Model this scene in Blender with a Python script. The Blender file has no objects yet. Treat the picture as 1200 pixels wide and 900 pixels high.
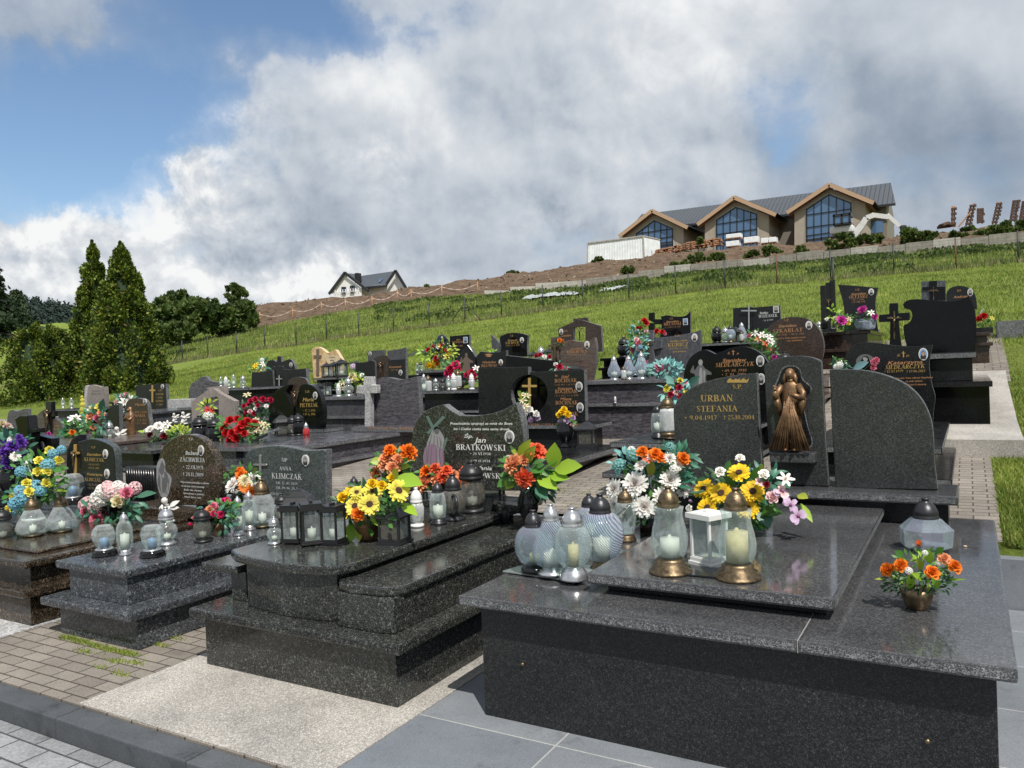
import bpy, bmesh, math, random
import numpy as np
from mathutils import Vector, Matrix, Euler
R=math.radians; PI=math.pi
rnd=random.Random(7)
S=bpy.context.scene; COL=S.collection
# ---------------------------------------------------------------- camera geometry (measured: eye 1.65 m above the paving)
F=920.0; EYE=Vector((0,0,1.65))
_vy=Vector((1135-600,412-450,F)).normalized()
_vx=-Vector((-1047-600,499-450,F)); _vx=(_vx-_vy*_vx.dot(_vy)).normalized()
_vz=_vx.cross(_vy)
MC=Matrix((_vx,_vy,_vz)).transposed()          # world -> (right, down, forward)
MW=MC.transposed()
def ray(px,py): return MW@Vector((px-600,py-450,F))
def P(px,py,Y):                                 # point seen at a place of the photograph on the vertical plane y=Y
    r=ray(px,py); return EYE+r*(Y/r.y)
def Z(px,py,z):                                 # ... on the level z
    r=ray(px,py); return EYE+r*((z-EYE.z)/r.z)
def depth(p): return (MC@(Vector(p)-EYE)).z
def mpp(p): return depth(p)/F                   # metres per photo pixel there
def ucol(u):                                    # azimuth x/y -> photo column at eye level
    q=MC@Vector((u,1,0)); return 600+F*q.x/max(q.z,.05)
cam=bpy.data.cameras.new('camera'); cam.sensor_width=36; cam.lens=36*F/1200; cam.clip_start=.05; cam.clip_end=5000
co=bpy.data.objects.new('camera',cam); COL.objects.link(co); S.camera=co
rt=MW@Vector((1,0,0)); dn=MW@Vector((0,1,0)); fw=MW@Vector((0,0,1))
co.matrix_world=Matrix(((rt.x,-dn.x,-fw.x,0),(rt.y,-dn.y,-fw.y,0),(rt.z,-dn.z,-fw.z,1.65),(0,0,0,1)))
S.view_settings.view_transform='Standard'; S.view_settings.look='None'; S.view_settings.exposure=0
S.cycles.max_bounces=8; S.cycles.transparent_max_bounces=24; S.cycles.caustics_reflective=False; S.cycles.caustics_refractive=False
# ---------------------------------------------------------------- objects
def empty(name,loc,rz=0,scale=1):
    o=bpy.data.objects.new(name,None); COL.objects.link(o); o.location=loc; o.rotation_euler=(0,0,rz); o.scale=(scale,)*3
    o.empty_display_size=.1; return o
def tag(o,label=None,cat=None,group=None,kind=None):
    if label: o['label']=label
    if cat: o['category']=cat
    if group: o['group']=group
    if kind: o['kind']=kind
    return o
def thing(name,label,cat,loc,group=None,rz=0,scale=1): return tag(empty(name,loc,rz,scale),label,cat,group)
class MB:
    """collects faces, builds ONE mesh object"""
    def __init__(s): s.v=[]; s.f=[]; s.m=[]; s.sm=[]
    def add(s,vs,fs,mi=0,sm=False):
        b=len(s.v); s.v+= [tuple(v) for v in vs]; s.f+=[tuple(b+i for i in f) for f in fs]; s.m+=[mi]*len(fs); s.sm+=[sm]*len(fs); return s
    def box(s,x0,x1,y0,y1,z0,z1,mi=0):
        v=[(x,y,z) for z in (z0,z1) for y in (y0,y1) for x in (x0,x1)]
        return s.add(v,[(0,2,3,1),(4,5,7,6),(0,1,5,4),(2,6,7,3),(0,4,6,2),(1,3,7,5)],mi)
    def obox(s,c,ax,ay,az,mi=0):                # oriented box, half axes as vectors
        c=Vector(c); v=[c+ax*i+ay*j+az*k for k in (-1,1) for j in (-1,1) for i in (-1,1)]
        return s.add(v,[(0,2,3,1),(4,5,7,6),(0,1,5,4),(2,6,7,3),(0,4,6,2),(1,3,7,5)],mi)
    def bar(s,a,b,w,h=None,mi=0,up=Vector((0,0,1))):
        a=Vector(a); b=Vector(b); d=b-a; h=h or w
        side=d.cross(up)
        if side.length<1e-5: side=d.cross(Vector((0,1,0)))
        side.normalize(); u=side.cross(d).normalized()
        return s.obox((a+b)/2,d/2,side*w/2,u*h/2,mi)
    def tube(s,pts,rad,n=8,mi=0,cap=True):
        pts=[Vector(p) for p in pts]; rs=rad if isinstance(rad,(list,tuple)) else [rad]*len(pts); vs=[];fs=[]
        for i,p in enumerate(pts):
            d=(pts[min(i+1,len(pts)-1)]-pts[max(i-1,0)]).normalized()
            a=d.cross(Vector((0,0,1)));
            if a.length<1e-3: a=d.cross(Vector((0,1,0)))
            a.normalize(); b=d.cross(a)
            for k in range(n):
                t=2*PI*k/n; vs.append(p+(a*math.cos(t)+b*math.sin(t))*rs[i])
        for i in range(len(pts)-1):
            for k in range(n): fs.append((i*n+k,i*n+(k+1)%n,(i+1)*n+(k+1)%n,(i+1)*n+k))
        if cap: fs.append(tuple(range(n-1,-1,-1))); fs.append(tuple(range((len(pts)-1)*n,len(pts)*n)))
        return s.add(vs,fs,mi,True)
    def lathe(s,prof,n=24,c=(0,0,0),mi=0,sx=1,sy=1,rib=0,ribn=0,sm=True,rot=0):
        vs=[];fs=[]
        for (r,z) in prof:
            for k in range(n):
                t=2*PI*k/n+rot; rr=r*(1+(rib*math.cos(ribn*t) if ribn else 0)); vs.append((c[0]+rr*math.cos(t)*sx,c[1]+rr*math.sin(t)*sy,c[2]+z))
        for i in range(len(prof)-1):
            for k in range(n): fs.append((i*n+k,i*n+(k+1)%n,(i+1)*n+(k+1)%n,(i+1)*n+k))
        if prof[0][0]>1e-4: fs.append(tuple(range(n-1,-1,-1)))
        if prof[-1][0]>1e-4: fs.append(tuple(range((len(prof)-1)*n,len(prof)*n)))
        return s.add(vs,fs,mi,sm)
    def ball(s,c,r,n=10,mi=0,sz=(1,1,1)):
        prof=[(max(r*math.sin(PI*i/n),1e-5),-r*math.cos(PI*i/n)*sz[2]) for i in range(n+1)]
        return s.lathe(prof,n*2,c,mi,sz[0],sz[1])
    def build(s,name,mat,parent=None,off=None,bevel=0,seg=2,local=False):
        me=bpy.data.meshes.new(name)
        if off is None and parent is not None and not local:
            q=parent
            while q.parent: q=q.parent
            off=q.location
        vs=s.v if off is None else [(a-off[0],b-off[1],c-off[2]) for a,b,c in s.v]
        me.from_pydata(vs,[],s.f)
        mats=mat if isinstance(mat,(list,tuple)) else [mat]
        for m in mats: me.materials.append(m)
        me.polygons.foreach_set('material_index',s.m); me.polygons.foreach_set('use_smooth',s.sm)
        if bevel:
            bm=bmesh.new(); bm.from_mesh(me); bmesh.ops.remove_doubles(bm,verts=bm.verts,dist=1e-5)
            es=[e for e in bm.edges if len(e.link_faces)==2 and e.calc_face_angle(0)>.6]
            bmesh.ops.bevel(bm,geom=es,offset=bevel,segments=seg,affect='EDGES',clamp_overlap=True,profile=.6)
            bm.to_mesh(me); bm.free()
        me.update()
        o=bpy.data.objects.new(name,me); COL.objects.link(o)
        if parent is not None: o.parent=parent
        return o
def spline(pts,sub=5):
    """closed outline; 3-tuples are corners, the rest is rounded"""
    n=len(pts); out=[]
    for i in range(n):
        a=pts[i]; b=pts[(i+1)%n]; out.append((a[0],a[1]))
        if len(a)==3 and len(b)==3: continue
        pa=pts[i-1] if len(a)==2 else a; nb=pts[(i+2)%n] if len(b)==2 else b
        for k in range(1,sub):
            t=k/sub; t2=t*t; t3=t2*t
            out.append(tuple(.5*((2*a[j])+(-pa[j]+b[j])*t+(2*pa[j]-5*a[j]+4*b[j]-nb[j])*t2+(-pa[j]+3*a[j]-3*b[j]+nb[j])*t3) for j in (0,1)))
    return out
def plate(name,pts,Y,t,mat,parent,bevel=.004,edge=None,local=False,sub=5,px=True):
    """upright stone: outline (photo px at plane Y, or metres x,z) pushed back by t"""
    o2=spline(pts,sub); q=[(P(a,b,Y).x,P(a,b,Y).z) if px else (a,b) for a,b in o2]
    area=sum(q[i-1][0]*q[i][1]-q[i][0]*q[i-1][1] for i in range(len(q)))
    if area<0: q.reverse()
    n=len(q); mb=MB()
    mb.add([(x,Y,z) for x,z in q],[tuple(range(n))],0)
    mb.add([(x,Y+t,z) for x,z in q],[tuple(range(n-1,-1,-1))],0)
    mb.add([(x,Y,z) for x,z in q]+[(x,Y+t,z) for x,z in q],[(i,i+n,(i+1)%n+n,(i+1)%n) for i in range(n)],1 if edge else 0)
    return mb.build(name,[mat,edge] if edge else mat,parent,bevel=bevel,seg=1,local=local)
def copy_tree(o,parent=None):
    c=o.copy(); COL.objects.link(c); c.parent=parent
    if parent is None:
        for k in ('label','category','group'):
            pass
    for ch in [x for x in o.children]: copy_tree(ch,c)
    return c
# ---------------------------------------------------------------- materials
_N={}
def newmat(name):
    m=bpy.data.materials.new(name); m.use_nodes=True; nt=m.node_tree; b=nt.nodes['Principled BSDF']; return m,nt,b
def nd(nt,t,**k):
    n=nt.nodes.new(t)
    for a,v in k.items():
        if a.startswith('i_'): n.inputs[a[2:].replace('_',' ')].default_value=v
        else: setattr(n,a,v)
    return n
def ramp(nt,fac,stops,interp='LINEAR'):
    r=nd(nt,'ShaderNodeValToRGB'); r.color_ramp.interpolation=interp; e=r.color_ramp.elements
    while len(e)<len(stops): e.new(.5)
    for i,(p,c) in enumerate(stops): e[i].position=p; e[i].color=(*c,1) if len(c)==3 else c
    nt.links.new(fac,r.inputs['Fac']); return r.outputs['Color']
def plain(name,col,rough=.6,metal=0,spec=.5,bump=0,bscale=60,trans=0,var=0,alpha=1,coat=0):
    m,nt,b=newmat(name); b.inputs['Base Color'].default_value=(*col,1); b.inputs['Roughness'].default_value=rough; b.inputs['Metallic'].default_value=metal
    b.inputs['Specular IOR Level'].default_value=spec; b.inputs['Transmission Weight'].default_value=trans; b.inputs['Coat Weight'].default_value=coat
    tc=nd(nt,'ShaderNodeTexCoord')
    if var:
        n=nd(nt,'ShaderNodeTexNoise',i_Scale=bscale*.25,i_Detail=4.0); nt.links.new(tc.outputs['Object'],n.inputs['Vector'])
        c=ramp(nt,n.outputs['Fac'],[(.3,tuple(x*(1-var) for x in col)),(.7,tuple(min(1,x*(1+var)) for x in col))]); nt.links.new(c,b.inputs['Base Color'])
    if bump:
        n=nd(nt,'ShaderNodeTexNoise',i_Scale=bscale,i_Detail=3.0); nt.links.new(tc.outputs['Object'],n.inputs['Vector'])
        bp=nd(nt,'ShaderNodeBump',i_Strength=bump,i_Distance=.004); nt.links.new(n.outputs['Fac'],bp.inputs['Height']); nt.links.new(bp.outputs['Normal'],b.inputs['Normal'])
    return m
def granite(name,dark,mid,light,scale=260,fleck=.12,rough=.1,vein=0,streak=None,big=0,spec=.5):
    """polished speckled stone: crystal cells of three tones, a slow cloudiness and a little dust"""
    m,nt,b=newmat(name); L=nt.links; g=nd(nt,'ShaderNodeNewGeometry'); src=g.outputs['Position']
    if streak:
        mp=nd(nt,'ShaderNodeMapping'); mp.inputs['Scale'].default_value=streak; mp.inputs['Rotation'].default_value=(0,.35,0); L.new(src,mp.inputs['Vector']); ssrc=mp.outputs['Vector']
    v=nd(nt,'ShaderNodeTexVoronoi',i_Scale=scale); L.new(src,v.inputs['Vector'])
    sep=nd(nt,'ShaderNodeSeparateColor'); L.new(v.outputs['Color'],sep.inputs['Color'])
    c=ramp(nt,sep.outputs['Red'],[(0,dark),(.5,tuple((a+b_)/2 for a,b_ in zip(dark,mid))),(1-fleck*2,mid),(1-fleck*.6,light),(1,light)])
    v2=nd(nt,'ShaderNodeTexVoronoi',i_Scale=scale*.28); L.new(src,v2.inputs['Vector'])
    sep2=nd(nt,'ShaderNodeSeparateColor'); L.new(v2.outputs['Color'],sep2.inputs['Color'])
    mx=nd(nt,'ShaderNodeMix',data_type='RGBA',blend_type='MULTIPLY'); mx.inputs[0].default_value=1
    c2=ramp(nt,sep2.outputs['Green'],[(0,(.62,.62,.62)),(.8,(1.05,1.05,1.05)),(.95,(1.9,1.9,1.9) if big else (1.3,1.3,1.3))]); L.new(c,mx.inputs[6]); L.new(c2,mx.inputs[7]); out=mx.outputs[2]
    n=nd(nt,'ShaderNodeTexNoise',i_Scale=2.2,i_Detail=5.0,i_Roughness=.6); L.new(src,n.inputs['Vector'])
    mx3=nd(nt,'ShaderNodeMix',data_type='RGBA',blend_type='MULTIPLY'); mx3.inputs[0].default_value=1
    L.new(out,mx3.inputs[6]); L.new(ramp(nt,n.outputs['Fac'],[(.3,(.75,.75,.76)),(.7,(1.22,1.21,1.2))]),mx3.inputs[7]); out=mx3.outputs[2]
    if streak:
        n2=nd(nt,'ShaderNodeTexNoise',i_Scale=3.0,i_Detail=8.0,i_Roughness=.65,i_Distortion=.9); L.new(ssrc,n2.inputs['Vector'])
        mx2=nd(nt,'ShaderNodeMix',data_type='RGBA',blend_type='MIX'); L.new(ramp(nt,n2.outputs['Fac'],[(.42,(0,0,0)),(.62,(1,1,1))]),mx2.inputs[0]); L.new(out,mx2.inputs[6]); mx2.inputs[7].default_value=(*[x*.85 for x in vein],1) if vein else (*light,1); out=mx2.outputs[2]
    L.new(out,b.inputs['Base Color']); b.inputs['Specular IOR Level'].default_value=spec
    nr=nd(nt,'ShaderNodeTexNoise',i_Scale=9.0,i_Detail=6.0); L.new(src,nr.inputs['Vector'])
    rr=ramp(nt,nr.outputs['Fac'],[(.35,(rough,)*3),(.75,(min(1,rough*2.2),)*3)]); L.new(rr,b.inputs['Roughness'])
    return m
M={}
M['g_grey']=granite('grey_granite',(.045,.046,.049),(.072,.074,.078),(.14,.14,.145),scale=420,fleck=.14,rough=.065)  # sky reflection on the slab tops painted in as a lighter grey
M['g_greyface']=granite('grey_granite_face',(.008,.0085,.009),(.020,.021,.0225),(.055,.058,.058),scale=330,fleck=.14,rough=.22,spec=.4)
M['g_stone']=granite('grey_headstone_granite',(.016,.018,.019),(.040,.043,.045),(.09,.095,.095),scale=400,fleck=.14,rough=.16)
M['g_edge']=granite('lit_cut_granite_edge',(.035,.037,.04),(.10,.105,.11),(.26,.27,.28),scale=300,fleck=.25,rough=.5)  # rough cut edge; the light catching it is painted into the paler colour
M['g_fleck']=granite('flecked_granite',(.010,.011,.010),(.032,.034,.031),(.12,.125,.115),scale=290,fleck=.15,rough=.09,big=1)
M['g_silver']=granite('silver_flecked_granite',(.022,.025,.029),(.055,.060,.067),(.16,.175,.19),scale=240,fleck=.18,rough=.14,big=1)
M['g_brown']=granite('brown_granite',(.011,.009,.007),(.036,.028,.019),(.12,.09,.062),scale=190,fleck=.2,rough=.09,big=1)
M['g_green']=granite('green_grey_granite',(.022,.032,.032),(.06,.075,.074),(.14,.16,.16),scale=300,fleck=.18,rough=.2)
M['g_black']=granite('black_granite',(.0035,.0035,.004),(.006,.006,.007),(.014,.014,.016),scale=400,fleck=.05,rough=.06,spec=.22)
M['g_dark']=granite('dark_granite',(.006,.006,.007),(.014,.015,.016),(.036,.038,.04),scale=330,fleck=.1,rough=.14,spec=.35)
M['g_purple']=granite('purple_streaked_granite',(.028,.027,.031),(.05,.048,.056),(.10,.095,.11),scale=240,fleck=.1,rough=.18,streak=(3,3,14),vein=(.14,.13,.15))
M['g_blue']=granite('blue_grey_gneiss',(.03,.031,.036),(.055,.056,.065),(.12,.12,.13),scale=240,fleck=.1,rough=.25,streak=(12,12,4),vein=(.11,.11,.125))
M['g_striped']=granite('brown_striped_gneiss',(.03,.022,.018),(.07,.052,.044),(.16,.13,.11),scale=200,fleck=.12,rough=.18,streak=(2,2,22),vein=(.16,.12,.10))
M['g_pink']=granite('pinkish_grey_stone',(.15,.13,.12),(.27,.235,.215),(.40,.36,.33),scale=260,fleck=.2,rough=.45,streak=(2,2,14),vein=(.3,.26,.235))
M['g_rust']=granite('red_brown_granite',(.018,.011,.009),(.045,.028,.022),(.11,.075,.06),scale=260,fleck=.12,rough=.14)
M['g_pale']=granite('pale_flamed_granite',(.14,.13,.12),(.40,.385,.36),(.60,.58,.55),scale=170,fleck=.2,rough=.75)
M['g_white']=granite('white_grey_granite',(.30,.30,.30),(.42,.42,.42),(.56,.56,.56),scale=200,fleck=.2,rough=.6)
M['sand']=plain('pitted_sandstone',(.55,.38,.20),.85,bump=1,bscale=45,var=.35)
M['sandlight']=plain('smooth_sandstone',(.60,.47,.31),.7,var=.1)
M['gold']=plain('gilt_lettering',(.50,.33,.10),.45,metal=.35)
M['goldred']=plain('copper_lettering',(.42,.21,.09),.5,metal=.2)
M['white']=plain('white_paint',(.72,.72,.70),.5)
M['silverlet']=plain('silver_lettering',(.55,.56,.56),.5)
M['brass']=plain('aged_brass',(.17,.125,.075),.38,metal=.85,var=.5,bscale=80,bump=.3)
M['bronze']=plain('bronze',(.20,.118,.062),.46,metal=.65,var=.55,bscale=60,bump=.5)
M['gun']=plain('dark_metal',(.055,.055,.06),.35,metal=.7,bump=.2)
M['chrome']=plain('silver_metal',(.55,.55,.56),.28,metal=.85,var=.2)
M['blackp']=plain('black_paint',(.012,.012,.013),.38,bump=.2,bscale=90)
M['blackgloss']=plain('glossy_black',(.008,.008,.009),.12)
M['candle']=plain('wax',(.68,.66,.58),.55,var=.08)
M['ywax']=plain('yellow_wax',(.60,.50,.26),.6,var=.15)
M['redwax']=plain('red_plastic',(.45,.02,.015),.3)
M['whitep']=plain('white_lacquer',(.74,.74,.72),.35)
M['plaster']=plain('white_plaster',(.62,.61,.58),.75,bump=.3,var=.12)
M['ceramic']=plain('ceramic_white',(.74,.73,.71),.2)
M['skin']=plain('portrait_skin',(.42,.28,.21),.4); M['hairgrey']=plain('portrait_grey',(.12,.11,.11),.4); M['suit']=plain('portrait_dark',(.03,.03,.035),.4)
M['bw_skin']=plain('portrait_bw',(.32,.31,.30),.4); M['paleblue']=plain('portrait_blue',(.20,.32,.50),.4)
M['etch_w']=plain('etched_white',(.27,.27,.27),.7); M['etch_g']=plain('etched_green',(.10,.16,.13),.6); M['etch_p']=plain('etched_mauve',(.24,.16,.22),.6); M['etch_d']=plain('etched_grey',(.11,.11,.115),.6); M['etch_b']=plain('etched_brown',(.14,.10,.075),.6)
M['joint']=plain('joint_filler',(.28,.27,.26),.8)
M['bag']=plain('dark_plastic_bag',(.012,.016,.03),.25,bump=1,bscale=25)
def glass(name,tint,milk=.45,wave=0,irid=0,bump=.5,scale=30,rough=.06,pat=.2):
    m,nt,b=newmat(name); L=nt.links; out=nt.nodes['Material Output']
    b.inputs['Base Color'].default_value=(*tint,1); b.inputs['Roughness'].default_value=rough; b.inputs['Specular IOR Level'].default_value=.9; b.inputs['Coat Weight'].default_value=.6; b.inputs['Coat Roughness'].default_value=.04
    tr=nd(nt,'ShaderNodeBsdfTransparent'); tr.inputs['Color'].default_value=(.86,.93,.92,1)
    lw=nd(nt,'ShaderNodeLayerWeight',i_Blend=.35)
    tc=nd(nt,'ShaderNodeTexCoord')
    if wave: t=nd(nt,'ShaderNodeTexWave',i_Scale=wave,i_Distortion=1.5); t.bands_direction='DIAGONAL'; L.new(tc.outputs['Object'],t.inputs['Vector']); h=t.outputs['Fac']
    else: t=nd(nt,'ShaderNodeTexVoronoi',i_Scale=scale); L.new(tc.outputs['Object'],t.inputs['Vector']); h=t.outputs['Distance']
    bp=nd(nt,'ShaderNodeBump',i_Strength=bump,i_Distance=.004); L.new(h,bp.inputs['Height']); L.new(bp.outputs['Normal'],b.inputs['Normal']); L.new(bp.outputs['Normal'],lw.inputs['Normal'])
    ma=nd(nt,'ShaderNodeMath',operation='MULTIPLY_ADD'); L.new(lw.outputs['Facing'],ma.inputs[0]); ma.inputs[1].default_value=.55; ma.inputs[2].default_value=milk; ma.use_clamp=True
    m2=nd(nt,'ShaderNodeMath',operation='MULTIPLY_ADD'); L.new(h,m2.inputs[0]); m2.inputs[1].default_value=pat; L.new(ma.outputs[0],m2.inputs[2]); m2.use_clamp=True
    if irid:
        c=ramp(nt,lw.outputs['Facing'],[(0,tint),(.3,(.5,.62,.78)),(.5,(.62,.50,.72)),(.7,(.45,.68,.75)),(1,(.8,.85,.9))]); L.new(c,b.inputs['Base Color'])
    mx=nd(nt,'ShaderNodeMixShader'); L.new(m2.outputs[0],mx.inputs[0]); L.new(tr.outputs[0],mx.inputs[1]); L.new(b.outputs[0],mx.inputs[2]); L.new(mx.outputs[0],out.inputs['Surface'])
    return m
M['glass']=glass('pressed_glass',(.70,.78,.77),.05,scale=9,bump=.25,pat=.10)
M['glass_irid']=glass('iridescent_glass',(.62,.76,.80),.02,wave=20,irid=1,bump=1,pat=.26)
M['glass_crack']=glass('crackled_glass',(.66,.76,.76),.02,scale=55,bump=1,pat=.22)
M['glass_wave']=glass('wavy_blue_glass',(.58,.70,.76),.04,wave=14,irid=1,bump=1,pat=.34)
M['glass_clear']=glass('clear_glass',(.62,.66,.66),.06,scale=9,bump=.3)
M['glass_smoke']=glass('smoky_glass',(.14,.13,.11),.34,scale=10,bump=.5)
M['glass_milk']=glass('milky_glass',(.66,.68,.67),.5,scale=12,bump=.4)
M['glass_red']=glass('red_glass',(.5,.02,.02),.6,scale=10)
M['glass_pane']=glass('thin_pane',(.55,.60,.60),.04,scale=4,bump=.1)
def vcol(name,rough=.55,trans=.25,var=.25,sat=1,radial=False):
    """petals and leaves: colour of the object, lighter and darker from blade to blade"""
    m,nt,b=newmat(name); L=nt.links; oi=nd(nt,'ShaderNodeObjectInfo'); g=nd(nt,'ShaderNodeNewGeometry')
    hv=nd(nt,'ShaderNodeHueSaturation'); L.new(oi.outputs['Color'],hv.inputs['Color'])
    mr=nd(nt,'ShaderNodeMapRange'); L.new(g.outputs['Random Per Island'],mr.inputs[0]); mr.inputs[3].default_value=1-var; mr.inputs[4].default_value=1+var; L.new(mr.outputs[0],hv.inputs['Value'])
    class _o: pass
    hv_=hv; hv=_o(); hv.outputs=[hv_.outputs[0]]
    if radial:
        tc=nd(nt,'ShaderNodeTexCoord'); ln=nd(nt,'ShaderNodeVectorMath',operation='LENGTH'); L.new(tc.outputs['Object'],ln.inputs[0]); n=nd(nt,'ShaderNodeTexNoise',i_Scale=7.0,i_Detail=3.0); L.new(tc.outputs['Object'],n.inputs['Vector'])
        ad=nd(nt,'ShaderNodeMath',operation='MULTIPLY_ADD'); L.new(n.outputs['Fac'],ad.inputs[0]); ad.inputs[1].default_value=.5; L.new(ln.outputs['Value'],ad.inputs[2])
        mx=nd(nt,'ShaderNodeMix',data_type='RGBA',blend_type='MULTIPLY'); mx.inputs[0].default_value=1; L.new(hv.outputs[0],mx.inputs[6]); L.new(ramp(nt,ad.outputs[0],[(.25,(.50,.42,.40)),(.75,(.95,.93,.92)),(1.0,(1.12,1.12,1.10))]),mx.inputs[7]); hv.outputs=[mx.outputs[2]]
    L.new(hv.outputs[0],b.inputs['Base Color']); b.inputs['Roughness'].default_value=rough
    tl=nd(nt,'ShaderNodeBsdfTranslucent'); L.new(hv.outputs[0],tl.inputs['Color']); mx=nd(nt,'ShaderNodeMixShader'); mx.inputs[0].default_value=trans
    L.new(b.outputs[0],mx.inputs[1]); L.new(tl.outputs[0],mx.inputs[2]); L.new(mx.outputs[0],nt.nodes['Material Output'].inputs['Surface']); return m
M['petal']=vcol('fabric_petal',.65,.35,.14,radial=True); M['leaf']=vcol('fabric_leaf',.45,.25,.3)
def leafmat(name,cols,rough=.6,trans=.25,pos=0):
    m,nt,b=newmat(name); L=nt.links; g=nd(nt,'ShaderNodeNewGeometry'); c=ramp(nt,g.outputs['Random Per Island'],cols)
    if pos:
        n=nd(nt,'ShaderNodeTexNoise',i_Scale=pos,i_Detail=5.0); L.new(g.outputs['Position'],n.inputs['Vector']); mx=nd(nt,'ShaderNodeMix',data_type='RGBA',blend_type='MULTIPLY'); mx.inputs[0].default_value=1
        L.new(c,mx.inputs[6]); L.new(ramp(nt,n.outputs['Fac'],[(.3,(.45,.5,.45)),(.7,(1.5,1.4,1.3))]),mx.inputs[7]); c=mx.outputs[2]
    L.new(c,b.inputs['Base Color']); b.inputs['Roughness'].default_value=rough; b.inputs['Specular IOR Level'].default_value=.3
    tl=nd(nt,'ShaderNodeBsdfTranslucent'); L.new(c,tl.inputs['Color']); mx=nd(nt,'ShaderNodeMixShader'); mx.inputs[0].default_value=trans
    L.new(b.outputs[0],mx.inputs[1]); L.new(tl.outputs[0],mx.inputs[2]); L.new(mx.outputs[0],nt.nodes['Material Output'].inputs['Surface']); return m
# ---------------------------------------------------------------- daylight
SUN=Vector((.30,-.29,.60)).normalized()         # towards the sun (read off the cast shadows)
el=math.asin(SUN.z); az=math.atan2(SUN.x,SUN.y)
sl=bpy.data.lights.new('sun','SUN'); sl.energy=4.8; sl.angle=R(.5); sl.color=(1,.95,.88)
so=bpy.data.objects.new('sun',sl); COL.objects.link(so); so.rotation_euler=SUN.to_track_quat('Z','Y').to_euler()
W=bpy.data.worlds.new('World'); S.world=W; W.use_nodes=True; nt=W.node_tree; L=nt.links; bg=nt.nodes['Background']; bg.inputs['Strength'].default_value=.15
sky=nd(nt,'ShaderNodeTexSky',sky_type='NISHITA',sun_disc=False,sun_elevation=el,sun_rotation=az,air_density=1.0,dust_density=.6,ozone_density=1.5)
tc=nd(nt,'ShaderNodeTexCoord'); D=tc.outputs['Generated']
def M_(op,a,b=None,c=None,clamp=False):
    n=nd(nt,'ShaderNodeMath',operation=op); n.use_clamp=clamp
    for i,x in enumerate((a,b,c)):
        if x is None: continue
        if isinstance(x,(int,float)): n.inputs[i].default_value=x
        else: L.new(x,n.inputs[i])
    return n.outputs[0]
def noise(scale,detail=8,rough=.6,dist=0,off=(0,0,0),st=(1,1,1)):
    mp=nd(nt,'ShaderNodeMapping'); mp.inputs['Location'].default_value=off; mp.inputs['Scale'].default_value=st; L.new(D,mp.inputs['Vector'])
    n=nd(nt,'ShaderNodeTexNoise',i_Scale=scale,i_Detail=float(detail),i_Roughness=rough,i_Distortion=dist); L.new(mp.outputs[0],n.inputs['Vector']); return n.outputs['Fac']
# a slow warp so that the banks of cloud have torn outlines
wn=nd(nt,'ShaderNodeTexNoise',i_Scale=4.5,i_Detail=7.0,i_Roughness=.62); L.new(D,wn.inputs['Vector'])
w1=nd(nt,'ShaderNodeVectorMath',operation='SUBTRACT'); L.new(wn.outputs['Color'],w1.inputs[0]); w1.inputs[1].default_value=(.5,.5,.5)
w2=nd(nt,'ShaderNodeVectorMath',operation='SCALE'); L.new(w1.outputs[0],w2.inputs[0]); w2.inputs['Scale'].default_value=.24
w3=nd(nt,'ShaderNodeVectorMath',operation='ADD'); L.new(w2.outputs[0],w3.inputs[0]); L.new(D,w3.inputs[1]); WD=w3.outputs[0]
def bank(px,py,sx,sy,pw=1.0):
    """soft elliptical bank of cloud around a direction; sx, sy in degrees"""
    d=ray(px,py).normalized(); a=d.cross(Vector((0,0,1))).normalized(); u=a.cross(d)
    def dot(v,k):
        n=nd(nt,'ShaderNodeVectorMath',operation='DOT_PRODUCT'); L.new(WD,n.inputs[0]); n.inputs[1].default_value=v*k; return n.outputs['Value']
    x=dot(a,1/math.sin(R(sx))); y=dot(u,1/math.sin(R(sy)))
    r2=M_('ADD',M_('MULTIPLY',x,x),M_('MULTIPLY',y,y))
    f=dot(d,1); f=M_('GREATER_THAN',f,.15)
    return M_('MULTIPLY',M_('MULTIPLY',M_('EXPONENT',M_('MULTIPLY',r2,-1)),f),pw)
def total(l):
    s=l[0]
    for x in l[1:]: s=M_('ADD',s,x)
    return s
n4=noise(34,6,.55); nL=noise(2.6,4,.5,.2,(3,1,7)); nV=noise(3.0,7,.6,.6,(1,2,3),(1,1,2.6))
def puff(scale,off,detail,rough,step):
    """billowing noise, and its relief: how much denser it is here than a little way towards the sun"""
    a=noise(scale,detail,rough,.25,off); s=Vector((.6,.1,.8))*step; return a,M_('SUBTRACT',a,noise(scale,detail,rough,.25,(off[0]+s.x,off[1]+s.y,off[2]+s.z)))
n1,rl1=puff(4.2,(0,0,0),7,.52,.035); n2,rl2=puff(13,(2,5,1),8,.58,.014)
cum=total([bank(300,110,3,4,.35),bank(200,205,5.5,5.2,1.0),bank(330,335,9,1.8,.9),bank(20,285,5,4,.8),bank(440,205,3,2.6,.5),bank(640,265,4,2,.35),bank(700,150,9,6,.22)])
clear=total([bank(60,225,7,1.8,.45),bank(200,130,5,2.4,.30),bank(230,60,8,4.4,.40),bank(330,20,6,2.4,.25),bank(60,178,8,4.2,.70),bank(140,125,9,3.0,.42),bank(20,100,5,2,.2),bank(350,5,9,2.0,.42),bank(930,160,3.4,3.4,.36),bank(880,110,2.5,2.6,.25),bank(1060,205,5,1.4,.26),bank(640,295,6,1.8,.22),bank(30,90,5,3,.30),bank(215,300,2.2,1.4,.22)])
cover=total([bank(620,120,15,9,.55),bank(330,270,12,4.5,.5),bank(1120,120,10,8,.4)])
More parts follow.
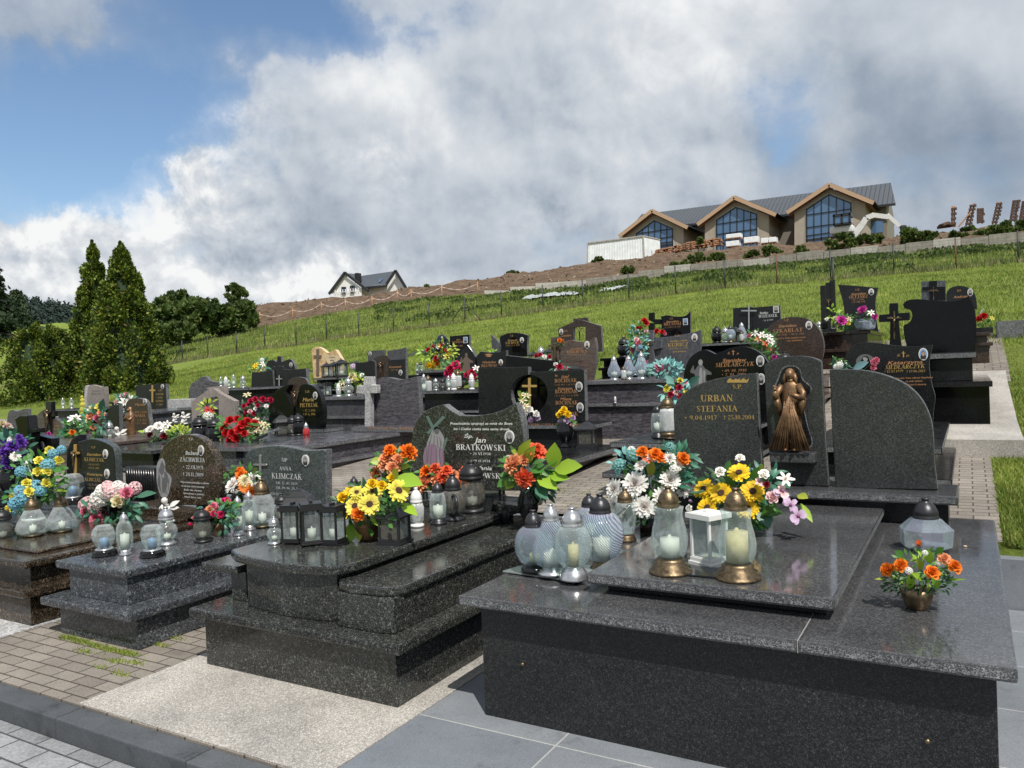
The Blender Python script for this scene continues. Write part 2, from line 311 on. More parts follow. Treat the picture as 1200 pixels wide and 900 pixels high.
base=M_('ADD',M_('ADD',M_('MULTIPLY_ADD',n1,.62,-.05),M_('MULTIPLY',n2,.42)),M_('ADD',M_('MULTIPLY',nV,.52),M_('MULTIPLY_ADD',n4,.12,-.12)))
dens=M_('ADD',M_('SUBTRACT',base,clear),M_('ADD',M_('MULTIPLY',cover,.25),M_('MULTIPLY',cum,M_('MULTIPLY_ADD',n2,1.1,-.12))))
mask=ramp(nt,dens,[(.02,(0,0,0)),(.22,(.14,.14,.14)),(.36,(.30,.30,.30)),(.48,(.78,.78,.78)),(.66,(1,1,1))])
bright=total([bank(205,205,4.6,4.4,.42),bank(200,172,1.8,1.5,.14),bank(300,335,10,1.6,.40),bank(20,285,5,4,.26),bank(660,40,11,6,.20),bank(440,60,6,6,.12),bank(790,100,6,7,.16),bank(440,200,3,2.2,.18),bank(610,210,6,3,.12),bank(1150,60,5,5,.05)])
dark=total([bank(430,285,8,2.4,.14),bank(260,290,6,1.6,.14),bank(980,190,7,4,.12),bank(1100,180,8,5,.16),bank(950,60,4,5,.05),bank(150,60,10,5,.10),bank(700,260,4,2,.06)])
relief=M_('ADD',M_('MULTIPLY_ADD',rl2,.22,M_('MULTIPLY',rl1,1.05)),M_('MULTIPLY',cum,M_('ADD',M_('MULTIPLY',rl2,2.3),M_('MULTIPLY',rl1,1.2))))
tone=M_('ADD',M_('ADD',M_('SUBTRACT',M_('ADD',.53,bright),dark),relief),M_('ADD',M_('ADD',M_('MULTIPLY_ADD',n1,.36,-.18),M_('MULTIPLY_ADD',nL,.50,-.25)),M_('ADD',M_('MULTIPLY_ADD',n2,.12,-.06),M_('MULTIPLY_ADD',n4,.04,-.02))))
cc=ramp(nt,tone,[(.05,(1.25,1.62,2.15)),(.30,(2.2,2.6,3.15)),(.52,(3.35,3.7,4.15)),(.74,(4.4,4.65,4.95)),(.98,(6.2,6.25,6.25))])
skyc=nd(nt,'ShaderNodeMix',data_type='RGBA',blend_type='MULTIPLY'); skyc.inputs[0].default_value=1; L.new(sky.outputs[0],skyc.inputs[6]); skyc.inputs[7].default_value=(.84,.90,.92,1)
mx=nd(nt,'ShaderNodeMix',data_type='RGBA'); L.new(mask,mx.inputs[0]); L.new(skyc.outputs[2],mx.inputs[6]); L.new(cc,mx.inputs[7]); L.new(mx.outputs[2],bg.inputs['Color'])
# ---------------------------------------------------------------- terrain
PX=[-400,0,200,300,400,500,600,700,800,900,1000,1100,1200,1500]
def row(Y,py): # Y and photo row per column -> z per column
    Ys=Y if isinstance(Y,list) else [Y]*len(PX); return [(y,P(px,v,y).z) for px,v,y in zip(PX,py,Ys)]
yf=[29,30,31,32,33,34,35,36,37,38,39,40,41,43]
FENCE=row(yf,[475,456,427,411,398,384,371,357,345,333,326,318,309,285])
yw=[44,45,46,47,49,51,56,58,60,60,60,60,60,60]
BANK=row(yw,[440,400,397,385,366,350,343,337,322,313,304,295,287,262])
yw2=[y+.6 for y in yw]
BANK2=row(yw2,[439,399,396,384,365,349,338,328,312,303,296,286,276,252])
yc=[60,62,64,66,70,74,80,84,86,86,86,86,86,86]
CREST=row(yc,[430,385,368,358,350,337,322,307,298,289,282,273,264,240])
ZN=[(-60,0),(5.955,0),(5.965,.40),(6.6,.45),(8.9,.60),(10.1,.70),(12.6,1.10),(13.6,1.42),(16.4,1.92)]
def interp(t,x):
    if x<=t[0][0]: return t[0][1]
    for a,b in zip(t,t[1:]):
        if x<=b[0]: return a[1]+(b[1]-a[1])*(x-a[0])/(b[0]-a[0])
    return t[-1][1]
def lineat(Ln,px): 
    px=min(max(px,PX[0]),PX[-1])
    for i in range(len(PX)-1):
        if px<=PX[i+1]:
            t=(px-PX[i])/(PX[i+1]-PX[i]); return Ln[i][0]+(Ln[i+1][0]-Ln[i][0])*t, Ln[i][1]+(Ln[i+1][1]-Ln[i][1])*t
def znear(x,y): return interp(ZN,y)+.027*min(0,max(x+2,-60))*min(max((y-5.8)/6,0),1)
def ter(x,y):
    if y<=16: return znear(x,y)
    px=ucol(x/y); z0=znear(x,16); pts=[(16,z0)]
    for Ln in (FENCE,BANK,BANK2,CREST): pts.append(lineat(Ln,px))
    zc=pts[-1][1]; pts.append((pts[-1][0]+25,zc-.3)); pts.append((260,zc-4)); pts.append((3000,zc-60))
    return interp(pts,y)
def hash2(x,y,s=1.0):
    from mathutils import noise as mn
    return mn.fractal(Vector((x*s,y*s,3.1)),1.0,2.0,4)
def grid(name,xs,ys,fz,mat,kind='structure',smooth=True):
    vs=[(x,y,fz(x,y)) for y in ys for x in xs]; n=len(xs)
    fs=[(j*n+i,j*n+i+1,(j+1)*n+i+1,(j+1)*n+i) for j in range(len(ys)-1) for i in range(n-1)]
    mb=MB(); mb.add(vs,fs,0,smooth); o=mb.build(name,mat); tag(o,kind=kind); return o
def lin(a,b,n): return [a+(b-a)*i/n for i in range(n)]
xs=sorted(set([-2500,-1500,-900,-600,-450,-350]+lin(-260,-120,14)+lin(-120,-60,24)+lin(-60,8,90)+lin(8,40,16)+[40,55,80,120,200,400,900,2500]))
ys=sorted(set([-2000,-600,-200,-60,-20,-5,0,2,2.29,2.31,4,5.8,5.95,5.965,6.6,7.5,8.9,10.1,11,12.6]+lin(13,60,94)+lin(60,92,80)+lin(92,120,10)+[120,140,170,210,260,340,500,800,1300,2000,3000]))
# ground shader: meadow, trodden edge, bare clay on the bank
m,gn,b=newmat('meadow_and_clay'); L=gn.links; g=nd(gn,'ShaderNodeNewGeometry'); pos=g.outputs['Position']
def nz(sc,de=5,ro=.6,nt_=gn,src=pos,dist=0):
    n=nd(nt_,'ShaderNodeTexNoise',i_Scale=sc,i_Detail=float(de),i_Roughness=ro,i_Distortion=dist); nt_.links.new(src,n.inputs['Vector']); return n.outputs['Fac']
grassc=ramp(gn,nz(.45,8,.7),[(.25,(.145,.20,.04)),(.5,(.20,.265,.055)),(.75,(.27,.315,.08))])
fine=ramp(gn,nz(9,6,.8),[(.3,(.6,.6,.6)),(.7,(1.35,1.35,1.2))])
mg=nd(gn,'ShaderNodeMix',data_type='RGBA',blend_type='MULTIPLY'); mg.inputs[0].default_value=1; L.new(grassc,mg.inputs[6]); L.new(fine,mg.inputs[7])
clay=ramp(gn,nz(1.1,9,.75),[(.3,(.07,.045,.03)),(.5,(.145,.10,.068)),(.64,(.21,.15,.10)),(.82,(.33,.26,.19))])
vt=nd(gn,'ShaderNodeVertexColor',layer_name='bare'); sp=nd(gn,'ShaderNodeSeparateColor'); L.new(vt.outputs['Color'],sp.inputs['Color'])
f=nd(gn,'ShaderNodeMath',operation='ADD'); L.new(sp.outputs['Red'],f.inputs[0]); f2=nd(gn,'ShaderNodeMath',operation='MULTIPLY_ADD'); L.new(nz(2.0,6,.7),f2.inputs[0]); f2.inputs[1].default_value=.9; f2.inputs[2].default_value=-.45; L.new(f2.outputs[0],f.inputs[1])
fm=ramp(gn,f.outputs[0],[(.42,(0,0,0)),(.56,(1,1,1))])
mm=nd(gn,'ShaderNodeMix',data_type='RGBA'); L.new(fm,mm.inputs[0]); L.new(mg.outputs[2],mm.inputs[6]); L.new(clay,mm.inputs[7]); L.new(mm.outputs[2],b.inputs['Base Color']); b.inputs['Roughness'].default_value=.95; b.inputs['Specular IOR Level'].default_value=.15
bp=nd(gn,'ShaderNodeBump',i_Strength=.9,i_Distance=.25); L.new(nz(2.4,10,.78),bp.inputs['Height']); L.new(bp.outputs[0],b.inputs['Normal']); M['ground']=m
def tz(x,y):
    z=ter(x,y)
    if y>16: z+=.10*hash2(x,y,.25)*min((y-16)/10,1)
    if y>46:
        px=ucol(x/y); b1=lineat(BANK2,px)[0]; c1=lineat(CREST,px)[0]
        if b1-.3<y<c1+40: k=min(max((y-b1)/4,0),1); z+=k*(.55*hash2(x,y,.22)+.22*hash2(x+9,y,.9))
    return z-(.05 if y<13.5 else 0)-(.18 if y<2.3 else 0)
go=grid('ground',xs,ys,tz,M['ground'])
ca=go.data.color_attributes.new('bare','FLOAT_COLOR','POINT')
for i,v in enumerate(go.data.vertices):
    x,y,_=v.co; r=0
    if y>16:
        px=ucol(x/y); yb=lineat(BANK,px)[0]; c1=lineat(CREST,px)[0]
        if y>yb-.4 and px>285: r=1
        if y>c1+30: r=.2
    ca.data[i].color=(r,r,r,1)
# ---------------------------------------------------------------- paving
def brick(name,c1,c2,mortar,bw,bh,msize=.006,rot=0,rough=.85,bumpd=.004,stain=.3,off=.5,grain=90,speck=None):
    m,nt,b=newmat(name); L=nt.links; g=nd(nt,'ShaderNodeNewGeometry'); mp=nd(nt,'ShaderNodeMapping'); mp.inputs['Rotation'].default_value=(0,0,rot); L.new(g.outputs['Position'],mp.inputs['Vector'])
    t=nd(nt,'ShaderNodeTexBrick',offset=off); t.inputs['Scale'].default_value=1; t.inputs['Brick Width'].default_value=bw; t.inputs['Row Height'].default_value=bh; t.inputs['Mortar Size'].default_value=msize; t.inputs['Mortar Smooth'].default_value=.3
    t.inputs['Color1'].default_value=(*c1,1); t.inputs['Color2'].default_value=(*c2,1); t.inputs['Mortar'].default_value=(*mortar,1); t.inputs['Bias'].default_value=0; L.new(mp.outputs[0],t.inputs['Vector'])
    def mul(a,bc):
        x=nd(nt,'ShaderNodeMix',data_type='RGBA',blend_type='MULTIPLY'); x.inputs[0].default_value=1; L.new(a,x.inputs[6]); L.new(bc,x.inputs[7]); return x.outputs[2]
    def nn(sc,de=5): n=nd(nt,'ShaderNodeTexNoise',i_Scale=sc,i_Detail=float(de),i_Roughness=.65); L.new(g.outputs['Position'],n.inputs['Vector']); return n.outputs['Fac']
    c=mul(t.outputs['Color'],ramp(nt,nn(1.3,7),[(.3,(1-stain,)*3),(.65,(1+stain*.6,)*3)])); c=mul(c,ramp(nt,nn(grain,3),[(.3,(.72,)*3),(.7,(1.28,)*3)]))
    c=mul(c,ramp(nt,nn(6,6),[(.28,(1-stain*1.2,)*3),(.42,(1,)*3)]))
    L.new(c,b.inputs['Base Color']); b.inputs['Roughness'].default_value=rough
    bp=nd(nt,'ShaderNodeBump',i_Strength=.8,i_Distance=bumpd); bp.invert=True; L.new(t.outputs['Fac'],bp.inputs['Height'])
    bp2=nd(nt,'ShaderNodeBump',i_Strength=.35,i_Distance=.003); L.new(nn(grain,3),bp2.inputs['Height']); L.new(bp.outputs[0],bp2.inputs['Normal']); L.new(bp2.outputs[0],b.inputs['Normal']); return m
M['paver']=brick('brown_grey_pavers',(.20,.175,.15),(.27,.24,.205),(.07,.06,.045),.20,.10,.006,PI/2*0,stain=.28)
M['paver2']=brick('blue_grey_pavers',(.20,.21,.22),(.31,.32,.33),(.06,.06,.06),.26,.15,.006,0,stain=.3)
M['tile']=brick('grey_stone_tiles',(.17,.19,.215),(.215,.23,.25),(.40,.40,.39),.80,.60,.005,0,.6,.001,stain=.25,off=0,grain=220)
M['kerb']=brick('weathered_kerb',(.07,.076,.084),(.12,.128,.138),(.03,.03,.03),1.0,.9,.004,0,.85,.002,stain=.5,off=0,grain=180)
def sheet(name,x0,x1,y0,y1,z,mat,d=.05):
    mb=MB(); mb.box(x0,x1,y0,y1,z-d,z); o=mb.build(name,mat); tag(o,kind='structure'); return o
def slope_sheet(name,x0,x1,ys_,dz,mat):
    vs=[];fs=[]
    for i,y in enumerate(ys_):
        for x in (x0,x1): vs.append((x,y,znear(x,y)+dz))
        if i: k=2*i; fs.append((k-2,k-1,k+1,k))
    mb=MB(); mb.add(vs,fs); o=mb.build(name,mat); tag(o,kind='structure'); return o
# front terrace (z=0) and the lower path beyond the kerb
M['flamed']=granite('flamed_granite_slab',(.25,.235,.21),(.42,.395,.36),(.56,.54,.50),scale=560,fleck=.2,rough=.8)
sheet('paving',-14,-2.34,2.335,5.84,0,M['paver'])
sheet('stone_slab',-4.05,-2.34,2.34,3.9,.006,M['flamed'],.04)
sheet('stone_slab',-9.5,-5.62,2.72,5.8,.006,M['g_white'],.04)
sheet('tiled_paving',-2.336,1.6,-.5,5.84,.003,M['tile'])
sheet('path',-14,-2.36,-3,2.18,-.105,M['paver2'])
mb=MB(); x=-14.0
while x<-2.4:
    x2=min(x+1.0,-2.345); mb.box(x+.004,x2-.004,2.185,2.325,-.2,-.002); x=x2
o=mb.build('kerb',M['kerb'],bevel=.008); tag(o,kind='structure')
# terraces behind the first row
slope_sheet('paved_path',-30,.16,[5.97,6.6,8.9,9.6],.006,M['paver'])
slope_sheet('paved_path',-30,.12,[9.604,10.1,12.6,13.5],.010,M['paver'])
slope_sheet('paved_path',-3,.50,[12.92,13.6,16.4],.014,M['paver'])
slope_sheet('concrete_edging',-.80,.44,[9.0,9.9,10.1,12.6,12.91],.17,M['flamed'])
mb=MB(); mb.box(-.80,.44,8.97,9.0,.4,znear(0,9.0)+.17); mb.box(.44,.46,8.97,12.91,.4,znear(0,9)+.15); o=mb.build('concrete_kerb',M['flamed']); tag(o,kind='structure')
sheet('step_edge',.12,1.6,5.86,6.0,.32,M['tile'],.34)
mb=MB(); mb.box(-30,.13,5.85,5.955,-.05,.385); o=mb.build('retaining_edge',M['kerb']); tag(o,kind='structure')
# ---------------------------------------------------------------- grass (nobody could count it)
def blades(name,pts,h,w,mat,seed=1,lean=.5,seg=1,kind='stuff'):
    r=np.random.default_rng(seed); n=len(pts); p=np.array(pts,dtype=np.float64)
    a=r.uniform(0,2*PI,n); hh=h*r.uniform(.45,1.25,n); ww=w*r.uniform(.6,1.4,n); la=r.uniform(0,2*PI,n); ll=hh*lean*r.uniform(0,1,n)
    dx=np.cos(a)*ww; dy=np.sin(a)*ww
    v=np.zeros((n,3,3)); v[:,0]=p+np.stack([-dx,-dy,0*dx-.01],1); v[:,1]=p+np.stack([dx,dy,0*dx-.01],1); v[:,2]=p+np.stack([np.cos(la)*ll,np.sin(la)*ll,hh],1)
    me=bpy.data.meshes.new(name); me.vertices.add(3*n); me.vertices.foreach_set('co',v.reshape(-1)); me.loops.add(3*n); me.loops.foreach_set('vertex_index',np.arange(3*n,dtype=np.int32))
    me.polygons.add(n); me.polygons.foreach_set('loop_start',np.arange(0,3*n,3,dtype=np.int32)); me.update(); me.validate(); me.materials.append(mat)
    o=bpy.data.objects.new(name,me); COL.objects.link(o)
    if kind: tag(o,kind=kind)
    return o
M['blade']=leafmat('grass_blades',[(0,(.11,.19,.024)),(.4,(.20,.285,.05)),(.75,(.29,.365,.08)),(.93,(.38,.40,.12)),(1,(.44,.40,.18))],.55,.35,.6)
M['rough']=leafmat('rough_grass_blades',[(0,(.10,.16,.035)),(.5,(.19,.27,.055)),(.8,(.27,.32,.09)),(1,(.38,.36,.19))],.7,.3,.5)
R2=np.random.default_rng(3)
def scat(n,x0,x1,y0,y1,cond=None):
    out=[]
    while len(out)<n:
        x=R2.uniform(x0,x1); y=R2.uniform(y0,y1)
        if cond is None or cond(x,y): out.append((x,y,tz(x,y)))
    return out
def incam(x,y,m_=60): 
    return -m_<ucol(x/y)<1200+m_
g1=[]
for (n,x0,x1,y0,y1) in ((36000,.17,1.9,6.0,8.95),(12000,.47,3.2,8.95,10.5),(22000,.44,4.2,10.5,16.2)): g1+=[(x,y,znear(x,y)-.02) for x,y,_ in scat(n,x0,x1,y0,y1)]
tag(blades('grass',g1,.055,.007,M['blade'],2,1.2),'lush short grass growing beside the paving','grass',kind='stuff')
g2=scat(150000,-36,3.5,15.2,43,lambda x,y: incam(x,y) and y<lineat(FENCE,ucol(x/y))[0]+.5 and R2.uniform()<min(1,(16/y)**1.2+.12))
tag(blades('meadow_grass',g2,.085,.014,M['blade'],4,.9),'mown green meadow grass on the slope above the graves','grass',kind='stuff')
g3=scat(70000,-60,5,30,61,lambda x,y: incam(x,y) and lineat(FENCE,ucol(x/y))[0]-.3<y<lineat(BANK,ucol(x/y))[0]-.1 and hash2(x,y,.35)>-.6)
tag(blades('rough_grass',g3,.24,.028,M['rough'],5,.6),'rough unmown grass and weeds behind the wire fence','grass',kind='stuff')
g4=scat(5000,-60,8,30,42,lambda x,y: incam(x,y) and abs(y-lineat(FENCE,ucol(x/y))[0])<.5)
M['dry']=leafmat('dry_grass',[(0,(.12,.11,.05)),(.6,(.22,.20,.11)),(1,(.33,.29,.19))],.8,.2)
tag(blades('dry_grass',g4,.34,.014,M['dry'],6,.5),'dry grass stems along the foot of the wire fence','grass',kind='stuff')
# rubble on the clay bank
mb=MB(); rr=random.Random(5); k=0
while k<1500:
    x=rr.uniform(-75,10); y=rr.uniform(46,88); px=ucol(x/y)
    if not(290<px<1240): continue
    if not(lineat(BANK2,px)[0]<y<lineat(CREST,px)[0]+3): continue
    s=rr.uniform(.03,.11)*(1.5 if rr.random()<.1 else 1); c=Vector((x,y,tz(x,y)+s*.2)); e=Euler((rr.random()*3,rr.random()*3,rr.random()*3)).to_matrix()
    mb.obox(c,e@Vector((s,0,0)),e@Vector((0,s*.8,0)),e@Vector((0,0,s*.6)),0); k+=1
M['rubble']=leafmat('rubble_stone',[(0,(.10,.07,.048)),(.7,(.19,.14,.10)),(1,(.36,.31,.25))],.9,0)
tag(mb.build('rubble',M['rubble']),'loose stones and clods strewn over the clay bank','rubble',kind='stuff')
# moss and weeds in the paving joints
g5=[]
for (px,py,n) in ((80,748,420),(95,752,420),(112,757,300),(130,762,420),(150,766,420),(100,764,120),(136,775,160),(160,777,120),(142,790,90),(118,782,60),(186,756,160),(205,748,120)):
    c=Z(px,py,0)
    g5+=[(c.x+rr.gauss(0,.05),c.y+rr.gauss(0,.014),0) for _ in range(n)]
for (px,py,n) in ((640,595,60),(700,560,60),(725,548,40),(690,580,20),(652,600,50),(640,612,40),(672,552,70),(700,534,60),(1112,560,40)):
    for _ in range(n):
        c=P(px+rr.gauss(0,7),py+rr.gauss(0,2.5),6.5); x=c.x; y=6.5+rr.uniform(-.4,.8); g5.append((x,y,znear(x,y)+.005))
tag(blades('joint_weeds',g5,.016,.005,M['blade'],8,1.6),'moss and small weeds in the joints of the paving','weeds',kind='stuff')
# ---------------------------------------------------------------- engraved lettering (own serif capitals, drawn as strokes)
T_=.15; t_=.055
def Vv(x,y0=0,y1=1,w=T_,s0=1,s1=1):
    o=[('d',x,y0,x,y1,w)]
    if s0: o.append(('s',x,y0,w+.2))
    if s1: o.append(('s',x,y1,w+.2))
    return o
def Dd(a,b,c,d,w): return [('d',a,b,c,d,w)]
def Hh(x0,x1,y,w=t_): return [('h',x0,x1,y,w)]
def Aa(cx,cy,rx,ry,a0,a1,T=T_): return [('a',cx,cy,rx,ry,a0,a1,T)]
def Ss(x,y,w=.26): return [('s',x,y,w)]
def En(x,y,d): return [('d',x,y,x-.02*d,y+.17*d,.05)]
G={'I':(.34,Vv(.17)),
'A':(.78,Dd(.09,0,.38,1,t_)+Dd(.36,1,.67,0,T_)+Hh(.18,.56,.34)+Ss(.09,0)+Ss(.67,0)),
'B':(.68,Vv(.17)+Aa(.34,.745,.20,.225,-90,90)+Aa(.34,.265,.25,.235,-90,90)+Hh(.1,.36,.97)+Hh(.1,.36,.515)+Hh(.1,.36,.03)),
'C':(.72,Aa(.40,.5,.31,.47,45,315)+En(.63,.74,1)+En(.63,.26,-1)),
'D':(.78,Vv(.17)+Aa(.33,.5,.36,.47,-90,90)+Hh(.1,.35,.97)+Hh(.1,.35,.03)),
'E':(.66,Vv(.17)+Hh(.1,.58,.97)+Hh(.1,.45,.51)+Hh(.1,.6,.03)+En(.57,.80,1)+En(.6,.2,-1)),
'F':(.6,Vv(.17)+Hh(.1,.56,.97)+Hh(.1,.43,.51)+En(.55,.80,1)),
'G':(.78,Aa(.40,.5,.31,.47,50,330)+Vv(.62,.08,.44,T_,0,1)+En(.64,.74,1)),
'H':(.8,Vv(.17)+Vv(.63)+Hh(.2,.6,.51)),
'J':(.42,Vv(.26,.15,1,T_,0,1)+Aa(.12,.16,.14,.14,200,350)),
'K':(.76,Vv(.17)+Dd(.2,.42,.6,1,t_)+Dd(.32,.6,.65,0,T_)+Ss(.6,1)+Ss(.66,0)),
'L':(.62,Vv(.17)+Hh(.1,.56,.03)+En(.57,.22,-1)),
'\u0141':(.62,Vv(.17)+Hh(.1,.56,.03)+En(.57,.22,-1)+Dd(.02,.38,.38,.62,.06)),
'M':(.94,Vv(.14,w=t_)+Vv(.78)+Dd(.15,1,.46,.05,T_)+Dd(.46,.05,.76,1,t_)),
'N':(.82,Vv(.16,w=t_)+Vv(.66,w=t_,s0=0)+Dd(.15,1,.66,0,T_)),
'O':(.8,Aa(.40,.5,.31,.47,0,360)),
'P':(.64,Vv(.17)+Aa(.34,.72,.22,.25,-90,90)+Hh(.1,.36,.97)+Hh(.1,.36,.47)),
'R':(.72,Vv(.17)+Aa(.34,.73,.21,.24,-90,90)+Hh(.1,.36,.97)+Hh(.1,.36,.49)+Dd(.34,.5,.62,0,T_)+Ss(.65,0,.2)),
'S':(.56,Aa(.28,.75,.17,.22,40,235,.09)+Aa(.28,.26,.19,.23,-140,50,.09)+Dd(.14,.68,.42,.34,.17)+En(.43,.80,1)+En(.10,.2,-1)),
'T':(.68,Vv(.34,0,.97,s1=0)+Hh(.04,.64,.97)+En(.05,.8,1)+En(.64,.8,1)),
'U':(.8,Vv(.18,.3,1,s0=0)+Vv(.64,.3,1,t_,0,1)+Aa(.41,.32,.235,.3,180,360,.12)),
'W':(1.04,Dd(.08,1,.3,0,T_)+Dd(.3,0,.5,.9,t_)+Dd(.5,1,.72,0,T_)+Dd(.72,0,.94,1,t_)+Ss(.08,1)+Ss(.5,1,.2)+Ss(.94,1)),
'V':(.76,Dd(.09,1,.38,0,T_)+Dd(.38,0,.68,1,t_)+Ss(.09,1)+Ss(.68,1)),
'Y':(.74,Dd(.09,1,.37,.48,T_)+Dd(.37,.48,.65,1,t_)+Vv(.37,0,.5,s1=0)+Ss(.09,1)+Ss(.65,1)),
'Z':(.66,Hh(.1,.57,.97)+Hh(.08,.6,.03)+Dd(.54,.97,.13,.03,T_)+En(.1,.8,1)+En(.6,.2,-1)),
'0':(.58,Aa(.29,.5,.2,.46,0,360,.13)),'1':(.4,Vv(.2,s1=0,w=.13)+Dd(.07,.82,.2,.98,.05)),
'2':(.56,Aa(.27,.72,.18,.25,-20,160,.12)+Dd(.43,.62,.09,.06,.08)+Hh(.07,.5,.05,.1)),
'3':(.54,Aa(.25,.74,.17,.22,-80,150,.11)+Aa(.25,.27,.2,.25,-150,85,.12)),
'4':(.58,Vv(.38,w=.12,s1=0)+Dd(.05,.33,.39,1,.06)+Hh(.04,.54,.32,.07)),
'5':(.54,Hh(.14,.48,.94,.1)+Dd(.14,.97,.12,.55,.05)+Aa(.25,.31,.21,.28,-140,110,.12)),
'6':(.56,Aa(.29,.3,.19,.27,0,360,.12)+Aa(.45,.42,.35,.54,110,190,.11)),
'7':(.52,Hh(.06,.48,.93,.11)+Dd(.46,.95,.2,0,.09)),
'8':(.56,Aa(.28,.74,.16,.21,0,360,.11)+Aa(.28,.27,.2,.25,0,360,.12)),
'9':(.56,Aa(.27,.69,.19,.27,0,360,.12)+Aa(.11,.58,.35,.54,-70,10,.11)),
'.':(.22,Hh(.05,.17,.06,.13)),',':(.22,Hh(.05,.17,.06,.13)+Dd(.16,.05,.08,-.15,.05)),'-':(.36,Hh(.05,.3,.38,.07)),' ':(.34,[]),
'*':(.42,Hh(.06,.36,.5,.07)+Dd(.12,.3,.3,.7,.06)+Dd(.3,.3,.12,.7,.06)),'+':(.42,Dd(.2,-.02,.2,.95,.09)+Hh(.04,.36,.66,.08)),
'\u015a':(.58,[]),'\u0106':(.72,[]),'\u0143':(.82,[])}
for a,b in (('\u015a','S'),('\u0106','C'),('\u0143','N')):
    w=G[b][0]; G[a]=(w,G[b][1]+Dd(w*.45,1.08,w*.65,1.26,.07))
def serif_width(s,sp=.06): return sum(G.get(c,G['O'])[0]+sp for c in s)-sp
def letters(mb,s,org,ux,uz,n,h,wmul=1.0,it=0,mi=0,sp=.06):
    """flat raised letters; org = left end of the base line; ux, uz unit vectors; n = outward normal"""
    def pt(x,y): return org+ux*((x*wmul+it*y)*h)+uz*(y*h)
    cx=0
    def quad(a,b,c,d):
        A=[pt(*q) for q in (a,b,c,d)]
        if (A[1]-A[0]).cross(A[2]-A[0]).dot(n)<0: A.reverse()
        k=n*.0006*(1+.5*rnd.random()); mb.add([v+k for v in A],[(0,1,2,3)],mi)
    for c in s:
        w,st=G.get(c,G['O'])
        for q in st:
            if q[0]=='d':
                _,x0,y0,x1,y1,wd=q; quad((cx+x0-wd/2,y0),(cx+x0+wd/2,y0),(cx+x1+wd/2,y1),(cx+x1-wd/2,y1))
            elif q[0]=='h': _,x0,x1,y,wd=q; quad((cx+x0,y-wd/2),(cx+x1,y-wd/2),(cx+x1,y+wd/2),(cx+x0,y+wd/2))
            elif q[0]=='s': _,x,y,wd=q; yy=.025 if y<.5 else y-.025; quad((cx+x-wd/2,yy-.028),(cx+x+wd/2,yy-.028),(cx+x+wd/2,yy+.028),(cx+x-wd/2,yy+.028))
            else:
                _,ax,ay,rx,ry,a0,a1,TT=q; N=14 if a1-a0>200 else 8; pr=None
                for i in range(N+1):
                    a=R(a0+(a1-a0)*i/N); wd=t_+(TT-t_)*abs(math.cos(a))
                    o_=(cx+ax+(rx+wd*.5*1)*math.cos(a)*1,ay+(ry+wd*.3)*math.sin(a)); i_=(cx+ax+(rx-wd*.5)*math.cos(a),ay+(ry-wd*.7)*math.sin(a))
                    if pr: quad(pr[1],pr[0],o_,i_)
                    pr=(o_,i_)
        cx+=w+sp
def inscription(parent,lines,Y,mat,name='inscription'):
    """lines: (text, centre px, base px, cap height px, width px or None, italic) on the front plane y=Y of a stone"""
    n=Vector((0,-1,0))
    for ln in lines:
        mb=MB()
        s,cx,by,hp=ln[:4]; wp=ln[4] if len(ln)>4 else None; it=ln[5] if len(ln)>5 else 0
        c=P(cx,by,Y); k=mpp(c); h=hp*k/ .985; tot=serif_width(s)
        a=P(cx-50,by,Y); b=P(cx+50,by,Y); kx=(b.x-a.x)/100
        wm=(wp*kx)/(tot*h) if wp else kx/k*.96
        org=Vector((c.x-tot*h*wm/2,Y-.0008,c.z)); letters(mb,s,org,Vector((1,0,0)),Vector((0,0,1)),n,h,wm,it)
        mb.build(name,mat,parent)
_script={}
def italic(parent,lines,Y,mat,name='inscription',shear=.25):
    """lower-case lines set with Blender's own font"""
    n=0
    for ln in lines:
        s,cx,by,hp=ln[:4]; wp=ln[4] if len(ln)>4 else None
        cu=bpy.data.curves.new('t','FONT'); cu.body=s; cu.size=1; cu.shear=shear; cu.align_x='CENTER'; cu.offset=.012
        ob=bpy.data.objects.new('t',cu); me=bpy.data.meshes.new_from_object(ob); bpy.data.objects.remove(ob); 
        vs=[v.co.copy() for v in me.vertices]; fs=[tuple(p.vertices) for p in me.polygons]; bpy.data.meshes.remove(me)
        if not vs: continue
        w=max(v.x for v in vs)-min(v.x for v in vs); c=P(cx,by,Y); k=mpp(c); a=P(cx-50,by,Y); b=P(cx+50,by,Y); kx=(b.x-a.x)/100
        h=hp*k/.72; sx=(wp*kx)/w if wp else h*kx/k
        mb=MB(); mb.add([(c.x+v.x*sx,Y-.0016,c.z+v.y*h) for v in vs],fs); mb.build(name,mat,parent)
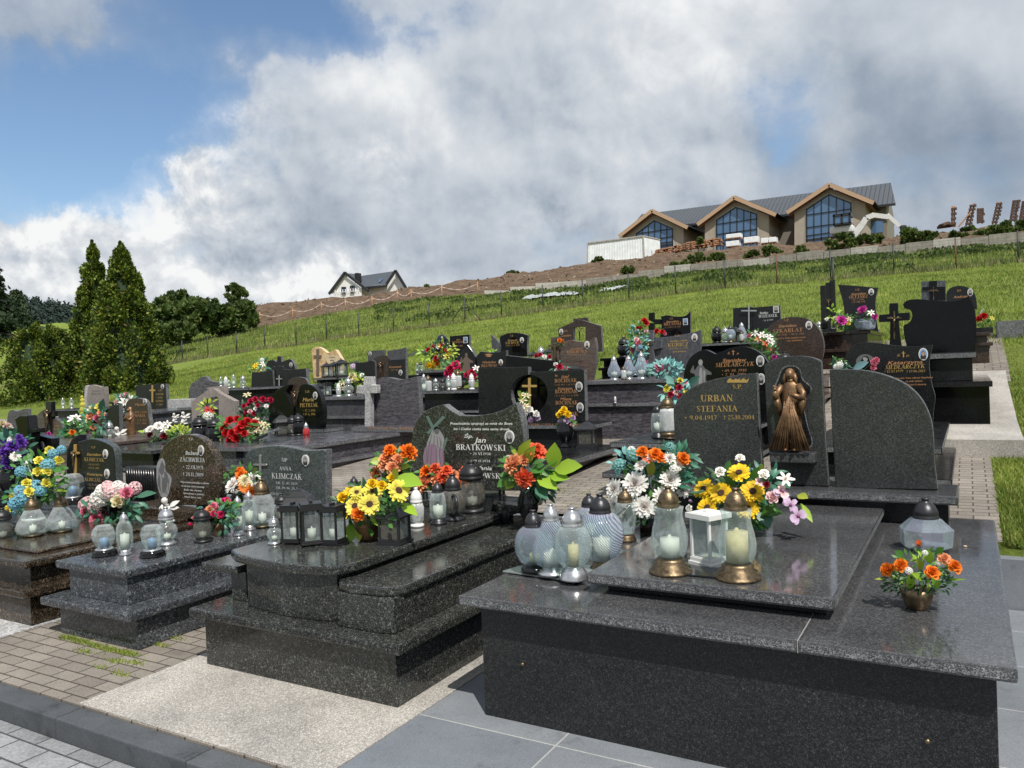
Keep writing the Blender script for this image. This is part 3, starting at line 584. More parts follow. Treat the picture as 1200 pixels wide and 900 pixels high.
def portrait(parent,cx,cy,w,h,Y,bw=False,sq=False,bg=None):
    """oval enamel photograph with a light rim"""
    c=P(cx,cy,Y); kx=(P(cx+50,cy,Y).x-P(cx-50,cy,Y).x)/100; kz=mpp(c); rx=w*kx/2; rz=h*kz/2; mb=MB()
    def ell(sx,sz,y,mi,ox=0,oz=0,z0=-9):
        N=20; v=[(c.x+ox*rx+math.cos(2*PI*i/N)*rx*sx,y,max(c.z+oz*rz+math.sin(2*PI*i/N)*rz*sz,c.z+z0*rz)) for i in range(N)]; mb.add(v,[tuple(range(N))],mi)
    if sq:
        mb.box(c.x-rx,c.x+rx,Y-.008,Y-.001,c.z-rz,c.z+rz,0); mb.add([(c.x+a*rx*.85,Y-.009,c.z+b*rz*.88) for a,b in ((-1,-1),(1,-1),(1,1),(-1,1))],[(0,1,2,3)],1)
    else:
        N=20
        ring=[(c.x+math.cos(2*PI*i/N)*rx,c.z+math.sin(2*PI*i/N)*rz) for i in range(N)]
        mb.add([(x,Y-.008,z) for x,z in ring]+[(x,Y,z) for x,z in ring],[tuple(range(N))]+[(i,i+N,(i+1)%N+N,(i+1)%N) for i in range(N)],0)
        ell(.80,.84,Y-.009,1)
    ell(.62,.5,Y-.0098,4,0,-.5,-.82); ell(.36,.40,Y-.0104,3,0,.12); ell(.29,.33,Y-.011,2,0,.02)
    return mb.build('portrait',[M['ceramic'],bg or (M['bw_skin'] if bw else M['silverlet']),M['bw_skin'] if bw else M['skin'],M['hairgrey'],M['suit']],parent)
# ---------------------------------------------------------------- grave lanterns: prototypes of unit height, built once and copied
def proto(parts):
    r=empty('grave_lantern',(0,0,0))
    for nm,mb,mat,kw in parts: mb.build(nm,mat,r,off=(0,0,0),**kw)
    return r
def cap_prof(r,z0,h): # domed ventilated cap with neck and knob
    return [(r*1.02,z0),(r*1.05,z0+h*.10),(r*.98,z0+h*.16),(r*.97,z0+h*.24),(r*1.0,z0+h*.28),(r*.93,z0+h*.42),(r*.78,z0+h*.60),(r*.52,z0+h*.76),(r*.30,z0+h*.83),(r*.28,z0+h*.90),(r*.34,z0+h*.92),(r*.34,z0+h*.98),(r*.1,z0+h),(1e-5,z0+h)]
def lan_round(gm,cm,bm_,cand,body,capr,capz,base,rib=0,ribn=0,wax=(.11,.30),n=28):
    P_=[]
    P_.append(('base',MB().lathe(base,28),bm_,{}))
    P_.append(('glass_body',MB().lathe(body,n*2 if ribn else n,rib=rib,ribn=ribn),gm,{}))
    P_.append(('cap',MB().lathe(cap_prof(capr,capz,1-capz),28),cm,{}))
    z0=base[-1][1]
    if cand: P_.append(('candle',MB().lathe([(wax[0],z0+.01),(wax[0],z0+wax[1]),(wax[0]*.3,z0+wax[1]),(wax[0]*.12,z0+wax[1]+.04),(1e-5,z0+wax[1]+.04)],16),cand,{}))
    return proto(P_)
PR={}
sphere=lambda r,z0,z1,n=12:[(max(r*math.sin(PI*(.13+.74*i/n)),.02)/math.sin(PI*.5),z0+(z1-z0)*(1-math.cos(PI*i/n))/2) for i in range(n+1)]
globe_base=[(.24,0),(.25,.02),(.22,.06),(.14,.10),(.13,.13)]
PR['globe_dark']=lan_round(M['glass_irid'],M['gun'],M['blackgloss'],M['ywax'],sphere(.315,.12,.73),.142,.71,[(.225,0),(.225,.05),(.19,.09),(.13,.13)],.012,24,(.08,.16))
PR['globe_silver']=lan_round(M['glass_crack'],M['chrome'],M['chrome'],M['ywax'],sphere(.265,.17,.75),.148,.73,[(.21,0),(.21,.02),(.18,.09),(.13,.16),(.12,.18)],0,0,(.075,.30))
PR['globe_wave']=lan_round(M['glass_wave'],M['gun'],M['brass'],M['candle'],[(.11,.12),(.17,.16),(.25,.28),(.295,.42),(.29,.56),(.22,.70),(.15,.75)],.14,.74,[(.17,0),(.17,.03),(.13,.07),(.11,.12)],.03,9)
PR['vase_bronze']=lan_round(M['glass'],M['brass'],M['brass'],M['candle'],[(.14,.18),(.17,.21),(.198,.30),(.205,.40),(.185,.52),(.158,.62),(.152,.68),(.17,.76)],.123,.755,[(.245,0),(.245,.03),(.20,.05),(.212,.09),(.165,.11),(.175,.15),(.14,.18)],.03,10,(.11,.22))
PR['vase_bronze_yellow']=lan_round(M['glass'],M['brass'],M['brass'],M['ywax'],[(.14,.18),(.17,.21),(.198,.30),(.205,.40),(.185,.52),(.158,.62),(.152,.68),(.17,.76)],.123,.755,[(.245,0),(.245,.03),(.20,.05),(.212,.09),(.165,.11),(.175,.15),(.14,.18)],.03,10,(.12,.34))
PR['slim_bronze']=lan_round(M['glass'],M['brass'],M['brass'],None,[(.13,.14),(.15,.17),(.19,.40),(.205,.54),(.19,.66),(.15,.74)],.14,.73,[(.19,0),(.195,.04),(.16,.07),(.165,.10),(.13,.13)],.05,8)
PR['jar_silver']=lan_round(M['glass'],M['chrome'],M['chrome'],M['candle'],[(.12,.14),(.165,.18),(.178,.40),(.17,.62),(.14,.72),(.10,.78)],.095,.77,[(.155,0),(.155,.03),(.12,.07),(.13,.13)],.04,8,(.10,.35))
PR['jar_dark']=lan_round(M['glass'],M['gun'],M['gun'],M['candle'],[(.14,.14),(.18,.18),(.195,.40),(.18,.62),(.14,.74)],.13,.73,[(.20,0),(.20,.05),(.15,.08),(.16,.13)],.03,6,(.12,.30))
PR['jar_clear']=lan_round(M['glass_clear'],M['chrome'],M['chrome'],M['candle'],[(.15,.12),(.26,.24),(.28,.38),(.24,.50),(.17,.56),(.16,.66)],.20,.66,[(.26,0),(.26,.05),(.18,.09),(.16,.12)],0,0,(.10,.16))
PR['teardrop']=lan_round(M['glass_wave'],M['chrome'],M['chrome'],M['candle'],[(.13,.10),(.24,.16),(.285,.28),(.245,.45),(.165,.62),(.12,.76)],.115,.75,[(.22,0),(.22,.03),(.15,.06),(.15,.10)],.04,10,(.13,.22))
PR['pear_brown']=lan_round(M['glass_clear'],M['brass'],M['brass'],M['candle'],[(.24,.05),(.36,.10),(.40,.22),(.35,.36),(.26,.52),(.17,.68)],.165,.67,[(.24,0),(.24,.05)],0,0,(.08,.22))
PR['votive_white']=lan_round(M['glass_milk'],M['whitep'],M['whitep'],None,[(.13,.10),(.17,.16),(.18,.5),(.14,.62)],.15,.61,[(.18,0),(.18,.05),(.12,.10)],.05,6)
PR['candle_gold']=lan_round(M['glass_milk'],M['brass'],M['brass'],None,[(.18,.12),(.19,.2),(.19,.6),(.16,.70)],.16,.70,[(.20,0),(.20,.10),(.17,.12)],.03,6)
PR['votive_red']=lan_round(M['glass_red'],M['chrome'],M['redwax'],None,[(.22,.08),(.24,.2),(.22,.5),(.15,.58)],.16,.57,[(.22,0),(.22,.06)],0,0)
PR['smoke_jar']=lan_round(M['glass_smoke'],M['blackp'],M['blackp'],M['candle'],[(.20,.10),(.25,.22),(.26,.42),(.20,.60),(.18,.66)],.24,.65,[(.26,0),(.26,.06),(.19,.10)],0,0,(.10,.2))
PR['black_jar']=lan_round(M['blackgloss'],M['blackp'],M['blackp'],None,[(.20,.10),(.28,.22),(.30,.42),(.24,.60),(.20,.66)],.26,.65,[(.26,0),(.26,.06),(.19,.10)],.06,8)
def box_lantern(body,pane,cand,w=.27,roof=.25,posts=True,handle=True,base=.08,flat=False,wax=.26):
    fr=MB(); fr.box(-w*1.15,w*1.15,-w*1.15,w*1.15,0,base*.5); fr.box(-w*1.04,w*1.04,-w*1.04,w*1.04,base*.5,base)
    top=1-roof-(.06 if handle else 0)
    pt=.10*w
    for sx in (-1,1):
        for sy in (-1,1): fr.box(sx*w-pt*(sx>0)*2,sx*w+pt*(sx<0)*2,sy*w-pt*(sy>0)*2,sy*w+pt*(sy<0)*2,base,top)
    for sx in (-1,1):
        for z in (base,top-.02):
            fr.box(-w+pt*2,w-pt*2,sx*w-(.02 if sx>0 else 0),sx*w+(.02 if sx<0 else 0),z,z+.02); fr.box(sx*w-(.02 if sx>0 else 0),sx*w+(.02 if sx<0 else 0),-w+pt*2,w-pt*2,z,z+.02)
    rf=MB(); e=w*1.22
    rf.box(-e,e,-e,e,top,top+(.09 if flat else .045))
    if flat: rf.box(-e*.86,e*.86,-e*.86,e*.86,top+.09,top+roof*.72); rf.box(-e*.12,e*.12,-e*.3,e*.3,top+roof*.72,top+roof)
    else:
        lv=[(e*.98,top+.045),(e*.72,top+.045+roof*.35),(e*.62,top+.045+roof*.42),(e*.34,top+roof*.85),(e*.14,top+roof)]
        rf.lathe([(a*1.414,b) for a,b in lv],4,rot=PI/4,sm=False)
    if handle: rf.tube([(-e*.25,0,top+roof),(-e*.22,0,top+roof+.05),(0,0,top+roof+.065),(e*.22,0,top+roof+.05),(e*.25,0,top+roof)],.012,6)
    gl=MB(); q=w-pt
    gl.box(-q,q,-q,q,base+.012,top-.012)
    parts=[('frame',fr,body,dict(bevel=.004,seg=1)),('roof',rf,body,{}),('glass_pane',gl,pane,{})]
    if cand: parts.append(('candle',MB().lathe([(w*.42,base+.02),(w*.42,base+wax),(w*.1,base+wax),(w*.06,base+wax+.05),(1e-5,base+wax+.05)],14),cand,{}))
    return proto(parts)
PR['box_black']=box_lantern(M['blackp'],M['glass_pane'],M['candle'])
PR['box_flat']=box_lantern(M['blackp'],M['glass_pane'],M['candle'],.235,.20,flat=True,handle=False)
PR['box_bronze']=box_lantern(M['gun'],M['glass_smoke'],None,.29,.30,base=.12)
PR['box_pagoda']=box_lantern(M['blackp'],M['glass_smoke'],None,.30,.36,base=.08)
PR['box_white']=box_lantern(M['whitep'],M['glass_clear'],None,.24,.14,base=.14,flat=True,handle=False)
# diamond (faceted octagonal) lantern
fac=MB().lathe([(.30,.03),(.44,.10),(.47,.42),(.26,.62)],8,sm=False,rot=PI/8)
PR['facet']=proto([('glass_body',fac,M['glass_irid'],{}),('cap',MB().lathe(cap_prof(.22,.60,.40),24),M['gun'],{}),('base',MB().lathe([(.30,0),(.30,.03)],8,rot=PI/8),M['gun'],{})])
# crystal cup on a dark ornate foot
cup=MB().lathe([(.17,.22),(.24,.32),(.33,.50),(.36,.68),(.31,.86),(.22,.96),(.15,.93)],7,sm=False); PR['crystal']=proto([('base',MB().lathe([(.36,0),(.37,.05),(.33,.09),(.35,.12),(.27,.20),(.20,.22)],24,rib=.06,ribn=12),M['blackgloss'],{}),('glass_body',cup,M['glass_clear'],{}),('candle',MB().lathe([(.13,.25),(.13,.55),(.03,.58),(1e-5,.6)],10),M['paleblue'],{}),('collar',MB().lathe([(.27,.185),(.29,.22),(.24,.25)],20),M['chrome'],{})])
# heart-ringed dark lantern
hb=MB().lathe([(.12,.12),(.24,.20),(.28,.36),(.24,.54),(.16,.66)],24); hr=MB()
for sg in (-1,1):
    hr.tube([(sg*.30+.16*math.cos(2*PI*i/18),-.10*1,.38+.20*math.sin(2*PI*i/18)) for i in range(19)],.030,6,cap=False)
PR['heart']=proto([('base',MB().lathe([(.26,0),(.26,.05),(.13,.10),(.12,.14)],20),M['gun'],{}),('glass_body',hb,M['glass_smoke'],{}),('ring',hr,M['gun'],{}),('cap',MB().lathe(cap_prof(.17,.64,.36),24),M['gun'],{})])
for k,p in PR.items(): p.location=(0,-40,-60)
SURF=[]
def snap(c,what=''):
    """let a thing down onto (or lift it to) the slab it stands on"""
    best=None
    for (x0,x1,y0,y1,z) in SURF:
        if x0-.03<=c.x<=x1+.03 and y0-.03<=c.y<=y1+.03 and abs(z-c.z)<.30:
            if best is None or abs(z-c.z)<abs(best-c.z): best=z
    if best is None: print('NOSURF',what[:70],tuple(round(v,2) for v in c),'ground',round(znear(c.x,c.y),2))
    else: c.z=best+.001
    return c
def lantern(kind,px,py,z,hp,label,group=None,Y=None,cat='lantern',rz=None,name='grave_lantern'):
    """stands with its foot at that place, on the level z (or on the plane Y)"""
    c=snap(P(px,py,Y),label) if Y is not None else Z(px,py,z); h=hp*mpp(c)
    o=copy_tree(PR[kind]); o.name=name; o.location=c; o.scale=(h,)*3; o.rotation_euler=(0,0,rz if rz is not None else rnd.uniform(-.3,.3)-.5); tag(o,label,cat,group); return o
# ---------------------------------------------------------------- artificial flowers
def petal(mb,dirv,nrm,L_,w,curl=.3,cup=.2,mi=0,n=3,base=0.0):
    d=dirv.normalized(); s=d.cross(nrm).normalized(); vs=[];fs=[]
    prof=[.35,.85,1.0,.55] if n==3 else [.3,.75,1,.9,.4]
    k=len(prof)-1
    for i,p in enumerate(prof):
        t=i/k; c=d*(base+(L_-base)*t)+nrm*(curl*L_*t*t)
        for j in (-1,0,1): vs.append(c+s*(j*w*p*.5)+nrm*((abs(j))*cup*w))
    for i in range(k):
        for j in range(2): a=i*3+j; fs.append((a,a+1,a+4,a+3))
    mb.add(vs,fs,mi,True)
def flower_mesh(kind):
    mb=MB(); r=random.Random(hash(kind)%999 if False else len(kind)*7); Z_=Vector((0,0,1))
    def ring(n,L_,w,tilt,curl,cup,mi=0,ph=0,base=0,jit=.1):
        for i in range(n):
            a=2*PI*i/n+ph+r.uniform(-jit,jit); t=tilt+r.uniform(-jit,jit); h=Vector((math.cos(a),math.sin(a),0)); d=h*math.cos(t)+Z_*math.sin(t); nr=Z_*math.cos(t)-h*math.sin(t)
            petal(mb,d,nr,L_*r.uniform(.9,1.08),w,curl,cup,mi,base=base)
    if kind=='rose': ring(6,1,.85,.2,-.2,.24); ring(6,.9,.75,.5,-.05,.28,ph=.5); ring(6,.8,.6,.8,.12,.3,ph=.2); ring(5,.72,.5,1.05,.2,.34,ph=.7); ring(4,.62,.36,1.3,.25,.4); mats=['petal','petal']
    elif kind=='peony': ring(8,1,.7,.15,-.1,.2); ring(9,.92,.6,.5,0,.2,ph=.3); ring(9,.8,.5,.85,.1,.25,ph=.1); ring(8,.7,.4,1.15,.15,.3); mats=['petal','petal']
    elif kind=='carnation':
        for k,(n,L_,t) in enumerate(((10,1,.1),(11,.95,.4),(11,.88,.7),(10,.8,1.0),(7,.72,1.3))): ring(n,L_,.42,t,r.uniform(-.2,.2),.35,ph=k,jit=.2)
        mats=['petal','petal']
    elif kind=='mum': 
        for k,(n,L_,t) in enumerate(((18,1,.0),(18,.9,.2),(15,.74,.42),(12,.55,.7),(8,.4,1.1))): ring(n,L_,.25,t,.06,.05,ph=k*.4,jit=.1,base=.05)
        mats=['petal','petal']
    elif kind=='sunflower': ring(16,1,.34,.05,-.05,.10,base=.2); ring(16,.9,.32,.2,.05,.10,ph=.2,base=.2); mb.lathe([(.31,.02),(.31,.10),(.24,.15),(.10,.12),(1e-5,.10)],16,mi=1); mats=['petal','seed']
    elif kind=='daisy': ring(12,1,.34,.12,0,.12,base=.15); mb.lathe([(.22,.02),(.2,.12),(1e-5,.16)],10,mi=1); mats=['petal','yseed']
    elif kind=='lily': ring(6,1,.42,.55,-.45,.2); mb.lathe([(.05,.1),(.06,.5),(1e-5,.52)],6,mi=1); mats=['petal','yseed']
    elif kind=='orchid': ring(3,1,.62,.12,-.05,.1); ring(2,1.02,1.0,.08,0,.1,ph=.55); mb.lathe([(.14,.05),(.2,.16),(.08,.3),(1e-5,.3)],8,mi=1); mats=['petal','orch']
    elif kind=='bud': ring(4,.95,.62,1.15,.12,.35); ring(3,.9,.5,1.35,.1,.35,ph=.5); mats=['petal','petal']
    elif kind=='hydrangea':
        for i in range(40):
            t=math.acos(1-1.35*(i+.5)/40); a=i*2.4; d=Vector((math.sin(t)*math.cos(a),math.sin(t)*math.sin(a),math.cos(t))); u=d.orthogonal().normalized(); v=d.cross(u)
            for k in range(4):
                q=(u*math.cos(k*PI/2+i)+v*math.sin(k*PI/2+i)); c=d*.8+q*.13; w_=d.cross(q)*.11; mb.add([d*.78,c-w_+d*.05,d*.86+q*.27,c+w_+d*.05],[(0,1,2,3)],0)
        mats=['petal','petal']
    me_o=mb.build('p',[M[m] for m in mats]); me=me_o.data; bpy.data.objects.remove(me_o); return me
M['seed']=plain('sunflower_disc',(.055,.025,.012),.9,bump=1,bscale=30); M['yseed']=plain('yellow_stamens',(.5,.34,.03),.8); M['orch']=plain('orchid_lip',(.30,.07,.20),.6)
FM={k:flower_mesh(k) for k in ('rose','peony','carnation','mum','sunflower','daisy','lily','orchid','bud','hydrangea')}
FN={'mum':'chrysanthemum','bud':'rosebud'}
C_={'white':(.90,.89,.86),'cream':(.72,.66,.42),'yellow':(.86,.60,.015),'lemon':(.80,.72,.12),'orange':(.80,.22,.015),'peach':(.80,.38,.20),'coral':(.78,.16,.07),'red':(.52,.010,.015),'crimson':(.42,.008,.05),'pink':(.72,.22,.32),'hotpink':(.68,.03,.17),'palepink':(.80,.55,.57),'lilac':(.60,.45,.64),'purple':(.16,.06,.42),'sky':(.20,.48,.62),'aqua':(.20,.46,.44),'green':(.07,.20,.035),'lime':(.30,.48,.04),'teal':(.055,.19,.12),'darkgreen':(.025,.085,.025),'magenta':(.60,.06,.38),'burgundy':(.20,.005,.02),'ygreen':(.36,.45,.05)}
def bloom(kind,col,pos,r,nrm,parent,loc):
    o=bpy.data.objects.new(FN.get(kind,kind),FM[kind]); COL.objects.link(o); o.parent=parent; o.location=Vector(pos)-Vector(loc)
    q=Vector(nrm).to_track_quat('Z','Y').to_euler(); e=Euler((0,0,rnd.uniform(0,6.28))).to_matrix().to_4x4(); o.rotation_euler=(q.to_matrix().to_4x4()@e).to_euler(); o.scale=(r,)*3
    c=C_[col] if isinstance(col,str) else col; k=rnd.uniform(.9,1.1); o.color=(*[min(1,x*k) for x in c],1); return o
def leafshape(mb,base,d,nrm,L_,w,mi=0,curl=-.25):
    d=Vector(d).normalized(); s=d.cross(nrm); s=(s if s.length>1e-3 else d.orthogonal()).normalized(); nr=s.cross(d).normalized(); vs=[];fs=[]
    for i,p in enumerate((.12,.75,1,.7,.05)):
        t=i/4; c=Vector(base)+d*(L_*t)+nr*(curl*L_*t*t)
        vs+=[c-s*(w*p/2)+nr*(.12*w*p),c,c+s*(w*p/2)+nr*(.12*w*p)]
    for i in range(4):
        for j in (0,1): a=i*3+j; fs.append((a,a+1,a+4,a+3))
    mb.add(vs,fs,mi,True)
POT={}
def potm(kind,c,h,mat,parent,w=None):
    mb=MB(); w=w or h*.5
    if kind=='bowl': mb.lathe([(w*.62,0),(w*.7,h*.1),(w*.92,h*.6),(w*1.0,h),(w*.85,h),(w*.8,h*.8)],20,c,rib=.02,ribn=14)
    elif kind=='vase': mb.lathe([(w*.55,0),(w*.6,h*.04),(w*.32,h*.12),(w*.5,h*.25),(w*.85,h*.5),(w*.9,h*.68),(w*.6,h*.88),(w*.72,h),(w*.55,h),(w*.5,h*.9)],22,c)
    elif kind=='tall': mb.lathe([(w*.5,0),(w*.42,h*.3),(w*.62,h*.9),(w*.7,h),(w*.5,h)],18,c)
    elif kind=='block': mb.lathe([(w,0),(w,h),(w*.9,h)],4,c,sy=.6,rot=PI/4,sm=False)
    return mb.build('pot',mat,parent)
FL=[]
def bouquet(label,px,py,z,blooms,Y=None,leaf=None,pot=None,cat='flowers',name='flower_bouquet',group=None,spread=1.0,big=None,basket=False,dy=.0):
    """blooms: (kind,colour,px,py,radius px[,nearer metres]); leaf: list (colour,n,length px,cx,cy,rx,ry) clouds of leaves; big: single long leaves (colour,px0,py0,px1,py1,width px)"""
    c=P(px,py,Y) if Y is not None else Z(px,py,z); root=thing(name,label,cat,c,group); k=mpp(c); Y0=c.y
    view=(EYE-c).normalized()
    if Y is not None and pot: c=snap(c.copy(),label); root.location=c
    xs_=[b[2] for b in blooms] or [px]; ys_=[b[3] for b in blooms] or [py-10]; cx=sum(xs_)/len(xs_); cy=sum(ys_)/len(ys_)
    ctr=P(cx,cy,Y0+.02)
    hx=max(max(abs(x-cx) for x in xs_),1)*k; 
    for b in blooms:
        p=P(b[2],b[3],Y0); off=(p-ctr); rr_=min(off.length/max(hx*1.25,.01),1)
        near=(b[5] if len(b)>5 else .6*hx*math.sqrt(max(0,1-rr_*rr_))+dy); p=P(b[2],b[3],Y0-near)
        nrm=view*.75+off.normalized()*.75*rr_+Vector((0,0,.45)); bloom(b[0],b[1],p,b[4]*mpp(p),nrm,root,c)
    mb=None
    for (colr,n,Lp,lx,ly,rx,ry) in (leaf or []):
        mb=MB(); 
        for i in range(int(n*1.7)):
            a=rnd.uniform(0,2*PI); q=math.sqrt(rnd.random()); p=P(lx+rx*q*math.cos(a),ly+ry*q*math.sin(a),Y0-rnd.uniform(-.5,.55)*rx*k)
            d=(P(lx+rx*math.cos(a),ly+ry*math.sin(a),Y0)-P(lx,ly,Y0)).normalized()+Vector((rnd.gauss(0,.5),rnd.gauss(-.1,.5),rnd.gauss(.15,.5)))
            leafshape(mb,p,d,(view+Vector((rnd.gauss(0,.4),rnd.gauss(0,.4),.5))).normalized(),Lp*k*rnd.uniform(.45,.95),Lp*k*.30)
        lo=mb.build('foliage',M['leaf'],root); lo.color=(*C_[colr],1)
    if big:
        bycol={}
        for g in big: bycol.setdefault(g[0],[]).append(g)
        for colr,gs in bycol.items():
            for (_,x0,y0,x1,y1,w) in gs:
                mb=MB(); a=P(x0,y0,Y0-.03); b_=P(x1,y1,Y0-.10); d=b_-a; leafshape(mb,a,d,(view+Vector((0,0,.3))).normalized(),d.length,w*k,curl=-.08)
                lo=mb.build('leaf',M['leaf'],root); lo.color=(*[c*rnd.uniform(.85,1.15) for c in C_[colr]],1)
    # stems from the foot to the blooms
    st=MB()
    for b in blooms[::2]:
        p=P(b[2],b[3],Y0)-view*(.01); st.tube([c+Vector((0,0,.02)),(c+p)/2+Vector((rnd.gauss(0,.01),0,.01)),p],max(.0022,.25*k),5,cap=False)
    so_=st.build('stem',M['leaf'],root); so_.color=(*C_['darkgreen'],1)
    if pot:
        kind,hp,wp,mat=pot; potm(kind,c,hp*k,M[mat],root,wp*k/2)
    return root
def random_blooms(kinds,cx,cy,rx,ry,n,r,seed=0):
    q=random.Random(seed+int(cx*7+cy)); out=[]
    for i in range(n):
        t=2.399*i; s=math.sqrt((i+.5)/n); k,c=q.choice(kinds); out.append((k,c,cx+rx*s*math.cos(t)+q.uniform(-1,1),cy+ry*s*math.sin(t)+q.uniform(-1,1),r*q.uniform(.8,1.2)))
    return out
def X(px,py,Y): return P(px,py,Y).x
def blk(root,part,x0,x1,y0,y1,z0,z1,mat,bevel=.006,edge=None):
    SURF.append((x0,x1,y0,y1,z1)); mb=MB(); mb.box(x0,x1,y0,y1,z0,z1,0)
    if edge: mb.m=[0,0,1,1,1,1]
    return mb.build(part,[M[mat],M[edge]] if edge else M[mat],root,bevel=bevel,seg=2)
def spoly(root,part,pts,z0,z1,mat,bevel=.008,edge=None):
    a=sum(pts[i-1][0]*pts[i][1]-pts[i][0]*pts[i-1][1] for i in range(len(pts)))
    if a<0: pts=pts[::-1]
    n=len(pts); mb=MB(); mb.add([(x,y,z1) for x,y in pts],[tuple(range(n))],0); mb.add([(x,y,z0) for x,y in pts],[tuple(range(n-1,-1,-1))],0)
    mb.add([(x,y,z0) for x,y in pts]+[(x,y,z1) for x,y in pts],[(i,(i+1)%n,(i+1)%n+n,i+n) for i in range(n)],1 if edge else 0)
    return mb.build(part,[M[mat],M[edge]] if edge else M[mat],root,bevel=bevel,seg=2)
GR='granite graves in rows'
def mon(label,x,y,z,name='grave_monument',cat='grave'): return thing(name,label,cat,(x,y,z),GR)
def tomb(root,mat,x0,x1,yf,yb,zg,tiers,edge=None,th=.055,ov=.05,bmat=None):
    """tiers: (top level, how far in from the sides/front)"""
    z=zg
    for i,(zt,ins) in enumerate(tiers):
        fr=ins*1.0
        blk(root,'base' if i==0 else 'side_panel',x0+ins+ov,x1-ins-ov,yf+fr+ov,yb-ov,z,zt-th,bmat or mat,.004)
        blk(root,'step' if i<len(tiers)-1 else 'cover_slab',x0+ins,x1-ins,yf+fr,yb,zt-th+.0005,zt,mat,.009,edge); z=zt+.0005
def circ(cx,cy,rx,ry,a0,a1,n=10): return [(cx+rx*math.cos(R(a0+(a1-a0)*i/n)),cy+ry*math.sin(R(a0+(a1-a0)*i/n)),1) for i in range(n+1)]
def crossp(root,cx,cy,w,h,Y,t,mat,name='cross',ay=.32,th=.16,figure=None):
    """stone or metal cross: centre x, top y, width, height in photo px"""
    k=P(cx,cy,Y); a=h*th/2; x0,x1=cx-w/2,cx+w/2; yb=cy+h; ya=cy+h*ay
    o=plate(name,[(cx-a,cy,1),(cx+a,cy,1),(cx+a,ya-a,1),(x1,ya-a,1),(x1,ya+a,1),(cx+a,ya+a,1),(cx+a,yb,1),(cx-a,yb,1),(cx-a,ya+a,1),(x0,ya+a,1),(x0,ya-a,1),(cx-a,ya-a,1)],Y,t,M[mat],root,.002)
    if figure: corpus(root,cx,cy+h*.2,w*.62,h*.55,Y-.004,figure)
    return o
def corpus(root,cx,cy,w,h,Y,mat='brass'):
    k=mpp(P(cx,cy,Y)); p=lambda a,b,d=0: P(cx+a*w,cy+b*h,Y)-Vector((0,d,0)); mb=MB(); r=h*k*.055
    mb.ball(p(0,.02,r),r*1.15,6); mb.tube([p(0,.14,r),p(.01,.30,r*1.2),p(-.01,.48,r),p(.05,.68,r*1.6),p(.0,.98,r)],[r*1.3,r*1.5,r*1.35,r*.95,r*.5],8)
    for s in (-1,1): mb.tube([p(0,.16,r),p(s*.25,.10,r),p(s*.5,.0,r)],[r*.8,r*.6,r*.4],6)
    return mb.build('crucifix_figure',M[mat],root)
def etched(root,shapes,Y,mats,name='engraving'):
    mb=MB()
    for mi,pts in shapes:
        q=[(P(a,b,Y).x,P(a,b,Y).z) for a,b in spline(pts,4)]
        ar=sum(q[i-1][0]*q[i][1]-q[i][0]*q[i-1][1] for i in range(len(q)))
        if ar<0: q.reverse()
        mb.add([(x,Y-.0012-.0004*mi-.00012*len(mb.v)%.0003,z) for x,z in q],[tuple(range(len(q)))],mi)
    return mb.build(name,[M[m] for m in mats],root)
def figure_etch(root,cx,cy,w,h,Y,mats=('etch_d','etch_w')):
    p=lambda a,b:(cx+a*w,cy+b*h)
    sh=[(0,[p(-.10,.2),p(.10,.2),p(.22,.3),p(.5,.42),p(.52,.5),p(.28,.52),p(.3,.75),p(.42,1.),p(-.42,1.),p(-.3,.75),p(-.28,.5),p(-.5,.42),p(-.4,.25),p(-.34,.2),p(-.3,.36),p(-.22,.3)]),(1,[p(-.10,.06),p(0,.0),p(.10,.06),p(.09,.16),p(0,.21),p(-.09,.16)]),(1,[p(-.04,.3),p(.06,.3),p(.10,.6),p(.04,.95),p(-.10,.95),p(-.08,.6)]),(1,[p(.14,.36),p(.24,.42),p(.2,.7),p(.24,.95),p(.18,.95),p(.14,.6)])]
    return etched(root,sh,Y,mats)
# ================================================================= FIRST ROW
# --- broad double tomb in the right foreground
t1=mon('broad dark grey double tomb with raised centre slab, three headstones and bronze figure, nearest',-1.0,3.1,0)
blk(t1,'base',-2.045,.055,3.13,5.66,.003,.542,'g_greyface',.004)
blk(t1,'cover_slab',-2.12,-.585,3.05,5.72,.5425,.592,'g_grey',.010,'g_edge'); blk(t1,'cover_slab',-.581,.115,3.05,5.72,.5425,.592,'g_grey',.010,'g_edge')
blk(t1,'joint',-.5848,-.5812,3.0515,5.7,.544,.5905,'joint',0)
blk(t1,'centre_base',-1.50,-.53,3.40,5.56,.5925,.636,'g_dark',.004)
blk(t1,'centre_slab',-1.57,-.485,3.31,5.60,.6365,.688,'g_grey',.011,'g_edge')
blk(t1,'plinth_base',-2.1,-.13,5.46,5.80,.5925,.73,'g_dark',.004)
blk(t1,'plinth',-2.16,-.075,5.36,5.86,.7305,.787,'g_grey',.012,'g_edge')
for (px,py) in ((613,778),(1087,868)):
    c=P(px,py,3.13); mb=MB(); mb.tube([(c.x,3.135,c.z),(c.x,3.118,c.z)],.0085,12); mb.build('bolt',M['brass'],t1)
H1=5.55
hs=plate('headstone',[(795,571,1),(791,520),(789,480,1),(792,472),(800,462),(815,452),(835,445),(860,440),(886,437,1),(889,500),(894,571,1)],H1,.085,M['g_stone'],t1,.005,M['g_edge'])
inscription(hs,[('\u015a.P.',864.5,455.3,4.6,12),('URBAN',840,470.3,7.4,38),('STEFANIA',840,482.2,6.6,48),('* 9.04.1917',821,491.9,5.0,38),('+ 25.10.2004',866,491.4,5.0,36)],H1,M['gold'])
em=[]
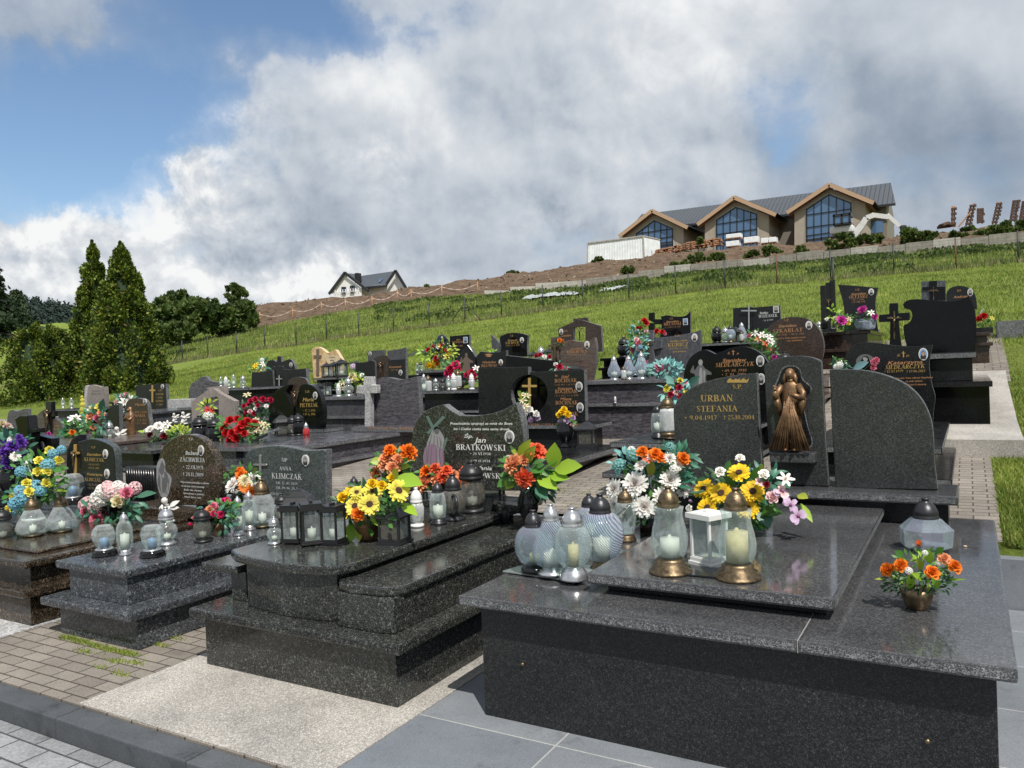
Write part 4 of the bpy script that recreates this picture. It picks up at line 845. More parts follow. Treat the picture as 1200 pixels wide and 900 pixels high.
for i in range(9):
    a=852+i*2.6; em.append((0,[(a,447.5),(a+2.2,444+(i%3)*.8),(a+5,443.6+(i%2)*2),(a+2.6,448.4)]))
etched(hs,em,H1,['gold'],'emblem')
hs=plate('headstone',[(905,568,1),(899,500),(895,428,1),(905,422),(920,418),(937,417),(952,419),(962,423,1),(966,500),(971,570,1)],H1,.075,M['g_stone'],t1,.005,M['g_edge'])
# niche edge and bronze figure on its shelf
nich=[(905+13,512),(921,490),(922,470),(919,461),(908,461),(906,456),(911,444),(916,432),(924,428),(933,429),(938,434),(941,444),(950,452),(951,458),(944,463),(943,480),(947,500),(951,524),(914,526)]
plate('niche_trim',nich,H1-.003,.003,M['g_edge'],hs,0)
q=[((a-930)*.93+930,(b-477)*.965+477) for a,b in nich]; plate('niche',q,H1-.005,.0015,M['g_dark'],hs,0)
mb=MB(); a=P(906,530,H1); b=P(958,530,H1); mb.box(a.x,b.x,H1-.12,H1-.001,a.z-.055,a.z+.012); mb.build('shelf',M['g_grey'],hs,bevel=.008)
def bronze_figure(parent,cx,ytop,ybot,wpx,Y,rays=True,name='statue'):
    """robed figure: one hand raised, the other at the heart, two fans of rays down to the foot"""
    c=P(cx,ybot,Y); t=P(cx,ytop,Y); h=t.z-c.z; W_=wpx*mpp(c); st=MB(); o=Vector((c.x,Y-.055,c.z))
    prof=[(.24,.0),(.235,.03),(.23,.15),(.215,.35),(.185,.55),(.20,.66),(.21,.74),(.195,.79),(.15,.825),(.075,.845)]
    N=40; vs=[];fs=[]
    for i,(r,z) in enumerate(prof):
        for k in range(N):
            a=2*PI*k/N; fold=1+(.10*math.sin(9*a+z*3)+.05*math.sin(17*a))*max(0,1-z/.7); vs.append(o+Vector((r*fold*math.cos(a)*h*.52,r*fold*math.sin(a)*h*.30,z*h)))
    for i in range(len(prof)-1):
        for k in range(N): fs.append((i*N+k,i*N+(k+1)%N,(i+1)*N+(k+1)%N,(i+1)*N+k))
    st.add(vs,fs,0,True)
    H=lambda x,y,z:o+Vector((x*h,y*h,z*h))
    # neck, head, arms belong to the same body
    st.tube([H(0,0,.82),H(0,-.01,.87)],.04*h,10); st.ball(H(0,-.012,.915),.058*h,9,sz=(.86,1,1.22))
    st.tube([H(-.09,-.01,.79),H(-.155,-.04,.69),H(-.16,-.07,.62),H(-.16,-.11,.66),H(-.155,-.14,.73)],[.045*h,.042*h,.042*h,.036*h,.020*h],10); st.tube([H(-.155,-.14,.73),H(-.152,-.15,.77)],[.018*h,.014*h],8)
    for i in range(4): st.tube([H(-.165+.010*i,-.150,.76),H(-.167+.011*i,-.154,.80-.004*i)],.005*h,5)
    st.tube([H(.09,-.01,.79),H(.15,-.04,.69),H(.15,-.08,.63),H(.09,-.13,.66),H(.03,-.15,.69)],[.045*h,.042*h,.043*h,.036*h,.020*h],10)
    for s in (-1,1): st.tube([H(s*.155,-.07,.64),H(s*.14,-.07,.56),H(s*.12,-.06,.42)],[.038*h,.045*h,.02*h],10)
    for i in range(4): st.tube([H(.035,-.155,.70+.010*i-.015),H(.0,-.158,.705+.010*i-.015)],.005*h,5)
    body=st.build(name,M['bronze'],parent)
    hr=MB(); hr.ball(H(0,.012,.925),.066*h,9,sz=(.95,.9,1.15)); 
    for s in (-1,1): hr.tube([H(s*.045,.0,.93),H(s*.062,-.01,.87),H(s*.07,-.02,.80)],[.028*h,.028*h,.014*h],8)
    hr.build('hair',M['bronze'],body)
    fc=MB(); fc.ball(H(0,-.066,.912),.010*h,5,sz=(.8,1,1.6))
    for s in (-1,1): fc.ball(H(s*.020,-.060,.927),.006*h,5)
    fc.build('face',M['bronze'],body)
    sa=MB(); 
    for k in range(5): sa.tube([H(-.05+.025*k,-.13,.60),H(-.09+.045*k,-.145,.3),H(-.12+.06*k,-.14,.02)],[.010*h,.014*h,.012*h],6)
    sa.build('robe_fold',M['bronze'],body)
    if rays:
        ry=MB(); s0=H(.01,-.15,.68)
        for s in (-1,1):
            for k in range(7):
                e=H((-.24+.034*k) if s<0 else (.03+.032*k),-.14-.012*(k%2),.012); ry.tube([s0,(s0+e)/2,e],[.004*h,.011*h,.016*h],5)
        ry.build('rays',M['bronze'],body)
    ft=MB(); 
    for s in (-1,1): ft.ball(H(s*.05,-.15,.02),.03*h,6,sz=(.7,1.4,.6))
    ft.build('foot',M['bronze'],body)
    return body
bronze_figure(hs,930.5,431,526.5,42,H1)
hs=plate('headstone',[(979,572,1),(975,500),(972,433,1),(1000,433),(1025,436),(1050,444),(1068,455),(1082,471),(1091,492),(1094,515),(1095,540),(1099,574,1)],H1,.085,M['g_stone'],t1,.005,M['g_edge'])
# --- black granite tomb with three levels, Bratkowski stone
t2=mon('three-level flecked black granite tomb with wavy headstone, second from the right in front row',-3.4,3.1,0)
blk(t2,'base',-3.885,-2.475,3.005,5.0,.007,.294,'g_fleck',.004); blk(t2,'step',-3.94,-2.40,2.94,5.05,.2945,.347,'g_fleck',.011)
blk(t2,'side_panel',-3.83,-3.70,3.16,4.98,.3475,.525,'g_fleck',.004); spoly(t2,'side_panel',[(-2.93,4.98),(-2.93,3.09),(-2.88,3.04),(-2.60,3.035),(-2.52,3.06),(-2.52,4.98)],.3475,.53,'g_fleck')
blk(t2,'side_slab',-4.02,-3.70,3.10,5.0,.5255,.568,'g_fleck',.010); spoly(t2,'side_slab',[(-2.93,5.0),(-2.93,3.12),(-2.88,3.06),(-2.80,3.04),(-2.60,3.05),(-2.53,3.08),(-2.50,3.14),(-2.50,5.0)],.5305,.578,'g_fleck',.012)
spoly(t2,'centre_panel',[(-3.70,4.98),(-3.70,3.17),(-3.62,3.10),(-3.3,3.05),(-3.05,3.06),(-2.93,3.10),(-2.93,4.98)],.3475,.605,'g_fleck')
spoly(t2,'cover_slab',[(-3.80,5.05),(-3.80,3.14),(-3.68,3.07),(-3.45,3.02),(-3.2,3.0),(-3.0,3.02),(-2.89,3.07),(-2.855,3.18),(-2.85,5.05)],.6055,.655,'g_fleck',.012)
H2=4.8; blk(t2,'plinth',-3.85,-2.72,4.70,5.05,.6555,.705,'g_fleck',.008)
hs=plate('headstone',[(482,575,1),(481,530),(483,508),(490,490),(503,479),(519,474,1),(528,481),(538,487,1),(560,487),(585,482),(604,472,1),(611,495),(613,520),(612,575,1)],H2,.09,M['g_fleck'],t2,.005,M['g_edge'])
inscription(hs,[('BRATKOWSKI',563,527.6,6.6,58),('* 24 VI 1930',563,533.2,3.0,24),('BRATKOWSKA',563,560,6.0,58),('* 19 X 1934',563,541.5,2.8,23)],H2,M['white'])
italic(hs,[('Przechodniu spojrzyj za mn\u0105 do Boga',563,497.6,2.9,73),('bo i Ciebie czeka taka sama droga.',564,504,2.9,66),('\u015ap.',549,513,4.2,10),('Jan',563,518.5,6,14),('Stefania',563,550.5,4.6,26)],H2,M['white'])
portrait(hs,597.5,512,11,15.5,H2,True); portrait(hs,596.5,540,10,14,H2,True)
etched(hs,[(0,[(499,488,1),(502,487,1),(520,521,1),(516,523,1)]),(0,[(519,487,1),(522,489,1),(503,509,1),(500,507,1)]),(1,[(505,508),(509,502),(514,503),(518,508),(521,515),(519,524),(520,535),(517,547),(506,548),(499,540),(500,522)]),(3,[(509,502),(512,500),(515,503),(514,508),(510,508)]),(2,[(499,524),(508,520),(513,528),(511,546),(500,547),(496,538)]),(2,[(514,530),(519,526),(521,545),(517,547)]),(1,[(504,512),(511,514),(518,517),(516,520),(508,518)]),(0,[(523,512,1),(525,514,1),(519,532,1),(517,530,1)]),(1,[(502,528),(504,526),(504,545),(501,545)]),(1,[(507,527),(509,526),(508,546),(506,546)])]+[(3,[(x,y,1),(x+.7,y,1),(x+d+.9,y+l,1),(x+d,y+l,1)]) for x,y,d,l in ((506,509,-3,12),(509,510,-1,14),(512,511,1,13),(515,512,2,10),(503,517,-2,24),(506,522,-2,22),(511,522,0,24),(514,524,2,20),(517,517,-2,12),(500,526,0,18),(519,530,1,14))]+[(1,[(509,503.5),(512,502.5),(513.5,505),(512,508),(509.5,507)]),(3,[(508,501,1),(514,499.5,1),(515,503,1),(512,502,1),(509,504,1),(507.5,509,1)])],H2,['etch_g','etch_w','etch_p','etch_d'])
# --- silvery granite two-level tomb
t3=mon('narrow silver-flecked granite tomb on two levels with green-grey headstone, in front row',-4.9,3.05,0)
blk(t3,'base',-5.33,-4.50,2.985,4.9,.003,.205,'g_silver',.004); blk(t3,'step',-5.41,-4.44,2.90,4.95,.2055,.258,'g_silver',.010,)
blk(t3,'side_panel',-5.26,-4.63,3.02,4.88,.2585,.435,'g_silver',.004); blk(t3,'cover_slab',-5.37,-4.60,2.99,4.95,.4355,.485,'g_silver',.010)
H3=4.72; blk(t3,'plinth',-5.5,-4.48,4.66,4.95,.4855,.54,'g_silver',.006)
hs=plate('headstone',[(289,592,1),(286,560),(286,540),(291,529),(305,524),(325,522.5),(343,525),(358,528),(381,527,1),(381,592,1)],H3,.085,M['g_green'],t3,.005,M['g_edge'])
inscription(hs,[('\u015aP',333.5,541,4,6.5),('ANNA',334.5,551,4.1,14),('KLIMCZAK',336,561.3,6.3,35),('UR. 12. 05. 1929',336,567.7,2.8,25),('ZM. 09. 06. 2012',336,573.3,2.8,25),('FRANCISZEK',323,580,2.6,20),('KLIMCZAK',327,586,3,16)],H3,M['silverlet'])
portrait(hs,358.5,539.5,8,13.5,H3,True)
crossp(hs,304.5,533,16,33,H3-.014,.012,'chrome','cross',.36,.075)
# --- brown granite tomb
t4=mon('brown speckled granite tomb with rounded boulder headstone and carved side figure',-6.2,3.0,0)
blk(t4,'base',-6.9,-5.66,2.97,4.75,.01,.215,'g_brown',.004); blk(t4,'step',-7.0,-5.60,2.90,4.8,.2155,.27,'g_brown',.012)
blk(t4,'side_panel',-6.9,-5.70,3.0,4.75,.2705,.41,'g_brown',.004); blk(t4,'cover_slab',-7.0,-5.64,2.93,4.8,.4105,.465,'g_brown',.016); blk(t4,'top_slab',-6.85,-5.80,3.1,4.75,.4655,.492,'g_brown',.014)
H4=4.5; blk(t4,'plinth',-6.7,-5.55,4.35,4.75,.4925,.555,'g_brown',.008)
hs=plate('headstone',[(187,592,1),(183,565),(184,545),(190,526),(200,515),(212,510),(226,510),(239,517),(250,533),(257,555),(259,572),(254,592,1)],H4,.085,M['g_brown'],t4,.006,M['g_brown'])
inscription(hs,[('\u015a.P',224,511.5+4.5,2.6,5),('ZACHWIEJA',225.5,541.2,4.9,29),('* 22.XI.1971',226.5,549.6,4.2,24),('+ 24.11.2009',226.5,558,4.2,24)],H4,M['silverlet'])
italic(hs,[('Bo\u017cena',225,533,4.6,15),('Wspomnienie pozostaje na zawsze',228,566.5,2.1,33),('w sercach kt\u00f3re kocha\u0142y',226,571,2.1,27),('Bo\u017ce daj wieczny',226,575.3,2.1,21),('Spoczywaj w pokoju',227,579.5,2.1,24),('Niech \u015bpi w ciszy',226,583.6,2.1,20)],H4,M['silverlet'],shear=.15)
portrait(hs,236,528,6.5,12.5,H4,True)
etched(hs,[(0,[(184,545),(189,537),(193,540),(195,552),(201,560),(199,573),(196,582),(189,582),(184,565)]),(1,[(188,545),(190,541),(193,547),(191,556),(187,553)]),(1,[(190,562),(195,560),(196,570),(191,578)]),(2,[(186,556),(188,560),(188,575),(186,568)]),(2,[(193,552),(197,560),(196,566),(193,560)])]+[(2,[(x,y,1),(x+.8,y,1),(x+d+.8,y+l,1),(x+d,y+l,1)]) for x,y,d,l in ((186,548,0,14),(189,556,3,16),(193,546,2,10),(187,566,2,14),(192,566,2,13),(196,556,1,10),(190,540,-2,8),(198,560,-1,14),(185,560,0,10),(194,572,2,8))],H4,['etch_w','etch_d','etch_d'])
# --- grey tomb with double black headstone
t5=mon('grey granite tomb with paired dark headstones, gilt cross and two oval portraits at left',-7.6,3.0,-.02)
tomb(t5,'g_silver',-8.55,-7.08,2.95,4.75,-.04,[(.22,0),(.455,.07)])
H5=4.5; blk(t5,'plinth',-8.3,-6.95,4.33,4.72,.4555,.52,'g_silver',.008)
plate('headstone',[(80,590,1),(78,550),(79,528),(84,515),(92,509.5),(101,509,1),(103,590,1)],H5+.09,.06,M['g_dark'],t5,.004,M['g_edge'])
hs=plate('headstone',[(94,592,1),(91,555),(90,522),(95,517),(107,514.5),(120,517.5),(131,524),(134,534,1),(137,592,1)],H5,.08,M['g_dark'],t5,.005,M['g_green'])
inscription(hs,[('\u015a.P',109.5,525.5,2.6,5),('KLIMCZAK',110.5,540.6,4,23),('* 18. 03. 1927',110,545.4,2.2,13),('+ 09. 11. 2002',110,549.5,2.2,13),('KLIMCZAK',109,564,4,18),('* 02. 05. 1930',109,569,2.2,12),('+ 12. 04. 2011',109,573,2.2,12)],H5,M['gold'])
italic(hs,[('Stanis\u0142aw',110,534,3.2,17),('Katarzyna',111,557.3,3.2,18)],H5,M['gold'])
portrait(hs,124,532,5.5,11,H5); portrait(hs,125.7,555,5.5,11,H5)
crossp(t5,87.3,521,9,39,H5-.02,.018,'gold','cross',.26,.06,'brass')
# --- black tomb at the left edge with carved black cross
t6=mon('glossy black tomb with sloping headstone under a thick black cross at left edge',-9.0,3.2,-.05)
tomb(t6,'g_black',-10.4,-8.75,3.0,4.9,-.06,[(.2,0),(.42,.07)])
H6=4.6; blk(t6,'plinth',-10.2,-8.6,4.4,4.8,.4205,.50,'g_black',.008)
hs=plate('headstone',[(22,590,1),(20,530),(24,512,1),(37,506),(45,510),(60,514,1),(59,530),(54,545),(53,590,1)],H6,.09,M['g_black'],t6,.005,M['g_dark'])
inscription(hs,[('\u015a.P',39.5,521,2.6,4),('KOMARZYN',41,533.5,3.9,21),('* 26. 05. 1952',40,538,2.2,10),('+ 14. 03. 2010',39.5,541.5,2.2,10)],H6,M['goldred'])
italic(hs,[('Jan',40,527.5,3,5)],H6,M['goldred']); portrait(hs,49.3,522.5,5.4,10.5,H6,True)
plate('cross',[(22,550,1),(20,508,1),(8,507,1),(8,502,1),(20,502,1),(17,491,1),(22,487,1),(32,487,1),(34,502,1),(43,502,1),(43,507,1),(36,508,1),(38,550,1)],H6-.12,.10,M['g_black'],t6,.008,M['g_dark'])
mb=MB(); mb.add([],[]) if False else None
# ================================================================= SECOND ROW
Y2=9.1; y2f=6.65
s1=mon('black tomb with heart-topped headstone and etched robed figure, behind the named quarter-round stone',-2.4,6.7,.45)
tomb(s1,'g_dark',-2.93,-1.92,6.60,9.35,.40,[(.68,0),(.95,.06)],'g_edge')
hs=plate('headstone',[(806,520,1),(802,470),(801,448),(802,434),(808,420),(818,412),(827,410),(838,415,1),(846,412),(856,408),(868,406),(880,408),(892,415),(901,427),(904,440),(903,520,1)],Y2,.10,M['g_black'],s1,.006,M['g_dark'])
inscription(hs,[('SIEDLARCZYK',860.5,429.4,4.7,45,.2),('* 09. 08. 1940',860,435.6,3.0,29,.2),('* 7. 01. 2006',860,440.2,3.0,29,.2),('+',859.5,416,6,5)],Y2,M['goldred'])
italic(hs,[('Stanis\u0142aw',860,424.2,4.4,28),('\u015b.',854,415,2.5,3),('p.',865,415,2.5,3)],Y2,M['goldred'])
portrait(hs,891,423,9.5,13,Y2,True); portrait(hs,892,444,9.5,13,Y2,True)
figure_etch(hs,821,421,24,36,Y2)
s2=mon('black tomb with slanted wavy headstone, gilt name and single portrait, behind the blank quarter-round stone',-.75,6.7,.45)
tomb(s2,'g_dark',-1.28,-.13,6.70,9.35,.42,[(.70,0),(.93,.06)],'g_edge')
hs=plate('headstone',[(994,500,1),(991,440),(991,418),(996,408),(1006,402),(1020,401),(1045,404),(1070,406),(1093,404,1),(1090,418),(1089,430),(1092,450),(1096,465),(1094,482),(1093,500,1)],Y2,.08,M['g_dark'],s2,.005,M['g_edge'])
inscription(hs,[('SIEDLARCZYK',1060,432,4.6,46,.2),('* 12.07.1979',1047,436.4,2.8,22,.2),('+ 17.06.2015',1073,436.2,2.8,22,.2),('+',1059,418.5,7,6)],Y2,M['gold'])
italic(hs,[('Katarzyna',1060,426.6,4.2,41),('\u015b.',1053,417.5,2.6,4),('p.',1064,417.5,2.6,4),('Jezu ufam Tobie, mi\u0142uj nas Niepokalana',1071,443.6,2.0,44),('na wieki wiek\u00f3w',1071,447.5,2,20),('Cze\u015b\u0107 Jej pami\u0119ci, spoczywaj',1071,451.4,2,28)],Y2,M['goldred'])
portrait(hs,1082,415,11,14.5,Y2,bg=M['paleblue'])
etched(hs,[(0,circ(1014,424,11,9,0,360,16)),(1,[(1008,424),(1012,418),(1017,418),(1020,425),(1024,432),(1004,432)]),(2,[(1011,420),(1014,418.5),(1017,421),(1014,424)])],Y2,['etch_d','g_black','etch_w'])
s3=mon('low polished black tomb with two square headstones around a round opening and thin brass cross',-4.7,7.0,.4)
blk(s3,'base',-5.62,-3.72,6.75,8.72,.38,.625,'g_dark',.004); blk(s3,'cover_slab',-5.7,-3.60,6.68,8.78,.6255,.70,'g_dark',.010,'g_edge')
blk(s3,'plinth_base',-5.85,-4.10,8.79,9.3,.5,.885,'g_dark',.004); blk(s3,'plinth',-5.92,-3.98,8.72,9.35,.8855,.945,'g_dark',.008,'g_edge')
hole=(620,462,21.5,22.5)
hs=plate('headstone',[(561,492,1),(560,431.5,1),(618.5,429.8,1)]+circ(*hole,267,93,14)+[(618.5,492,1)],Y2,.10,M['g_dark'],s3,.005,M['g_edge'])
hs=plate('headstone',[(621,436,1),(684,433,1),(686,494,1),(621,496,1)]+circ(*hole,87,-87,14),Y2,.10,M['g_dark'],s3,.005,M['g_edge'])
plate('back_disc',circ(620,462,26,27,0,359,24),Y2+.11,.03,M['g_black'],s3,0)
inscription(hs,[('BOCHNAK',663,448,4.3,26),('* 2. 10. 1912  + 24. 4. 1993',663,451.6,1.8,28),('BOCHNAK',663.5,460.8,4.3,26),('* 15. 1. 1922  + 3. 4. 1998',663.5,464.4,1.8,28),('BOCHNAK',664,474,4.3,26),('* 1950  + 1951',664,477.2,1.8,16),('BOCHNAK',664,487,4.3,26)],Y2,M['goldred'])
italic(hs,[('J\u00f3zef',662,442.8,3.4,10),('Katarzyna',662,456.4,2.8,17),('Milena',663,469,3.3,13),('\u015bp.',652,441,2.3,4)],Y2,M['goldred'])
portrait(hs,678.8,453,8,11.5,Y2,True); portrait(hs,680,477.5,8,11.5,Y2,True)
crossp(s3,620,443,17,38,Y2-.03,.02,'gold','cross',.25,.07)
inscription(s3,[('BO I CIEBIE CZEKA TA SAMA DROGA',648,498.6,2.2,78)],8.718,M['goldred'])
s4=mon('purple-grey granite tomb with big blank wavy headstone and pale stone cross at its side',-7.4,6.7,.4)
tomb(s4,'g_purple',-7.98,-6.98,6.65,9.35,.40,[(.60,0),(.82,.07)],'g_edge'); blk(s4,'plinth',-7.95,-6.75,8.85,9.4,.8205,.90,'g_purple',.008,'g_edge')
plate('headstone',[(435,499,1),(434,470),(440,447,1),(446,443),(456,442.5),(466,444.5),(475,444.5),(483,442.5),(489,441,1),(491,470),(492.5,499,1)],Y2,.10,M['g_purple'],s4,.005,M['g_edge'])
inscription(s4,[('JEZU UFAM TOBIE',458,503.3,2.6,54)],8.849,M['goldred'])
plate('cross',[(427,500,1),(427.5,462,1),(417,461,1),(418,452,1),(426,451,1),(426,441.5,1),(435,441.5,1),(436,451,1),(441,451,1),(441,461,1),(433.5,461,1),(433.5,500,1)],Y2-.13,.10,M['g_white'],s4,.006)
s5=mon('black granite tomb with S-curved pair of headstones around a rounded middle stone',-9.1,6.7,.35)
tomb(s5,'g_silver',-9.55,-8.0,6.75,9.3,.33,[(.56,0),(.80,.07)],'g_edge'); blk(s5,'plinth',-9.75,-8.55,8.9,9.35,.8005,.86,'g_dark',.006,'g_edge')
plate('headstone',[(332,500,1),(335,465),(337,448),(344,443),(352,442),(360,447),(362,470),(358,500,1)],Y2+.09,.05,M['g_rust'],s5,.005,M['g_edge'])
plate('headstone',[(315,503,1),(315,480),(318,466),(326,456),(336,451),(339,452),(335,459),(338,468),(343,480),(344,503,1)],Y2,.10,M['g_black'],s5,.005,M['g_dark'])
hs=plate('headstone',[(348,503,1),(346,480),(349,463),(352,452),(358,450),(367,453),(375,464),(378,480),(378,495),(376,503,1)],Y2-.002,.10,M['g_black'],s5,.005,M['g_dark'])
inscription(hs,[('\u015a.P.',360.5,460.3,2.6,6),('PIETRZAK',362,476.8,4.3,21),('* 17. 3. 1951',362.5,482.3,2.6,14),('+ 19. 6. 2018',362.5,486.6,2.6,14)],Y2-.002,M['gold'])
italic(hs,[('Maria',361,470.3,4.4,13)],Y2-.002,M['gold']); portrait(hs,369.6,463.5,5,9,Y2-.002,True); corpus(s5,346,459,9,20,Y2-.02)
s6=mon('grave with house-shaped pinkish headstone split by two openings above a dark slab',-11.2,6.7,.3)
tomb(s6,'g_dark',-11.2,-9.62,6.70,9.3,.27,[(.50,0),(.74,.07)],'g_silver'); 
plate('headstone',[(225,503,1),(224,471,1),(246,455,1),(248,466,1),(240,469),(238,473,1),(239,503,1)],Y2,.10,M['g_pink'],s6,.004)
plate('headstone',[(250,455,1),(258,461,1),(275,470,1),(275,502,1),(256,503,1),(256,470),(253,465),(250,467,1)],Y2,.10,M['g_pink'],s6,.004)
plate('ridge_stone',[(241,456,1),(243,454,1),(263,452,1),(264,462,1),(250,457,1)],Y2+.11,.08,M['g_pink'],s6,.004)
s7=mon('brown striped gneiss tomb with brown wavy headstone beside the bronze madonna',-12.6,6.7,.25)
tomb(s7,'g_striped',-13.9,-11.25,6.65,9.3,.22,[(.52,0),(.79,.06)])
hs=plate('headstone',[(153,516,1),(150,490),(147,477),(150,469),(159,466.5),(168,468,1),(172,474),(174,490),(178,512,1)],Y2,.09,M['g_rust'],s7,.005,M['g_edge'])
inscription(hs,[('ROM. 12.8.1945',165,484,2.4,14),('MAREK',164.5,488.5,3,12),('* 22. 9. 1951',165,493.5,2,13),('+ 4. 1. 2008',165,497,2,13)],Y2,M['goldred']); italic(hs,[('Marian',164,475.5,3,12)],Y2,M['goldred']); portrait(hs,170,470.5,4,7,Y2,True)
plate('headstone',[(124,512,1),(125,490),(128,478),(134,475),(139,474,1),(140,512,1)],Y2+.02,.09,M['g_dark'],s7,.005,M['g_edge'])
def madonna(px,yt,yb,Y,label,mat='bronze',name='statue'):
    c=P(px,yb,Y); h=P(px,yt,Y).z-c.z; r=thing(name,label,'statue',c); mb=MB()
    N=24; prof=[(.16,0),(.15,.05),(.14,.3),(.15,.5),(.165,.66),(.15,.76),(.10,.83),(.075,.87),(.075,.93),(.055,.98),(.01,1)]
    vs=[];fs=[]
    for i,(q,z) in enumerate(prof):
        for k in range(N):
            a=2*PI*k/N; f_=1+.08*math.sin(7*a)*max(0,1-z*1.3); vs.append(c+Vector((q*f_*math.cos(a),q*f_*.75*math.sin(a),z))*h)
    for i in range(len(prof)-1):
        for k in range(N): fs.append((i*N+k,i*N+(k+1)%N,(i+1)*N+(k+1)%N,(i+1)*N+k))
    mb.add(vs,fs,0,True); H=lambda x,y,z:c+Vector((x,y,z))*h
    for s in (-1,1): mb.tube([H(s*.13,0,.74),H(s*.12,-.1,.62),H(s*.02,-.15,.70)],[.05*h,.045*h,.02*h],8)
    mb.ball(H(0,-.055,.90),.05*h,7); mb.build('figure',M[mat],r)
    MB().lathe([(.2*h,0),(.2*h,.02*h),(.15*h,.05*h)],16,c).build('foot_plate',M[mat],r); return r
madonna(154,476.5,517,8.4,'bronze madonna statue with bowed head standing on the striped tomb at left')
s8=mon('small tomb at far left with two quarter-circle headstones and a crucifix between them',-16.6,7.2,.2)
tomb(s8,'g_dark',-17.2,-15.2,6.9,9.4,.12,[(.40,0),(.60,.07)])
plate('headstone',[(38,520,1),(38,500),(42,489),(48,482),(52,480,1),(52,520,1)],Y2,.08,M['g_striped'],s8,.004,M['g_green'])
hs=plate('headstone',[(61,520,1),(61,490,1),(66,491),(71,496),(75,505),(76,520,1)],Y2,.08,M['g_striped'],s8,.004,M['g_green'])
inscription(hs,[('JAN',66.5,500,2,6),('HELENA',67,504,2,8),('* 1931 + 2007',67,508,1.6,9),('* 1933 + 2012',67.5,512,1.6,9)],Y2,M['gold'])
crossp(s8,56.7,471,13,50,Y2-.03,.09,'g_dark','cross',.28,.13,'brass')
s9=mon('plain wavy grey headstone at far left below the round thuja',-19.0,7.0,.2)
tomb(s9,'g_silver',-20.4,-17.6,7.2,9.9,.05,[(.35,0),(.58,.07)])
plate('headstone',[(8,512,1),(9,486),(14,480.5),(20,482),(27,479.5),(32,479,1),(32,512,1)],9.6,.09,M['g_purple'],s9,.004,M['g_edge'])
# ================================================================= THIRD ROW
Y3=12.6
r1=mon('black tomb with blank notched headstone and tall black cross bearing a crucifix, at right',-.3,10,.78)
blk(r1,'base',-.78,.185,9.93,12.9,.802,1.262,'g_black',.004); blk(r1,'step',-.84,.215,9.87,12.95,1.2625,1.325,'g_black',.008,'g_dark')
blk(r1,'side_panel',-.72,.035,10.2,12.85,1.3255,1.575,'g_black',.004,'g_dark'); blk(r1,'cover_slab',-.78,.08,10.13,12.9,1.5755,1.645,'g_black',.008,'g_edge')
plate('headstone',[(1065,416,1),(1060,395),(1059,382),(1064,379),(1068,374),(1069,368),(1066,363),(1060,361),(1058,357,1),(1063,352),(1075,350.5),(1095,352),(1115,353),(1128,350),(1135,347,1),(1141,358),(1144,375),(1144,395),(1141,416,1)],Y3,.11,M['g_black'],r1,.006,M['g_dark'])
plate('cross',[(1041,418,1),(1043,395,1),(1043,377,1),(1030,377.5,1),(1030,369,1),(1042,368,1),(1042,355.5,1),(1052,355,1),(1052.5,367,1),(1066,366,1),(1066,375,1),(1053,376,1),(1055,395,1),(1058,418,1)],Y3-.05,.10,M['g_black'],r1,.005,M['g_dark'])
crossp(r1,1048,364.5,17,33,Y3-.07,.012,'brass','crucifix',.25,.05,'brass')
r2=mon('red-brown granite tomb with wide oval headstone lettered in gold, behind the bronze figure',-2.3,10.3,.7)
tomb(r2,'g_rust',-2.95,-1.75,10.15,12.9,.68,[(1.12,0),(1.40,.06)])
hs=plate('headstone',[(905,450,1),(897,430),(894,410),(896,392),(905,379),(920,372.5),(935,371.5),(949,375),(960,386),(965,400),(964,418),(955,436),(948,450,1)],Y3,.09,M['g_rust'],r2,.005,M['g_edge'])
inscription(hs,[('\u015a.P.',922,376.5,2.6,7),('SZKARLAT',923,389.3,4.2,35),('* 08. 04. 1948   + 08. V. 2018',923,392.9,2.0,38),],Y3,M['goldred'])
italic(hs,[('Stanis\u0142aw',922.5,383.3,3.3,22),('Pami\u0119\u0107 o Tobie zostanie z nami',926,396.8,1.9,36),('na zawsze',931,399.7,1.9,18)],Y3,M['goldred']); portrait(hs,948,381,8,10,Y3)
r3=mon('red stone wheel cross with ribbed fan standing behind the oval headstone',-2.9,12.7,1.3,'grave_cross','cross')
blk(r3,'base',X(905,400,13.2),X(931,400,13.2),13.15,13.4,1.1,P(915,398,13.2).z,'g_rust',.005)
mb=MB(); cc_=P(919,397,13.2); 
for i in range(15):
    a=PI*(i+.5)/15; d=Vector((math.cos(a),0,math.sin(a))); rr_=.255; mb.bar(cc_+d*.03,cc_+d*rr_,.022,.035,up=Vector((0,1,0)))
mb.tube([cc_+Vector((.265*math.cos(PI*i/16),0,.265*math.sin(PI*i/16))) for i in range(17)],.014,6); mb.build('fan',M['g_rust'],r3)
crossp(r3,918,380,14,19,13.17,.06,'g_rust','cross',.55,.22)
r4=mon('purple-streaked granite tomb with wide ledge and blue-grey headstone with side cross, centre right',-4.1,10.2,.66)
tomb(r4,'g_purple',-4.84,-3.10,10.07,12.9,.62,[(1.135,0),(1.445,.05)],'g_edge')
hs=plate('headstone',[(776,444,1),(767,425),(764,405),(766,395,1),(780,395),(800,392),(812,389.5),(821,386.5,1),(821,405),(817,425),(814,444,1)],Y3,.09,M['g_blue'],r4,.005,M['g_edge'])
inscription(hs,[('\u015a.P.',794,394.6,2.2,7),('KUBICZ',794.5,406,4.2,24),('* 10.02. 1938 + 12. 7. 2009',794.5,409.2,1.9,24)],Y3,M['gold']); italic(hs,[('Stanis\u0142aw i J\u00f3zefa',795,400.3,2.2,20),('spoczywajcie',796,412.6,1.9,16)],Y3,M['gold']); portrait(hs,814,395.5,7,9.5,Y3)
